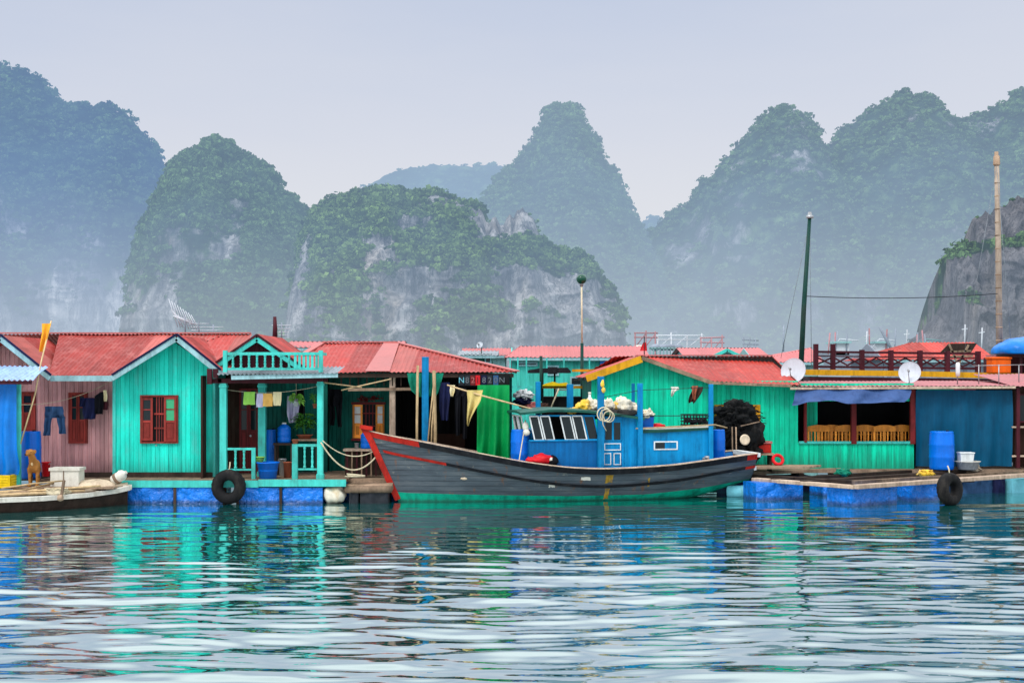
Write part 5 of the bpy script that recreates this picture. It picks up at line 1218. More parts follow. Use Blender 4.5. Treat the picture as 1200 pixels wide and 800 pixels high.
# hull marks: worn white scar and pale patch are small mended plates
mb = MB(); a = hp(.205, .60, .006); b = hp(.24, .57, .006); mb.blob(((a[0] + b[0]) / 2, (a[1] + b[1]) / 2 + .02, a[2]), .11, .05, .045, .3, 3, 2, 14, 8); bput(mb, 'mended_patch', M['cream'], hull)

# ---------------- cabin. Local y of the near wall:
WC = .80
def bpoly(pxs, w_, thick, mb, mi=0):
    pts = [bl(px, py, w_) for px, py in pxs]; mb.prism(pts, (0, thick, 0), mi); return mb
zroof = lambda px, py: bl(px, py, WC)
CB = thing('tmp_cabin', None, None); bpy.data.objects.remove(CB)
# lower cabin wall with window openings above: sill line and posts
mb = MB()
p0, p1 = bl(621, 517, WC), bl(747, 516, WC)
uF, uM, uA = bl(620.5, 530, WC).x, bl(746.5, 530, WC).x, bl(832, 530, WC).x
zs = bl(660, 516.5, WC).z; zd_f, zd_m, zd_a = bl(621, 549, WC).z, bl(700, 552, WC).z, bl(832, 541, WC).z
zt = bl(660, 486, WC).z
def pbox(mb, u0, u1, y0, y1, z0, z1, mi=0): return mb.box(u0, u1, y0, y1, z0, z1, mi)
uD0, uD1 = bl(703.5, 530, WC).x, bl(729, 530, WC).x
for y0 in (-WC, WC - .04):
    pbox(mb, uF, uD0 if y0 < 0 else uM, y0, y0 + .04, .62, zs)
pbox(mb, uF, uF + .04, -WC + .04, WC - .04, .62, zs)
cab = bput(mb, 'cabin_wall', M['boat_blue_dark'])
mb = MB()
mb.profiled((0, -WC + .001, 0), (1, 0, 0), (0, 0, 1), [(uD1, .62), (uM, .62), (uM, zt), (uD1, zt)], .13, .008, 'board'); pbox(mb, uD1, uM, -WC + .012, -WC + .04, .62, zt - .002)
pbox(mb, uM - .04, uM, -WC + .04, WC - .04, .62, zt); bput(mb, 'cabin_side_panel', M['boat_blue'])
mb = MB()
for u0, u1 in ((uD0 - .05, uD0 + .0), (uD1 - .0, uD1 + .03)): pbox(mb, u0, u1, -WC - .02, -WC + .05, .62, zt)
pbox(mb, uF, uD0, -WC - .015, -WC + .05, zt - .035, zt); pbox(mb, uF, uD0, -WC - .03, -WC + .05, zs, zs + .035)
bput(mb, 'cabin_frame', M['boat_blue'], cab)
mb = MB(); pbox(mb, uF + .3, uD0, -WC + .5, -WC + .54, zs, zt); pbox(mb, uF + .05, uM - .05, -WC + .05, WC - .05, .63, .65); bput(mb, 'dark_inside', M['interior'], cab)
# leaning window panes, white frames
slant = .13
def pane_frame(pxa, pxb, par, nm='window', white=True, y=-WC - .012):
    a, b = bl(pxa, 517, WC).x, bl(pxb, 517, WC).x; z0, z1 = zs + .03, zt - .03; f = .028
    P4 = [(a, z0), (b, z0), (b - slant, z1), (a - slant, z1)]
    mb = MB()
    for (q, r) in zip(P4, P4[1:] + P4[:1]):
        mb.beam((q[0], y, q[1]), (r[0], y, r[1]), .03, f, up=(0, 1, 0) if False else (0, 0, 1) if abs(q[1] - r[1]) < .01 else (1, 0, 0))
    o_ = bput(mb, nm, M['white_paint'] if white else M['boat_blue'], par)
    g = MB(); g.add([(p[0], y + .006, p[1]) for p in P4], [(0, 1, 2, 3)]); bput(g, 'pane', M['glass'], o_); return o_
for a, b in ((626.5, 636.5), (639, 649.5), (662.5, 674), (676.5, 687.5)): pane_frame(a, b, cab)
pane_frame(689.5, 701.5, cab, 'window', False)
for y in (-.45, .1):
    mb = MB(); z0, z1 = zs + .03, zt - .03
    for yy in (y, y + .42): mb.beam((uF - .02, yy, z0), (uF - slant, yy, z1), .03, .03)
    for z, uu in ((z0, uF - .02), (z1, uF - slant)): mb.beam((uu, y, z), (uu, y + .42, z), .03, .03)
    o_ = bput(mb, 'window', M['white_paint'], cab); g = MB(); g.add([(uF - .01, y, z0), (uF - slant + .01, y, z1), (uF - slant + .01, y + .42, z1), (uF - .01, y + .42, z0)], [(0, 1, 2, 3)]); bput(g, 'pane', M['glass'], o_)
# door with white outlined panels
mb = MB(); pbox(mb, uD0, uD1, -WC + .005, -WC + .03, .64, zt - .04)
dz0 = bl(716, 550, WC).z
dr = bput(mb, 'door', M['boat_blue'])
def outline(px0, px1, py0, py1, par, mat='white_paint', nm='panel_moulding', w_=.02, y=-WC):
    a, b = bl(px0, py1, WC), bl(px1, py0, WC); mb = MB()
    pbox(mb, a.x, b.x, y - .014, y + .004, a.z, a.z + w_); pbox(mb, a.x, b.x, y - .014, y + .004, b.z - w_, b.z)
    pbox(mb, a.x, a.x + w_, y - .014, y + .004, a.z + w_, b.z - w_); pbox(mb, b.x - w_, b.x, y - .014, y + .004, a.z + w_, b.z - w_)
    return bput(mb, nm, M[mat], par)
outline(708, 727.5, 519, 527.5, dr); outline(707.5, 716, 530.5, 544.5, dr); outline(719, 727.5, 530.5, 544.5, dr)
for a, b in ((709, 717), (719.5, 727)):
    q, r = bl(a, 515, WC), bl(b, 495, WC); mb = MB(); pbox(mb, q.x, r.x, -WC - .004, -WC + .003, q.z, r.z); bput(mb, 'pane', M['glass'], dr)
outline(708, 728, 493.5, 516.5, dr, 'boat_blue', 'pane_frame')
# front cabin roof: dark green edged, gently cambered
def cab_roof(px0, px1, pys, w_, mat_e, nm, over=.12, th=.055):
    ts = np.linspace(0, 1, 14); mb = MB(); top = []; n_w = 9
    uu = np.linspace(bl(px0, pys[0], w_).x, bl(px1, pys[-1], w_).x, 14)
    zz = np.interp(ts, np.linspace(0, 1, len(pys)), [bl(px0 + (px1 - px0) * k / (len(pys) - 1), p, w_ + over).z for k, p in enumerate(pys)])
    A = np.zeros((n_w, 14, 3))
    for i in range(n_w):
        yy = -w_ - over + (2 * w_ + 2 * over) * i / (n_w - 1); cam_ = .04 * (1 - (2 * i / (n_w - 1) - 1) ** 2)
        for j in range(14): A[i, j] = (uu[j], yy, zz[j] + cam_)
    Bt = A.copy(); Bt[..., 2] -= th
    mb.grid(A, 0, True); mb.grid(Bt, 0, True, flip=True)
    mb.grid(np.array([Bt[0], A[0]]), 0, False); mb.grid(np.array([Bt[-1], A[-1]]), 0, False, flip=True); mb.grid(np.array([Bt[:, 0], A[:, 0]]), 0, False, flip=True); mb.grid(np.array([Bt[:, -1], A[:, -1]]), 0, False)
    return bput(mb, nm, M[mat_e]), zz
M['roof_green_edge'] = paint('faded_green_roof_paint', C(30, 86, 76), .5, .15, .4, 3, .2, .5, C(30, 50, 50), .2)
rfo, _ = cab_roof(609, 754, [483.5, 479.5, 480.5, 484, 489.5], WC, 'roof_green_edge', 'cabin_roof')
# aft cabin
WA = .78
zA0, zA1 = bl(747, 507, WA).z, bl(832, 503, WA).z
mb = MB(); ua0, ua1 = uM + .012, uA
def apoly(y): return [(ua0, y, .66), (ua1, y, .74), (ua1, y, zA1), (ua0, y, zA0)]
mb.profiled((0, -WA, 0), (1, 0, 0), (0, 0, 1), [(ua0, .66), (ua1, .74), (ua1, zA1), (ua0, zA0)], .45, .004, 'board')
mb.prism(apoly(-WA + .006), (0, .03, 0)); mb.prism(apoly(WA - .03), (0, .03, 0)); mb.box(ua1 - .03, ua1, -WA + .04, WA - .035, .74, zA1 - .01)
aft = bput(mb, 'aft_cabin_wall', M['boat_blue'])
ar, _ = cab_roof(748, 838, [504.5, 503, 500], WA, 'roof_green_edge', 'aft_cabin_roof', .05, .06)
mb = MB(); q, r = bl(749, 502, WA), bl(832, 499.5, WA); mb.beam((q.x, -WA - .055, q.z), (r.x, -WA - .055, r.z), .012, .045); bput(mb, 'roof_edge_strip', M['white_foam'], ar)
WCs, WC = WC, WA
fr_ = outline(766, 794, 516.5, 527, aft, 'white_paint', 'window', .03, -WA - .006)
q, r = bl(768, 525.5, WA), bl(779, 518, WA); mb = MB(); pbox(mb, q.x, r.x, -WA - .008, -WA - .002, q.z, r.z); bput(mb, 'pane', M['glass'], fr_)
q, r = bl(779, 525.5, WA), bl(792.5, 518, WA); mb = MB(); pbox(mb, q.x, r.x, -WA - .011, -WA - .003, q.z, r.z); bput(mb, 'sliding_panel', M['boat_blue'], fr_)
WC = WCs
# posts
for (px, pyt, pyb, w_, r) in ((704, 441, 549, .88, .075), (750, 449, 549, .88, .062), (833, 450, 541, .86, .055), (668, 450, 482, -.86, .075), (630.5, 447, 482, -.86, .06), (742, 449, 485, -.86, .04)):
    a, b = bl(px, pyb, w_), bl(px + 1, pyt, w_); mb = MB(); mb.box(a.x - r, a.x + r, a.y - r * .7, a.y + r * .7, min(a.z, 1.0) if w_ > 0 else a.z - 1.0, b.z); modifier_bevel(bput(mb, 'post', M['post_blue']), .01)
mb = MB(); a, b = bl(704, 466, .88), bl(833, 454, .88); mb.tube([tuple(a), tuple(bl(750, 457, .88)), tuple(b)], .008, 5); bput(mb, 'wire_rail', M['rope_dark'])
mb = MB(); a, b = bl(750, 487, .88), bl(833, 487, .88); mb.tube([tuple(a), tuple(b)], .01, 5); bput(mb, 'wire_rail', M['rope_dark'])

# ---------------- things aboard (each its own)
def bw(px, py, w_):   # world point
    l = bl(px, py, w_); return BB + BA * l.x + BNr * w_ + Vector((0, 0, l.z))
def bdrum(label, px, pyt, pyb, w_, rpx, mat='drum'):
    p = bw(px, pyb, w_); return drum(label, px, pyt, pyb, p.y, rpx, mat)
bdrum('blue drum on the stern deck behind the aft cabin', 841.5, 503, 538, .15, 8.2)
bdrum('blue drum on deck just ahead of the cabin windows', 610.5, 503, 545, .35, 12)
p = bw(633, 543, .75)
rb = thing('red_bundle', 'red cloth bundle lying on deck ahead of the cabin', 'bundle', p)
mb = MB(); mb.blob(p + Vector((0, 0, .10)), .30, .22, .15, .35, 2.2, 3, 24, 14); mb.blob(p + Vector((-.18, -.05, .08)), .18, .14, .10, .3, 2, 4, 18, 10); mb.build('cloth', M['red_plastic'], rb)
mb = MB(); mb.blob(p + Vector((.30, -.04, .06)), .14, .12, .13, .4, 3, 7, 16, 10); mb.build('dark_rag', M['black_cloth'], rb); mb = MB(); mb.blob(p + Vector((.26, -.12, .10)), .05, .04, .06, .3, 3, 8, 12, 8); mb.build('white_rag', M['white_foam'], rb)
ttop = lambda px, py, w_=.35: bw(px, py, w_)
sacks = [('pale yellow sack at the left end of the cabin roof', 684, 477, 9, 7.5, 'bag_yellow', 2), ('white sack beside the yellow one on the cabin roof', 697, 476, 8, 7, 'bag', 3), ('white sack right of the near blue post on the cabin roof', 710, 476, 10, 8, 'bag', 4), ('big pale sack with yellow stains in the middle of the cabin roof', 730, 476.5, 13, 9.5, 'bag', 5), ('yellow patched sack in front of the big pale sack', 722, 478, 9, 7, 'bag_yellow', 6), ('white sack at the right end of the cabin roof', 744, 481, 8, 7, 'bag', 9), ('small slack white sack hanging over the aft end of the cabin roof', 757, 485, 8, 4.5, 'bag', 10), ('flat yellow sack lying far left on the cabin roof', 672, 482, 7, 4, 'bag_yellow', 12)]
for lab, px, py, rx, rz, mt, sd_ in sacks:
    p = ttop(px, py); s = K * p.y
    t_ = thing('sack', lab, 'sack', p - Vector((0, 0, rz * s)), 'sacks piled on the cabin roof')
    mb = MB(); mb.blob(p, rx * s, rx * s * .8, rz * s, .62, 3.1, sd_, 40, 24); mb.build('sack_body', M[mt], t_)
    mb = MB(); q = p + Vector((rx * s * .5 * (-1) ** sd_, -.05, rz * s * .85)); mb.blob(q, .05, .05, .07, .5, 4, sd_ + 1, 10, 8); mb.build('tied_neck', M[mt], t_)
p0_, p1_ = bw(667, 484.5, .3), bw(749, 486.5, .3)
nt = MB(); A_ = p0_.lerp(p1_, .5); nt.blob(A_ + Vector((0, 0, .02)), (p1_ - p0_).length * .52, .55, .13, .3, 4, 5, 40, 12); tag(nt.build('black_net', M['net'], None, A_), 'black net spread flat under the sacks on the cabin roof', 'net')
p = bw(698, 463, .3); bt = thing('bottle', 'tall white plastic bottle standing among the roof sacks', 'bottle', bw(691, 478, .2)); q = bw(691, 478, .2)
mb = MB(); mb.lathe(q, [(.06, -.08), (.065, .0), (.065, .22), (.03, .28), (.03, .34)], 12); mb.build('bottle_body', M['white_paint'], bt); mb = MB(); mb.lathe(q + Vector((0, 0, .34)), [(.036, 0), (.036, .05)], 10); mb.build('cap', M['white_foam'], bt)
q = bw(758.5, 501, .2); bk = thing('blue_crate', 'dark blue plastic tub on the aft cabin roof under the last sack', 'tub', q); s = K * q.y
mb = MB(); w0, h0 = 7 * s, 13 * s
mb.prism([q + Vector((-w0 * .9, -.15, -.03)), q + Vector((w0 * .9, -.15, -.03)), q + Vector((w0, -.18, h0)), q + Vector((-w0, -.18, h0))], (0, .36, 0)); mb.build('tub', M['drum'], bk)
mb = MB(); mb.box(q.x - w0 * 1.05, q.x + w0 * 1.05, q.y - .2, q.y + .2, q.z + h0 + .002, q.z + h0 + .03); mb.build('rim', M['navy'], bk)
q = bw(771, 500, .3); rd = MB(); rd.blob(q, .17, .14, .09, .4, 2.5, 3, 18, 10); tag(rd.build('red_bag', M['red_plastic'], None, q), 'small red bag lying beside the blue tub on the aft roof', 'bag')
q = bw(815, 498, .2); cg = thing('wire_crate', 'dark wire crate of floats on the aft cabin roof', 'crate', q); s = K * q.y
mb = MB(); x0, x1, z0, z1 = q.x - 15 * s, q.x + 14 * s, q.z, q.z + 12 * s
for x_ in np.linspace(x0, x1, 9): mb.box(x_ - .008, x_ + .008, q.y - .26, q.y - .244, z0, z1); mb.box(x_ - .008, x_ + .008, q.y + .244, q.y + .26, z0, z1)
for z_ in np.linspace(z0, z1, 4): mb.box(x0 - .01, x1 + .01, q.y - .28, q.y - .264, z_, z_ + .02); mb.box(x0 - .01, x1 + .01, q.y + .264, q.y + .28, z_, z_ + .02); mb.box(x0 - .03, x0 - .012, q.y - .26, q.y + .26, z_, z_ + .02); mb.box(x1 + .012, x1 + .03, q.y - .26, q.y + .26, z_, z_ + .02)
mb.build('frame', M['black_paint'], cg)
mb = MB()
for i in range(11): mb.blob((x0 + .06 + i * (x1 - x0 - .1) / 11, q.y + random.uniform(-.15, .15), z0 + .08 + random.uniform(0, .05)), .06, .06, .06, .2, 2, i, 10, 8)
mb.build('float_heap', M['net'], cg)
# looped hose on the post
rl = MB(); q = bw(707.5, 485, .95)
for k in range(3): rl.torus(q + Vector((.06 * k, -.02 * k, -.03 * k)), (.25 * k - .2, 1, .1), .16 - .015 * k, .014, 24, 6)
rl.tube([q + Vector((-.05, -.02, .1)), q + Vector((-.02, -.03, -.25)), q + Vector((.06, -.03, -.4))], .012, 6)
tag(rl.build('looped_hose', M['rope'], None, q), 'white looped rope hung on the near cabin post', 'rope')
q = bw(706, 450, .93); rg = MB(); rg.blob(q, .05, .04, .09, .5, 3, 2, 12, 8); rg.blob(q + Vector((.02, 0, -.14)), .05, .04, .07, .4, 3, 5, 12, 8, 0); tag(rg.build('yellow_rag', M['bag_yellow'], None, q), 'white and yellow rag tied to the top of the near cabin post', 'rag')
line('rope', 'pale rope slanting from the cabin roof corner down to the foredeck', sagline(bw(616, 492, .6), bw(608, 541, .95), .02), .014, 'rope')
q = bw(616, 500, .7); wb = MB(); wb.blob(q, .07, .06, .12, .3, 3, 4, 14, 10); wb.blob(q + Vector((.02, -.02, -.13)), .08, .07, .08, .3, 3, 6, 14, 10); tag(wb.build('white_bag', M['white_foam'], None, q), 'small white bag tied at the front corner of the cabin', 'bag')
sh = thing('sandal', 'pair of dark shoes pegged on the wire above the aft cabin', 'shoes', bw(808, 455, .88))
q = bw(806, 452, .88)
mb = MB(); cloth_rows(mb, [(453, 809, 824), (458, 811, 823), (464, 808, 819), (471, 806, 813)], 34.9, 2.5, .06, 4, 14, 5, 0, 0, 4); mb.build('dark_cloth', M['interior_warm'], sh); mb = MB(); cloth_rows(mb, [(452, 811, 818), (460, 811, 816), (468, 812, 815)], 34.84, 1.5, .04, 7, 9, 5, 0, 0, 3); mb.build('pale_strap', M['terracotta'], sh)
sh['label'] = 'dark red and brown rags knotted on the wire above the aft cabin'; sh['category'] = 'rag'; sh.name = 'knotted_rag'
q = bw(790, 454.5, .88); wr = MB(); cloth_rows(wr, [(453, 786, 795), (456, 787, 796), (459, 786.5, 791), (464, 786, 788.5)], 34.9, 2, .04, 3, 12, 4, 0, 0, 3); tag(wr.build('white_rag', M['white_foam'], None, q), 'small white rag pegged on the wire above the aft cabin window', 'rag')
line('pole', 'pale pole lying from the aft cabin roof out over the stern drum', [bw(745, 502, .9), bw(838, 497.5, .9), bw(852, 501, .6)], .018, 'bamboo', 'pole')
q = bw(829, 541, .82); bo = thing('bollard', 'small grey fitting bolted on the rail at the stern drum', 'fitting', q); mb = MB(); mb.lathe(q, [(.06, -.05), (.05, .08), (.08, .1), (.08, .14), (.03, .15)], 12); mb.build('post', M['metal'], bo); mb = MB(); mb.lathe(q + Vector((-.12, 0, .08)), [(.03, 0), (.03, .24)], 10, axis=(1, 0, 0)); mb.build('bar', M['metal'], bo)
q = bw(858, 538, .0); 
# ================================================================== sea green house on the right
DGn = 38.0; ZF = .55
R_ = thing('floating_house', 'long sea green house with a mustard gable board and open veranda', 'house', (X(880, DGn), DGn + 2, ZF))
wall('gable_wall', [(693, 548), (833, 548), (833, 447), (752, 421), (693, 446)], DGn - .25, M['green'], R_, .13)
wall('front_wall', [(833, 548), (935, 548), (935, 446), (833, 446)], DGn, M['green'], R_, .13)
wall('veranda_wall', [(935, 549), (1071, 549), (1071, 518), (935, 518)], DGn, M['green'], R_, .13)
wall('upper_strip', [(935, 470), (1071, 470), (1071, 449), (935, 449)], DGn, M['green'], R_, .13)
mb = MB(); mb.box(X(833, DGn) - .05, X(833, DGn) + .02, DGn - .27, DGn + .03, ZF, Z(447, DGn)); mb.build('corner_post', M['green'], R_)
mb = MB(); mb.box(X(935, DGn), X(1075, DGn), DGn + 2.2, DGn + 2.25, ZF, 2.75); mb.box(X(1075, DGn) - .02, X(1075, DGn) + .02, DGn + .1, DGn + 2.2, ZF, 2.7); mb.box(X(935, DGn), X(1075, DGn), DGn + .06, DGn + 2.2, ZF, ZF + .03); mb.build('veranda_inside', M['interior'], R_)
wall('inner_wall', [(944, 548), (958, 548), (958, 466), (944, 466)], DGn + .6, M['green'], R_, .13)
mb = MB(); mb.box(X(693, DGn), X(1186, DGn), DGn + 5.0, DGn + 5.1, .5, 2.6); mb.box(X(693, DGn), X(693, DGn) + .05, DGn - .2, DGn + 5, .5, Z(446, DGn)); mb.build('rear_wall', M['dark_green'], R_)
# roof
rf = MB(); De = DGn - .4; RDp = 41.5; zrg = Z(417.5, RDp); zeg = Z(446.5, De)
roof_plane(rf, (X(830, De), De, zeg), (X(938, De), De, Z(451, De)), (X(905, RDp), RDp, zrg), (X(745, RDp), RDp, zrg), .12, .012)
Dg = De - .15; zp = Z(417, Dg); xm = X(752, Dg)
roof_plane(rf, (X(834, Dg), Dg, Z(447, Dg)), (X(834, Dg), RDp, Z(447, Dg)), (xm, RDp, zp), (xm, Dg, zp), .12, .012)
roof_plane(rf, (X(686, Dg), Dg, Z(442, Dg)), (X(686, Dg), RDp + 2, Z(442, Dg)), (xm, RDp + 2, zp), (xm, Dg, zp), .12, .012)
roof_plane(rf, (X(686, De), RDp + 3.5, zeg), (X(1000, De), RDp + 3.5, zeg), (X(905, RDp), RDp, zrg), (X(720, RDp), RDp, zrg), .12, .012)
roof_plane(rf, (X(938, De), De, Z(451, De)), (X(1000, De), RDp + 3.5, zeg - .1), (X(905, RDp), RDp + .1, zrg), (X(905, RDp), RDp, zrg), .12, .012)
worn(rf); ro = rf.build('roof', [M['roof2'], M['roof_worn'], M['roof_rust']], R_)
cp = MB(); cp.beam((X(745, RDp), RDp, zrg + .03), (X(905, RDp), RDp, zrg + .03), .2, .03); cp.build('ridge_cap', M['roof_pale'], ro)
rd = MB(); roof_plane(rd, (X(926, De), De - .06, Z(452.5, De)), (X(1190, De), De - .06, Z(452, De)), (X(1190, 41), 41, Z(447.3, 41)), (X(926, 41), 41, Z(446.6, 41)), .12, .012); rd.build('veranda_roof', M['roof_dusty'], R_)
fa = MB(); fascia(fa, (687, 439.5), (752, 416.5), Dg - .02, 8); fa.build('gable_board', M['yellow_trim'], R_)['label'] = 'mustard yellow gable board'
fa = MB(); fascia(fa, (752, 417), (834, 446), Dg - .02, 4.5); fascia(fa, (834, 447), (928, 450.5), De - .02, 3); fa.build('gable_board', M['wood'], R_)
mb = MB(); mb.beam(P(926, 455, De - .05), P(1190, 453.6, De - .05), .05, .06); mb.build('veranda_beam', M['wood_pale'], R_)
for px0, px1, nm in ((942, 945, 'veranda_post'), (997, 1003, 'veranda_post'), (1066, 1072, 'veranda_post')):
    mb = MB(); mb.box(X(px0, DGn), X(px1, DGn), DGn - .08, DGn + .05, Z(520, DGn) if px0 != 942 else Z(518, DGn), Z(456, DGn)); modifier_bevel(mb.build(nm, M['maroon'], R_), .008)
mb = MB(); mb.box(X(936, DGn), X(1071, DGn), DGn - .05, DGn + .06, Z(519.6, DGn), Z(516.8, DGn)); mb.build('veranda_sill', M['teal_trim'], R_)
for a, b, c, d in ((837, 848, 474, 500), (879, 890.5, 474, 514)):
    mb = MB(); leaf(mb, X(a, DGn), X(b, DGn), Z(d, DGn), Z(c, DGn), DGn - .02, .6); mb.build('shutter', [M['yellow_trim'], M['yellow_trim']], R_)
mb = MB(); mb.box(X(848, DGn), X(879, DGn), DGn - .03, DGn - .016, Z(514, DGn), Z(474, DGn)); mb.build('shaded_opening_panel', M['interior'], R_)  # near-black panel on the wall, painted as the shade inside
# awning and its cloth
mb = MB(); cloth_rows(mb, [(453, 934, 1068), (459, 931, 1067), (466, 928, 1063), (471, 926, 1056)], DGn - .35, 3.1, .10, 2, 60, 8, .4, 0, 5); tag(mb.build('awning_cloth', M['navy_cloth'], None, P(998, 462, DGn - .5)), 'faded navy cloth awning sagging over the veranda opening', 'awning')
# honey wood chairs behind the veranda sill
def chair(px, label, first):
    D = DGn + .42; s = K * D
    if first:
        t_ = thing('wooden_chair', label, 'chair', (X(px, D), D, ZF + .03), 'honey wooden chairs in the veranda'); x0, z0 = X(px, D), ZF + .03; w2 = .27
        zs_, zt = z0 + .45, Z(505, D)
        for sx in (-1, 1):
            for yy in (-.22, .2): mb = MB(); mb.box(x0 + sx * w2 - .025, x0 + sx * w2 + .025, D + yy - .025, D + yy + .025, z0, zs_ if yy > 0 else zt + .10); mb.build('leg', M['honey'], t_)
        mb = MB(); mb.box(x0 - w2 - .03, x0 + w2 + .03, D - .25, D + .25, zs_ + .002, zs_ + .04); mb.build('seat', M['honey'], t_)
        mb = MB(); n_ = 9; A = [(x0 - w2 - .03 + (2 * w2 + .06) * i / (n_ - 1), .035 * math.cos((i / (n_ - 1) - .5) * 2.6)) for i in range(n_)]
        mb.prism([(x, D - .262, zt - .0) for x, d in A] + [(x, D - .262, zt + .11 + d * 2) for x, d in reversed(A)], (0, .035, 0)); mb.build('top_rail', M['honey'], t_)
        for i in range(5): mb = MB(); xx = x0 - .19 + i * .095; mb.box(xx - (.018 if i != 2 else .04), xx + (.018 if i != 2 else .04), D - .24, D - .222, zs_ + .04, zt + .002); mb.build('back_slat', M['honey'], t_)
        return t_
c0 = None
chl = ['leftmost wooden chair behind the veranda sill', 'wooden chair second from the left in the veranda', 'wooden chair just left of the maroon middle veranda post', 'wooden chair just right of the maroon middle veranda post', 'wooden chair at the centre of the right veranda bay', 'wooden chair at the far right end of the veranda']
for i, px in enumerate((957, 974, 990, 1013, 1033, 1055)):
    if c0 is None: c0 = chair(px, chl[0], True)
    else:
        c = copy_tree(c0); c.location = (X(px, DGn + .42), DGn + .42 + .10 * (i % 2), ZF + .03); c['label'] = chl[i]; c.rotation_euler = (0, 0, random.uniform(-.15, .15))
vt = thing('table', 'honey wooden table between the veranda chairs', 'table', (X(1010, DGn + 1.4), DGn + 1.4, ZF + .03)); Dq = DGn + 1.5
mb = MB(); mb.box(X(962, Dq), X(1058, Dq), Dq - .35, Dq + .35, Z(509, Dq), Z(507, Dq)); mb.build('tabletop', M['honey'], vt)
for px in (965, 1053):
    for yy in (-.3, .25): mb = MB(); mb.box(X(px, Dq), X(px, Dq) + .06, Dq + yy, Dq + yy + .06, ZF + .03, Z(509, Dq)); mb.build('leg', M['honey'], vt)
# deep blue tarpaulin wall
tw = MB(); cloth_rows(tw, [(457, 1073, 1186), (480, 1073, 1186), (520, 1073.5, 1185), (546, 1073, 1184)], DGn - .1, 3.6, .10, 9, 60, 12, .05); tag(tw.build('blue_tarpaulin', M['deep_tarp'], None, P(1130, 545, DGn - .1)), 'deep teal blue tarpaulin hung as the wall right of the veranda', 'tarpaulin')
# satellite dishes
def dish(label, px, py, rpx, D, foot_py, tilt=(-.55, -1, .35)):
    s = K * D; c = P(px, py, D); ax = Vector(tilt).normalized(); r = rpx * s
    t_ = thing('satellite_dish', label, 'dish', P(px + 2, foot_py, D))
    mb = MB(); prof = [(r * k / 8, -r * .22 * (1 - (k / 8) ** 2)) for k in range(9)]; prof += [(r * 1.01, .005), (r, -.015)] + [(r * k / 8, -r * .22 * (1 - (k / 8) ** 2) - .02) for k in range(8, -1, -1)]
    mb.lathe(c, prof, 32, 0, ax); mb.build('reflector', M['dish'], t_)
    f = c + ax * r * .75; mb = MB(); dn = Vector((0, 0, -1)) - ax * Vector((0, 0, -1)).dot(ax); dn.normalize()
    mb.tube([c + dn * r * .98, f + dn * r * .1], .012, 6); mb.lathe(f + dn * r * .05, [(.035, -.05), (.03, .06)], 10, 0, ax); mb.build('feed_arm', M['metal'], t_)
    mb = MB(); b = P(px + 2, foot_py, D); mb.tube([c - ax * r * .24, c - ax * (r * .24 + .1) + Vector((0, .0, -.05)), Vector((b.x, b.y + .25, b.z + .15)), Vector((b.x, b.y + .25, b.z - .08))], .022, 8); mb.build('stand', M['metal'], t_); return t_
dish('white satellite dish beside the green mast on the veranda roof', 929.5, 434, 15, 38.9, 452, (-.62, -1, .30))
dish('white satellite dish above the right end of the navy awning', 1066, 436, 12.8, 38.3, 452, (-.45, -1, .28))
dish('tiny white satellite dish on the far hut behind the hipped roof', 562, 404, 4, 55, 412)
# net heap by the wall
nh = thing('net_heap', 'big heap of black fishing net piled on a frame against the green wall', 'net', P(865, 548, 36.9)); Dn = 36.9
mb = MB(); mb.blob(P(863, 488, Dn), 24 * K * Dn, .5, 17 * K * Dn, .6, 3.2, 3, 70, 40); mb.blob(P(850, 506, Dn + .1), 24 * K * Dn, .4, 20 * K * Dn, .4, 2.6, 8, 44, 24); mb.blob(P(878, 508, Dn - .05), 16 * K * Dn, .35, 24 * K * Dn, .4, 2.8, 11, 44, 24); mb.blob(P(866, 528, Dn + .1), 26 * K * Dn, .35, 18 * K * Dn, .35, 2.8, 15, 40, 20)
nm_ = mb.build('net_pile', M['net'], nh)
mb = MB()
for i in range(420):
    a = random.uniform(0, 6.28); px = 863 + 25 * math.cos(a) * random.uniform(.3, 1); py = 494 + 22 * math.sin(a) * random.uniform(.3, 1); b = random.uniform(0, 6.28)
    c = P(px, py, Dn - .42 + .3 * abs(px - 863) / 25); mb.tube([c, c + Vector((math.cos(b) * .12, -.03, math.sin(b) * .12 + .03)), c + Vector((math.cos(b) * .28, .03, math.sin(b) * .25 - .05))], .010, 5)
mb.build('cords', M['net'], nh)
mb = MB()
for px in (858, 862.5): mb.tube([P(px, 500, Dn - .45), P(px + .6, 541, Dn - .5)], .018, 6)
mb.tube([P(868, 499, Dn - .5), P(890, 494, Dn - .4)], .016, 6); mb.build('stakes', M['wood'], nh)
mb = MB(); c = P(873, 515, Dn - .55); mb.lathe(c, [(.02, -.05), (.13, -.02), (.14, 0), (.115, .012), (.09, 0), (.01, -.012)], 22, 0, (.25, -1, .1)); tag(mb.build('round_hat', M['cream'], None, c), 'round pale basket lid hanging on the black net heap', 'lid')
bx = thing('cooler_box', 'red cooler box with a pinkish white lid beside the net heap', 'box', P(896, 529, 37.0)); Dq = 36.9
mb = MB(); mb.box(X(889, Dq), X(904, Dq), Dq, Dq + .4, Z(530.5, Dq), Z(520, Dq)); modifier_bevel(mb.build('box_body', M['red_paint'], bx), .015); mb = MB(); mb.box(X(888, Dq), X(905, Dq), Dq - .03, Dq + .43, Z(519.8, Dq), Z(517, Dq)); modifier_bevel(mb.build('lid', M['roof_pale'], bx), .01)
sl_ = thing('shelf_rack', 'low plank shelf holding the red cooler box by the green wall', 'shelf', P(885, 545, 37.1))
mb = MB(); mb.box(X(838, Dq), X(906, Dq), Dq - .1, Dq + .5, Z(533, Dq), Z(530.7, Dq)); mb.build('top', M['wood'], sl_)
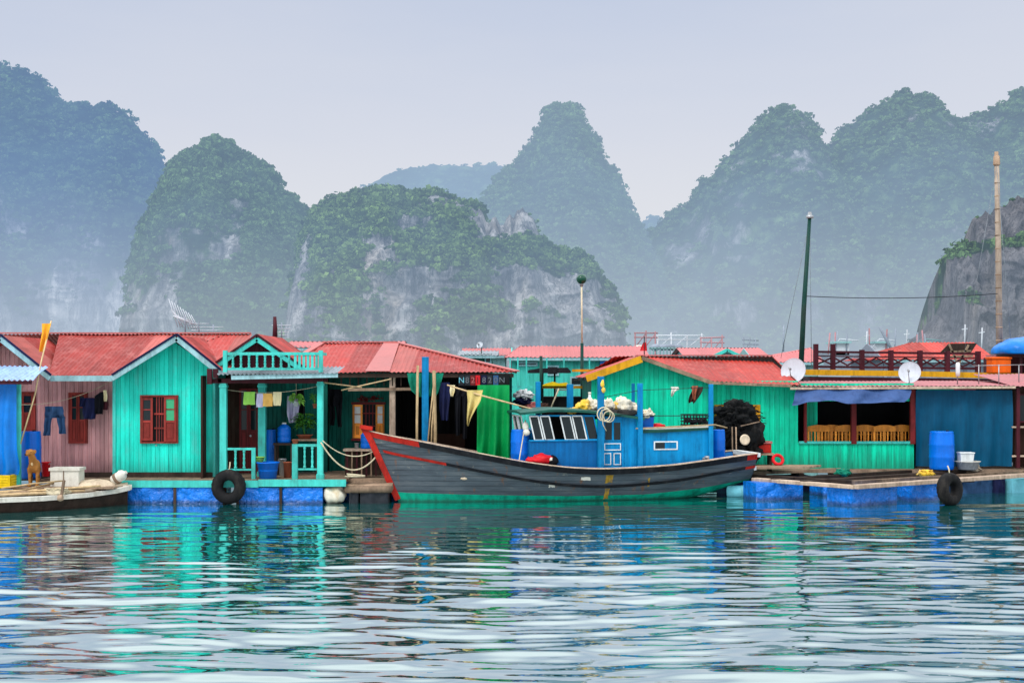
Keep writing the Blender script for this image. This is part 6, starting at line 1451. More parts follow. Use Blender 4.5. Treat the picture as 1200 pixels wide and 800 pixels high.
for px in (842, 902): mb = MB(); mb.box(X(px, Dq), X(px, Dq) + .06, Dq, Dq + .4, .5, Z(533, Dq)); mb.build('leg', M['wood_dark'], sl_)
mb = MB(); c = P(911.5, 538.5, 36.8); mb.torus(c, (.15, -1, .5), .13, .04, 26, 10); tag(mb.build('red_ring', M['red_plastic'], None, c), 'red hose ring lying at the foot of the green wall', 'hose')
drum('blue drum standing before the deep blue tarpaulin', 1103.5, 505, 547, 37.2, 14.4, 'drum', ZF)
pail('basin', 'wide white basin on the deck right of the big blue drum', 1134, 540, 547, 37.2, 14, 11, 'white_foam', 'basin', ZF, False)
wb = thing('white_tub', 'white square tub standing inside the wide basin', 'tub', P(1132, 541, 37.2)); Dq = 37.1; q = P(1132, 542, Dq); s = K * Dq
mb = MB(); mb.prism([q + Vector((-7 * s, -.1, 0)), q + Vector((7 * s, -.1, 0)), q + Vector((8 * s, -.12, 11 * s)), q + Vector((-8 * s, -.12, 11 * s))], (0, .3, 0)); mb.build('tub_body', M['white_paint'], wb); mb = MB(); mb.box(q.x - 8.6 * s, q.x + 8.6 * s, q.y - .14, q.y + .2, q.z + 11 * s + .002, q.z + 12.4 * s); mb.build('rim', M['white_paint'], wb)
# thin metal rails on the veranda roof
rl = thing('roof_rail', 'thin metal pipe rail on the dusty roof above the deep blue tarpaulin', 'railing', P(1160, 452, 38.6)); Dq = 38.6
for px in (1122, 1147, 1170.5, 1194): mb = MB(); mb.tube([P(px, 453, Dq), P(px, 427, Dq)], .016, 6); mb.build('upright', M['metal'], rl)
mb = MB(); mb.tube([P(1140, 428.5, Dq), P(1215, 427, Dq)], .014, 6); mb.build('pipe', M['metal'], rl)
mb = MB(); mb.lathe(P(1122.5, 440, Dq - .05), [(.055, -.02), (.06, .1), (.06, .32), (.03, .36)], 12); tag(mb.build('white_canister', M['white_paint'], None, P(1122.5, 442, Dq)), 'slim white canister fixed to the roof rail upright', 'canister')
# brown house at the right edge
BH = thing('brown_house', 'dark brown wooden house cut off at the right edge of the village', 'house', (X(1200, 38.2), 39, ZF)); Dq = 38.1
wall('front_wall', [(1187, 546), (1330, 546), (1330, 452), (1187, 452)], Dq, M['interior_warm'], BH, .14)
window(BH, 1194, 1212, 463, 493, Dq - .01, M['plum'], [], M['glass'], bars_=False)
window(BH, 1216, 1234, 463, 493, Dq - .01, M['plum'], [], M['glass'], bars_=False)
mb = MB(); mb.beam(P(1184, 500, Dq - .2), P(1330, 500, Dq - .2), .25, .04); mb.beam(P(1184, 534, Dq - .2), P(1330, 534, Dq - .2), .25, .04); mb.build('shelf_board', M['wood_pale'], BH)
mb = MB(); mb.box(X(1186, Dq), X(1190, Dq), Dq - .35, Dq - .25, ZF, Z(454, Dq)); mb.build('post', M['plum'], BH)
mb = MB(); roof_plane(mb, (X(1180, Dq), Dq - .5, Z(452.5, Dq)), (X(1340, Dq), Dq - .5, Z(452.5, Dq)), (X(1340, Dq), Dq + 3, Z(436, Dq)), (X(1180, Dq), Dq + 3, Z(438, Dq)), .12, .012); mb.build('roof', M['roof_dusty'], BH)
mb = MB(); mb.box(X(1187, Dq), X(1330, Dq), Dq + 3, Dq + 3.1, .5, 2.8); mb.build('rear_wall', M['interior_warm'], BH)

# ================================================================== fish farm walkway in front
def fbeam(a, b, w_=.16, h_=.10):       # (px, py) pairs on beams at z .5
    za = .50
    p, q = [Vector((X(px, Dz(py, za)), Dz(py, za), za)) for px, py in (a, b)]
    return p, q
DK = thing('fish_farm_walkway', 'weathered beam walkway of the fish farm on blue wrapped floats before the veranda', 'walkway', (X(1000, 33), 35, 0))
specs = [((884, 559), (1003, 568), .22, 'wood_pale'), ((1001, 568.3), (1250, 551.5), .24, 'wood_pale'), ((880, 556.3), (1000, 563.6), .10, 'wood_dark'), ((1000, 564), (1250, 549.5), .12, 'wood'), ((958, 552), (1103, 561.5), .13, 'wood_dark'), ((905, 561), (1085, 549.8), .13, 'wood_dark'), ((940, 563.5), (1130, 551), .15, 'wood_dark'), ((870, 553.5), (1010, 548.5), .16, 'wood'), ((1040, 549), (1140, 556), .16, 'wood_dark'), ((1120, 549), (1260, 556), .16, 'wood')]
for k, (a, b, w_, mt) in enumerate(specs):
    p, q = fbeam(a, b); dzz = .012 * (k % 4) - .09 * (1 if k in (4, 8, 9) else 0)
    if k % 2 == 0: pass
    mb = MB(); mb.beam(p + Vector((0, 0, dzz - .05)), q + Vector((0, 0, dzz - .05)), w_, .085 + .01 * (k % 3)); modifier_bevel(mb.build('beam', M[mt], DK), .012)
mb = MB()
for i in range(16): y = DGn - .5 + i * .11; mb.box(X(832, DGn) + random.uniform(-.2, .1), X(1330, DGn), y, y + .1, .44, .52 + random.uniform(-.006, .006))
mb.build('deck', M['wood'], DK)['label'] = 'plank deck along the green house'
mb = MB()
for i in range(10): mb.beam(P(866 + i * 1.2, 545 + i * .35, 37.2 - i * .1), P(962 - i * 1.5, 545.6 + i * .2, 37.0 - i * .1), .12, .05)
mb.build('loose_planks', M['wood'], DK)
mb = MB()
for px in range(850, 1330, 45): mb.box(X(px, 37), X(px, 37) + .12, 37.3, 38.5, .33, .438)
mb.build('joists', M['wood_dark'], DK)
def dfloat(pxa, pya, pxb, pyb, zt, d, nm='float', mat='bright_tarp', seed=0, zb=-.25):
    """float box whose near face runs between the waterline points (px, py)"""
    a, b = [Vector((X(px, Dz(py, 0)), Dz(py, 0), 0)) for px, py in ((pxa, pya), (pxb, pyb))]
    U = (b - a); L_ = U.length; U.normalize(); Nn = Vector((U.y, -U.x, 0))
    nx, nz = 22, 12; A = np.zeros((nz, nx, 3))
    for i in range(nz):
        for j in range(nx):
            al, be = j / (nx - 1), i / (nz - 1); e = min(1, min(al, 1 - al) * 8)
            cr = .05 * vn1(al * 5 + seed * 3, be * 3.3 + seed) + .035 * vn1(al * 13 + be * 9 + seed, be * 8)
            p = a + U * L_ * al + Nn * (.04 + cr) * e; A[i, j] = (p.x, p.y, zb + (zt - zb) * be)
    mb = MB(); mb.grid(A, 0, True)
    back = -Nn * d; c4 = [a + Vector((0, 0, zb)), b + Vector((0, 0, zb)), b + back + Vector((0, 0, zb)), a + back + Vector((0, 0, zb))]
    c4 = [p - Nn * .002 for p in c4]; mb.prism(c4, (0, 0, zt - zb)); return mb.build(nm, M[mat], DK)
dfloat(886, 586.3, 941, 584.8, .42, .7, seed=1); dfloat(965, 581.0, 994, 580.2, .42, .7, seed=2); dfloat(999, 593, 1051, 589.4, .42, .8, seed=3); dfloat(1069, 587.2, 1101, 585.6, .42, .8, seed=4)
dfloat(1128, 578, 1165, 577, .36, .7, mat='denim', seed=5); dfloat(1166, 577.5, 1178, 577, .4, .7, mat='navy', seed=6); dfloat(1186, 577.5, 1240, 576, .36, .7, mat='cyan_plastic', seed=7)
for i in range(6): dfloat(850 + i * 62, 574.5, 892 + i * 62, 574, .36, .8, mat='navy', seed=10 + i)
tyre('black tyre fender at the right end of the blue wrapped walkway float', 1113, 573, Dz(590, 0.02) - .05, .38, (.75, -1, .1))
cy = MB(); a, b = Vector((X(852, 35.3), 35.3, .12)), Vector((X(886, 35.1), 35.1, .14)); cy.tube([a, a.lerp(b, .03), a.lerp(b, .97), b], [.12, .16, .16, .12], 18); tag(cy.build('float_cylinder', M['cyan_plastic'], None, a), 'pale cyan cylinder float in the water between boat stern and blue floats', 'float')
for px, py, lab, mt, sd_ in ((948, 549, 'tangled heap of old dark net on the walkway left of the veranda', 'net', 2), (988, 556, 'small knot of green rope tied round the walkway beam', 'net_green', 4), (1085, 557, 'yellowish rope knot on the beam near the walkway tyre', 'bag_yellow', 6), (1140, 551, 'pale rope bundle on the right part of the walkway', 'cream', 8)):
    q = Vector((X(px, Dz(py, .5)), Dz(py, .5), .5)); mb = MB(); k_ = 1.6 if mt == 'net' else .8
    mb.blob(q + Vector((0, 0, .05)), .22 * k_, .16, .09, .5, 3, sd_, 24, 12)
    for i in range(16):
        a_ = random.uniform(0, 6.28); mb.tube([q + Vector((math.cos(a_) * .15 * k_, math.sin(a_) * .1, .10)), q + Vector((math.cos(a_ + 1) * .2 * k_, math.sin(a_ + 1) * .14, .14)), q + Vector((math.cos(a_ + 2) * .3 * k_, math.sin(a_ + 2) * .16, .02))], .012, 5)
    tag(mb.build('rope_heap', M[mt], None, q), lab, 'rope')
# ================================================================== big boat with the yellow rail behind
DB = 46.0
BBt = thing('passenger_boat', 'maroon wooden boat with a mustard rail and crossed deck balustrade behind the veranda roof', 'boat', (X(1100, DB), DB, 0))
mb = MB(); mb.prism([P(948, 441, DB), P(1400, 447, DB), P(1400, 530, DB), P(975, 530, DB)], (0, 3.0, 0)); mb.build('hull', M['plum'], BBt)
mb = MB(); mb.prism([P(944, 433, DB - .06), P(1060, 434.3, DB - .06), P(1400, 442, DB - .06), P(1400, 448.5, DB - .06), P(1060, 440.8, DB - .06), P(945, 439.3, DB - .06)], (0, .18, 0)); mb.build('rail_board', M['yellow_trim'], BBt)
mb = MB(); mb.prism([P(950, 432.5, DB), P(1400, 441, DB), P(1400, 446, DB), P(950, 438, DB)], (0, 3.0, 0)); mb.build('deck', M['wood'], BBt)
ty = lambda px: 431 - (px - 955) * .004; 
Db_ = DB + .15
yb_ = lambda px: 431.5 + (px - 955) * .012
yt_ = lambda px: 412 + (px - 955) * .013
posts_ = [956, 976, 1010, 1044, 1078, 1110, 1146]
for i, px in enumerate(posts_):
    mb = MB(); mb.box(X(px - 2.6, Db_), X(px + 2.6, Db_), Db_ - .08, Db_ + .08, Z(yb_(px) + 3, Db_), Z(yt_(px) - (9 if i in (0, 1) else 3), Db_)); mb.build('balustrade_post', M['plum'], BBt)
mb = MB()
for i in range(len(posts_) - 1):
    a, b = posts_[i], posts_[i + 1]
    mb.beam(P(a, yt_(a), Db_), P(b, yt_(b), Db_), .08, .07); mb.beam(P(a, yb_(a) - 2, Db_), P(b, yb_(b) - 2, Db_), .08, .07); mb.beam(P(a, yt_(a) + 5, Db_), P(b, yt_(b) + 5, Db_), .05, .04)
    n_ = 2 if b - a > 22 else 1
    for k in range(n_):
        c, d = a + (b - a) * k / n_, a + (b - a) * (k + 1) / n_
        mb.beam(P(c, yt_(c) + 6, Db_ - .01), P(d, yb_(d) - 4, Db_ - .01), .04, .05); mb.beam(P(c, yb_(c) - 4, Db_ + .04), P(d, yt_(d) + 6, Db_ + .04), .04, .05)
mb.build('balustrade', M['plum'], BBt)
mb = MB(); mb.box(X(1186, DB), X(1400, DB), DB + 1.2, DB + 2.8, Z(440, DB), Z(418, DB)); mb.build('cabin', M['plum'], BBt)
mb = MB(); mb.box(X(1190, DB), X(1400, DB), DB + .9, DB + 2.9, Z(418, DB), Z(414.5, DB)); mb.build('cabin_roof', M['roof_dusty'], BBt)
# masts
mg = thing('mast', 'dark green leaning mast beside the left satellite dish', 'mast', P(938, 452, 44.5))
mb = MB(); mb.tube([P(937.5, 455, 44.5), P(942, 360, 44.5), P(949, 252, 44.5)], [.088, .078, .055], 12); mb.build('pole', M['mast_green'], mg)
mb = MB(); mb.lathe(P(949, 256, 44.5), [(.10, 0), (.12, .02), (.12, .08), (.07, .1), (.05, .2)], 12); mb.build('cap', M['metal'], mg)
mm = thing('mast', 'tall bamboo pole mast with dark joints standing over the blue dome', 'mast', P(1171, 420, 47))
mb = MB(); mb.tube([P(1171.5, 440, 47), P(1170, 300, 47), P(1168, 190, 47)], [.108, .098, .078], 12); mb.build('pole', M['mast_bamboo'], mm)
for k in range(14):
    f = k / 14; py = 415 - f * 215; px = 1171.3 - 3.2 * f; mb = MB(); r = .111 - .033 * f; mb.lathe(P(px, py, 47), [(r, 0), (r + .008, .01), (r + .008, .03), (r, .04)], 12); mb.build('joint_band', M['wood'], mm)
mb = MB(); mb.tube([P(1167.8, 190, 47), P(1167.6, 178, 47)], .065, 10); mb.lathe(P(1167.9, 194, 47), [(.10, 0), (.115, .05), (.10, .3), (.08, .32)], 12); mb.build('tip', M['wood'], mm)
for a, b, lab in (((1168, 195), (1186, 420), 'thin stay wire right of the bamboo mast'), ((1167, 200), (1128, 425), 'thin stay wire slanting down left of the bamboo mast'), ((949, 256), (951, 430), 'thin straight wire hanging beside the dark green mast'), ((949, 258), (915, 420), 'thin stay wire slanting left from the dark green mast')):
    mb = MB(); mb.tube([P(*a, 46.5), P(*b, 46.5)], .008, 5); tag(mb.build('stay_wire', M['tin'], None, P(*b, 46.5)), lab, 'wire')
mb = MB(); mb.tube(sagline(P(945, 347, 45), P(1169, 344, 46.8), .10, 20), .013, 5); tag(mb.build('cable', M['rope_dark'], None, P(945, 347, 45)), 'dark cable strung level between the two masts', 'cable')
# blue dome tarpaulin, orange box
dm = MB(); dm.blob(P(1200, 412, DB - .2), 36 * K * DB, 1.0, 17 * K * DB, .15, 2.0, 4, 40, 22, 0, Z(415, DB)); tag(dm.build('dome_tarpaulin', M['blue_tarp'], None, P(1200, 415, DB)), 'bright blue tarpaulin dome on the maroon boat deck', 'tarpaulin')
dt_ = MB(); dt_.box(X(1176, DB), X(1400, DB), DB - .9, DB + .7, Z(418.5, DB), Z(415.2, DB)); ds_ = thing('tarp_stand', 'dark frame table carrying the blue tarpaulin dome', 'frame', P(1190, 440, DB)); dt_.build('top', M['plum'], ds_)
for px in (1187, 1230): mb = MB(); mb.box(X(px, DB), X(px + 2, DB), DB - .7, DB - .6, Z(440, DB), Z(418.5, DB)); mb.build('leg', M['plum'], ds_)
mb = MB(); mb.box(X(1210, DB), X(1400, DB), DB - .5, DB + .5, Z(397.5, DB), Z(394, DB)); 
ob = thing('orange_box', 'orange plastic chest below the blue dome on the boat deck', 'box', P(1173, 437, DB - .5)); Dq = DB - .75
mb = MB(); mb.box(X(1163, Dq), X(1185, Dq), Dq, Dq + .6, Z(437, Dq), Z(421, Dq)); modifier_bevel(mb.build('box_body', M['orange'], ob), .03); mb = MB(); mb.box(X(1162, Dq), X(1186, Dq), Dq - .03, Dq + .63, Z(420.8, Dq), Z(418, Dq)); modifier_bevel(mb.build('lid', M['orange'], ob), .02)

# ================================================================== houses farther back
def back_house(label, px0, px1, pyr, pye, pyb, D, roofm, wallm, dep=4.5, gable=None, win=(), inset=.0, name='floating_house', hipl=0, hipr=0):
    t_ = thing(name, label, 'house', (X((px0 + px1) / 2, D), D + dep / 2, .4))
    ze, Dr = Z(pye, D - .3), D + dep * .45; zr2 = Z(pyr, Dr); xa, xb = X(px0, D - .3), X(px1, D - .3)
    mb = MB(); roof_plane(mb, (xa, D - .3, ze), (xb, D - .3, ze), (xb - hipr, Dr, zr2), (xa + hipl, Dr, zr2), .16, .016); roof_plane(mb, (xb, D + dep, ze), (xa, D + dep, ze), (xa + hipl, Dr, zr2), (xb - hipr, Dr, zr2), .16, .016)
    if hipr: roof_plane(mb, (xb, D - .3, ze), (xb, D + dep, ze), (xb - hipr, Dr + .01, zr2), (xb - hipr, Dr, zr2), .16, .016)
    if hipl: roof_plane(mb, (xa, D + dep, ze), (xa, D - .3, ze), (xa + hipl, Dr, zr2), (xa + hipl, Dr + .01, zr2), .16, .016)
    mb.build('roof', M[roofm], t_)
    mb = MB(); mb.profiled((0, D, 0), (1, 0, 0), (0, 0, 1), [(xa + .25, .3), (xb - .25, .3), (xb - .25, ze + .05), (xa + .25, ze + .05)], .16, .012, 'board')
    mb.box(xa + .25, xb - .25, D + dep - .3, D + dep - .25, .3, ze); mb.prism([(xa + .25, D, .3), (xa + .25, D + dep - .3, .3), (xa + .25, D + dep - .3, ze), (xa + .25, Dr, zr2 - .05), (xa + .25, D, ze)], (.04, 0, 0)); mb.prism([(xb - .29, D, .3), (xb - .29, D + dep - .3, .3), (xb - .29, D + dep - .3, ze), (xb - .29, Dr, zr2 - .05), (xb - .29, D, ze)], (.04, 0, 0))
    mb.build('wall', M[wallm], t_)
    mb = MB(); mb.box(xa + .1, xb - .1, D - .28, D - .22, ze - .12, ze - .02); mb.build('fascia', M['pale_trim'], t_)
    for a, b, c, d in win:
        m2 = MB(); m2.box(X(a, D), X(b, D), D - .05, D - .005, Z(d, D), Z(c, D)); f_ = m2.build('window', M['pale_trim'], t_); m2 = MB(); m2.box(X(a, D) + .06, X(b, D) - .06, D - .06, D - .045, Z(d, D) + .06, Z(c, D) - .06); m2.build('pane', M['glass'], f_)
    mb = MB(); mb.box(xa, xb, D - .8, D + dep, .15, .3); mb.build('platform', M['wood_dark'], t_)
    if gable:
        gx, gw, gh = gable; mb = MB(); c = X(gx, D - .9); s = K * (D - .9); zt2 = Z(gh, D - .9); zb2 = ze
        roof_plane(mb, (c + gw * s, D - .9, zb2), (c + gw * s, Dr, zb2), (c, Dr, zt2), (c, D - .9, zt2), .16, .016); roof_plane(mb, (c - gw * s, Dr, zb2), (c - gw * s, D - .9, zb2), (c, D - .9, zt2), (c, Dr, zt2), .16, .016); mb.build('roof', M[roofm], t_)
        mb = MB(); mb.prism([(c - gw * s * .85, D - .8, zb2 - .05), (c + gw * s * .85, D - .8, zb2 - .05), (c, D - .8, zt2 - .08)], (0, .04, 0)); mb.build('gable_wall', M['hazy_teal'], t_)
        mb = MB(); mb.beam((c - gw * s, D - .92, zb2 - .05), (c, D - .92, zt2 - .05), .05, .14); mb.beam((c + gw * s, D - .92, zb2 - .05), (c, D - .92, zt2 - .05), .05, .14); mb.build('gable_board', M['teal_trim'], t_)
    return t_
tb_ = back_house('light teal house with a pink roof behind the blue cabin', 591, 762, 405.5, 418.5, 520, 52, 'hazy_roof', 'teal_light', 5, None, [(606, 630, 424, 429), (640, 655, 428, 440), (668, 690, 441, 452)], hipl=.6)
mb = MB(); Dq = 51.9; mb.box(X(703, Dq), X(720, Dq), Dq - .04, Dq - .01, Z(431, Dq), Z(422.5, Dq)); mb.box(X(722, Dq), X(735, Dq), Dq - .04, Dq - .01, Z(431, Dq), Z(422.5, Dq)); tag(mb.build('blue_board', M['blue_tarp'], None, P(718, 431, Dq)), 'blue panels on the light teal wall left of the mustard gable board', 'panel')
mb = MB(); Dq = 51.0; mb.box(X(590, Dq), X(700, Dq), Dq - .05, Dq + .05, Z(454.5, Dq), Z(451.8, Dq))
for px in (597, 606, 616, 640, 660, 690): mb.box(X(px, Dq), X(px + 1.6, Dq), Dq - .04, Dq + .04, .3, Z(419, Dq))
mb.build('veranda_frame', M['teal_trim'], tb_)
# boat with dark canopy and mustard rails between
bb = thing('canopy_boat', 'work boat with a dark flat canopy and mustard rails behind the blue cabin', 'boat', (X(660, 43), 43, 0)); Dq = 43
mb = MB(); mb.prism([P(604, 505, Dq), P(720, 500, Dq), P(712, 552, Dq), P(622, 552, Dq)], (0, 2, 0)); mb.build('hull', M['boat_blue_dark'], bb)
mb = MB(); mb.prism([P(619, 433.5, Dq - .2), P(632, 431.5, Dq - .2), P(665, 430.5, Dq - .2), P(669, 434.5, Dq - .2), P(669, 437, Dq - .2), P(619, 437, Dq - .2)], (0, 1.8, 0)); mb.build('canopy', M['black_paint'], bb)
for px in (636, 650, 690, 697): mb = MB(); mb.box(X(px - 1, Dq), X(px + 1, Dq), Dq - .05, Dq + .05, 1.3, Z(436, Dq)); mb.build('canopy_post', M['interior'], bb)
mb = MB(); mb.box(X(634, Dq), X(697, Dq), Dq - .2, Dq - .1, Z(455, Dq), Z(451.8, Dq)); mb.box(X(670, Dq), X(704, Dq), Dq - .25, Dq - .12, Z(435.5, Dq), Z(432.6, Dq)); mb.build('rail', M['yellow_trim'], bb)
mb = MB(); mb.box(X(637, Dq), X(682, Dq), Dq + .1, Dq + 1.6, 1.2, Z(465, Dq)); mb.build('cabin', M['interior'], bb)
mb = MB(); mb.prism([P(639, 449.5, Dq - .3), P(648, 447, Dq - .3), P(655, 449, Dq - .3), P(664, 448, Dq - .3), P(668, 452, Dq - .3), P(634, 452, Dq - .3)], (0, .3, 0)); tag(mb.build('yellow_cloth', M['yellow'], None, P(652, 452, Dq - .3)), 'yellow cloth folded over the rail of the canopy boat', 'cloth')
wc = thing('plastic_chair', 'white plastic chair on the dark cabin of the canopy boat', 'chair', P(659, 465, Dq + .4)); Dw = Dq + .4; s = K * Dw
x0, z0 = X(659, Dw), Z(465, Dw)
mb = MB(); mb.box(x0 - .2, x0 + .2, Dw - .2, Dw + .2, z0 + .2, z0 + .24); mb.build('seat', M['white_paint'], wc)
for sx in (-.18, .18):
    for sy in (-.17, .17): mb = MB(); mb.tube([(x0 + sx * 1.15, Dw + sy, z0), (x0 + sx, Dw + sy, z0 + .2)], .022, 6); mb.build('leg', M['white_paint'], wc)
mb = MB(); mb.prism([(x0 - .22, Dw - .2, z0 + .24), (x0 - .18, Dw + .2, z0 + .24), (x0 - .24, Dw + .22, z0 + .5), (x0 - .27, Dw - .22, z0 + .5)], (.035, 0, 0)); mb.build('backrest', M['white_paint'], wc)
mb = MB(); mb.tube([(x0 - .22, Dw - .2, z0 + .37), (x0 + .2, Dw - .2, z0 + .36), (x0 + .22, Dw - .2, z0 + .2)], .02, 6); mb.build('armrest', M['white_paint'], wc)
for px, yt, yb, mt, lab in ((634, 417, 470, 'mast_green', 'thin dark green pole standing left of the canopy boat'), (681.5, 402, 470, 'mast_green', 'thick green pole carrying the round glass lamp')):
    if px == 634: mb = MB(); mb.tube([P(px, yb, 42), P(px, yt, 42)], .045, 8); tag(mb.build('pole', M[mt], None, P(px, yb, 42)), lab, 'pole')
lp = thing('lamp_post', 'tall thin lamp post with a round green glass ball', 'lamp', P(681.5, 470, 44)); Dl = 44
mb = MB(); mb.tube([P(682, 500, Dl), P(682, 402, Dl)], .05, 10); mb.build('lower_pole', M['mast_green'], lp); mb = MB(); mb.tube([P(682, 402, Dl), P(681.5, 331, Dl)], .026, 8); mb.build('upper_pole', M['rope'], lp)
mb = MB(); mb.lathe(P(681.5, 333, Dl), [(.03, 0), (.1, .03), (.15, .1), (.16, .16), (.13, .25), (.06, .30), (.01, .31)], 20); mb.build('glass_ball', M['green_glass'], lp); mb = MB(); mb.lathe(P(681.5, 333.5, Dl), [(.05, -.05), (.06, .0), (.06, .03)], 12); mb.build('collar', M['metal'], lp)
line('pole', 'white pole leaning behind the cabin roof poles', [P(653, 480, 40), P(663, 452, 40), P(668, 430, 40)] if 0 else [P(644, 482, 40), P(655, 455, 40)], .025, 'rope', 'pole')
for px, py, mt, lab, sd_ in ((613, 470, 'navy', 'navy and white clothes heap on the stern rail of the canopy boat', 3), (622, 476, 'roof_pale', 'pink and white cloth bundle beside the navy heap', 5), (614, 463, 'white_paint', 'white shirt hanging above the navy clothes heap', 7), (634, 478, 'interior_warm', 'brown sack beside the leaning pole on the cabin roof', 9)):
    q = P(px, py, 41.5); mb = MB(); mb.blob(q, .24, .15, .13, .9, 4.0, sd_, 36, 22); tag(mb.build('cloth_heap', M[mt], None, q), lab, 'cloth')
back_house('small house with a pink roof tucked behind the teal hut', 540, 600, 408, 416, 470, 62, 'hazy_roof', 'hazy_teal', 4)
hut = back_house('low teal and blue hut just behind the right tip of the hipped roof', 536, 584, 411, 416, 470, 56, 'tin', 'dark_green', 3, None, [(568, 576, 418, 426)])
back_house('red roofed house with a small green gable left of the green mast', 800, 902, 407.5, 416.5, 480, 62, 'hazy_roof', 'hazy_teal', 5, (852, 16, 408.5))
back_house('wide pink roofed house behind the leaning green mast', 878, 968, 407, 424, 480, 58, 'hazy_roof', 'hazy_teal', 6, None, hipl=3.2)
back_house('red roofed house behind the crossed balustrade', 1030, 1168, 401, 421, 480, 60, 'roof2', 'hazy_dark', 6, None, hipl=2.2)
mb = MB(); Dq = 59; 
lg = thing('timber_frame', 'rough timber frame under a dark sheet on the red roofed house', 'frame', P(1123, 425, Dq)); mb.prism([P(1100, 415, Dq), P(1112, 402.5, Dq), P(1145, 402, Dq), P(1138, 413, Dq)], (0, .06, 0)); mb.build('sheet', M['wood_dark'], lg)
mb = MB()
for a, b in (((1112, 403), (1122, 425)), ((1135, 404), (1124, 425)), ((1113, 412), (1138, 411)), ((1108, 418), (1140, 417))): mb.beam(P(*a, Dq - .1), P(*b, Dq - .1), .06, .08)
mb.build('poles', M['wood'], lg)
back_house('pale roofed house with a white gutter behind the porch gable', 330, 470, 400, 407, 470, 47, 'hazy_roof', 'hazy_teal', 4)
back_house('low roofed house behind the pink house ridge', 60, 160, 390.5, 395, 470, 50, 'hazy_roof', 'hazy_dark', 4)
# railing deck with tanks, white box with flag
dk = thing('railed_deck', 'far teal railed deck just right of the red flag', 'deck', P(780, 440, 66)); Dq = 66
mb = MB(); mb.box(X(760, Dq), X(802, Dq), Dq, Dq + 3, .4, Z(416, Dq)); mb.build('deck_house', M['hazy_teal'], dk)
mb = MB()
for px in range(761, 802, 4): mb.box(X(px, Dq), X(px + 1.3, Dq), Dq - .1, Dq, Z(416, Dq), Z(407.5, Dq))
mb.box(X(760, Dq), X(803, Dq), Dq - .1, Dq + .02, Z(408.5, Dq), Z(406.8, Dq)); mb.build('railing', M['hazy_teal'], dk)
mb = MB()
for px in (768, 777, 786, 794): mb.blob(P(px, 407, Dq + .5), .25, .25, .16, .2, 2, px, 10, 8)
mb.build('bundle_row', M['hazy_dark'], dk)
fb = thing('white_tank', 'small white tank on the far pink roof below the red flag', 'tank', P(749, 415, 57)); mb = MB(); mb.lathe(P(749, 416.5, 57), [(.18, 0), (.2, .04), (.2, .36), (.1, .42)], 14); mb.build('tank_body', M['white_foam'], fb); mb = MB(); mb.lathe(P(749, 405, 57), [(.06, 0), (.06, .06)], 10); mb.build('cap', M['metal'], fb)
fg = thing('red_flag', 'small red flag on a short staff above the mustard gable board', 'flag', P(755, 420, 50)); mb = MB(); mb.tube([P(755, 420, 50), P(755, 394, 50)], .018, 6); mb.build('staff', M['rope_dark'], fg)
mb = MB(); cloth_rows(mb, [(401, 754, 757), (406, 751.5, 758), (411, 750, 758.5)], 50.02, 1, .03, 2, 8, 4); mb.build('flag_cloth', M['red_plastic'], fg)
# far derrick frames and boats in the haze
def lattice(label, px0, px1, pyt, pyb, D, mat, seed, name='derrick_frame'):
    t_ = thing(name, label, 'frame', P((px0 + px1) / 2, 440, D)); rr = random.Random(seed)
    mb = MB(); n_ = max(2, int((px1 - px0) / 14))
    for i in range(n_ + 1):
        px = px0 + (px1 - px0) * i / n_; mb.tube([P(px, 440, D), P(px + rr.uniform(-1, 1), pyt + rr.uniform(-2, 3), D)], .05, 5)
    mb.build('uprights', M[mat], t_)
    mb = MB()
    for py in (pyt + 2, pyt + 7): mb.tube([P(px0 - 2, py, D), P(px1 + 3, py + rr.uniform(-1, 1), D)], .045, 5)
    for i in range(n_): a = px0 + (px1 - px0) * i / n_; mb.tube([P(a, pyt + 18, D), P(a + (px1 - px0) / n_, pyt + 3, D)], .035, 5)
    mb.build('crossbars', M[mat], t_)
    mb = MB(); mb.prism([P(px0 - 6, 424, D), P(px1 + 8, 424, D), P(px1 + 3, 440, D), P(px0, 440, D)], (0, 2.5, 0)); mb.build('barge', M['hazy_dark'], t_); return t_
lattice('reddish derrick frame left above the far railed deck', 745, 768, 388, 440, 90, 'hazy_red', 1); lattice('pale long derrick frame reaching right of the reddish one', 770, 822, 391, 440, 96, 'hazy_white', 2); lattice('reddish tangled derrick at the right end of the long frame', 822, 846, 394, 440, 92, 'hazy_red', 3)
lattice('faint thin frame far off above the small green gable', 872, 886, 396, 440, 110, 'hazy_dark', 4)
line('pole', 'thin distant pole left of the leaning green mast', [P(918, 412, 80), P(918.5, 381, 80)], .05, 'hazy_dark', 'pole')
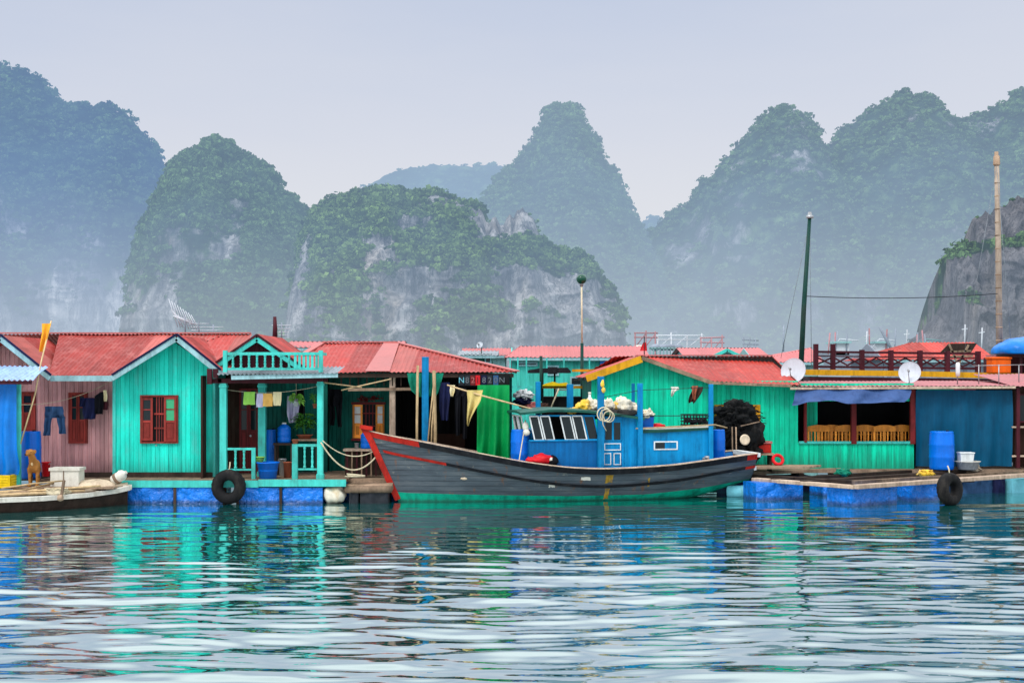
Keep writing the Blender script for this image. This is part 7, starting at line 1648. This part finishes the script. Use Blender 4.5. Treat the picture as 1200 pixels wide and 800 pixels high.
def far_boat(label, px, w_, py, D, seed, mat='hazy_white'):
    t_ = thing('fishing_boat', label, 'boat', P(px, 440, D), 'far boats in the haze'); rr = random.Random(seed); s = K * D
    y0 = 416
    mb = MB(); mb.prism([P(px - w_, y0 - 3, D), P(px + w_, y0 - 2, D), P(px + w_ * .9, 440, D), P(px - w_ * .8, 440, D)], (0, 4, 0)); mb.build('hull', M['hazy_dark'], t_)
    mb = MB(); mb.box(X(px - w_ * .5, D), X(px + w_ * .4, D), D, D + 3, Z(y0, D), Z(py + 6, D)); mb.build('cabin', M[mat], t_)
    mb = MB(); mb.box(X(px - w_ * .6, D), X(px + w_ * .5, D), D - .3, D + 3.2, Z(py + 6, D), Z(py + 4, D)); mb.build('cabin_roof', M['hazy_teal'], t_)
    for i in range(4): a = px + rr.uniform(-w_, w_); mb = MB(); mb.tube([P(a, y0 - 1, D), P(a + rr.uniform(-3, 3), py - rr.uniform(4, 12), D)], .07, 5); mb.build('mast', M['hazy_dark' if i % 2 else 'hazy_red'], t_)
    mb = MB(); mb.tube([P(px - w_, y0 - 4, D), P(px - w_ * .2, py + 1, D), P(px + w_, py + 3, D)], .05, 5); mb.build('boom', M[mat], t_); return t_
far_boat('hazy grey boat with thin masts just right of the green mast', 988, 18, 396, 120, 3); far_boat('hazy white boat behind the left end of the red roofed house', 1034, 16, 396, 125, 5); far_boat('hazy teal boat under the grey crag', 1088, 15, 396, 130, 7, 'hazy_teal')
mb = MB(); mb.tube([P(1046, 412, 110), P(1031, 383, 110)], .12, 6); tag(mb.build('crane_boom', M['hazy_dark'], None, P(1046, 412, 110)), 'slanting grey boom between the two hazy boats', 'boom')
for px, py, D_, lab in ((1015, 388, 100, 'thin frame mast in the haze between the far boats'), (1062, 386, 100, 'thin frame mast in the haze left of the grey crag foot'), (1130, 380, 90, 'slim white post before the lower crag'), (1150, 384, 90, 'second slim white post nearer the bamboo mast')):
    mb = MB(); mb.tube([P(px, 412, D_), P(px + 1, py, D_)], .05, 5); mb.tube([P(px - 3, py + 6, D_), P(px + 4, py + 5, D_)], .03, 5); tag(mb.build('far_post', M['hazy_white'], None, P(px, 412, D_)), lab, 'post')
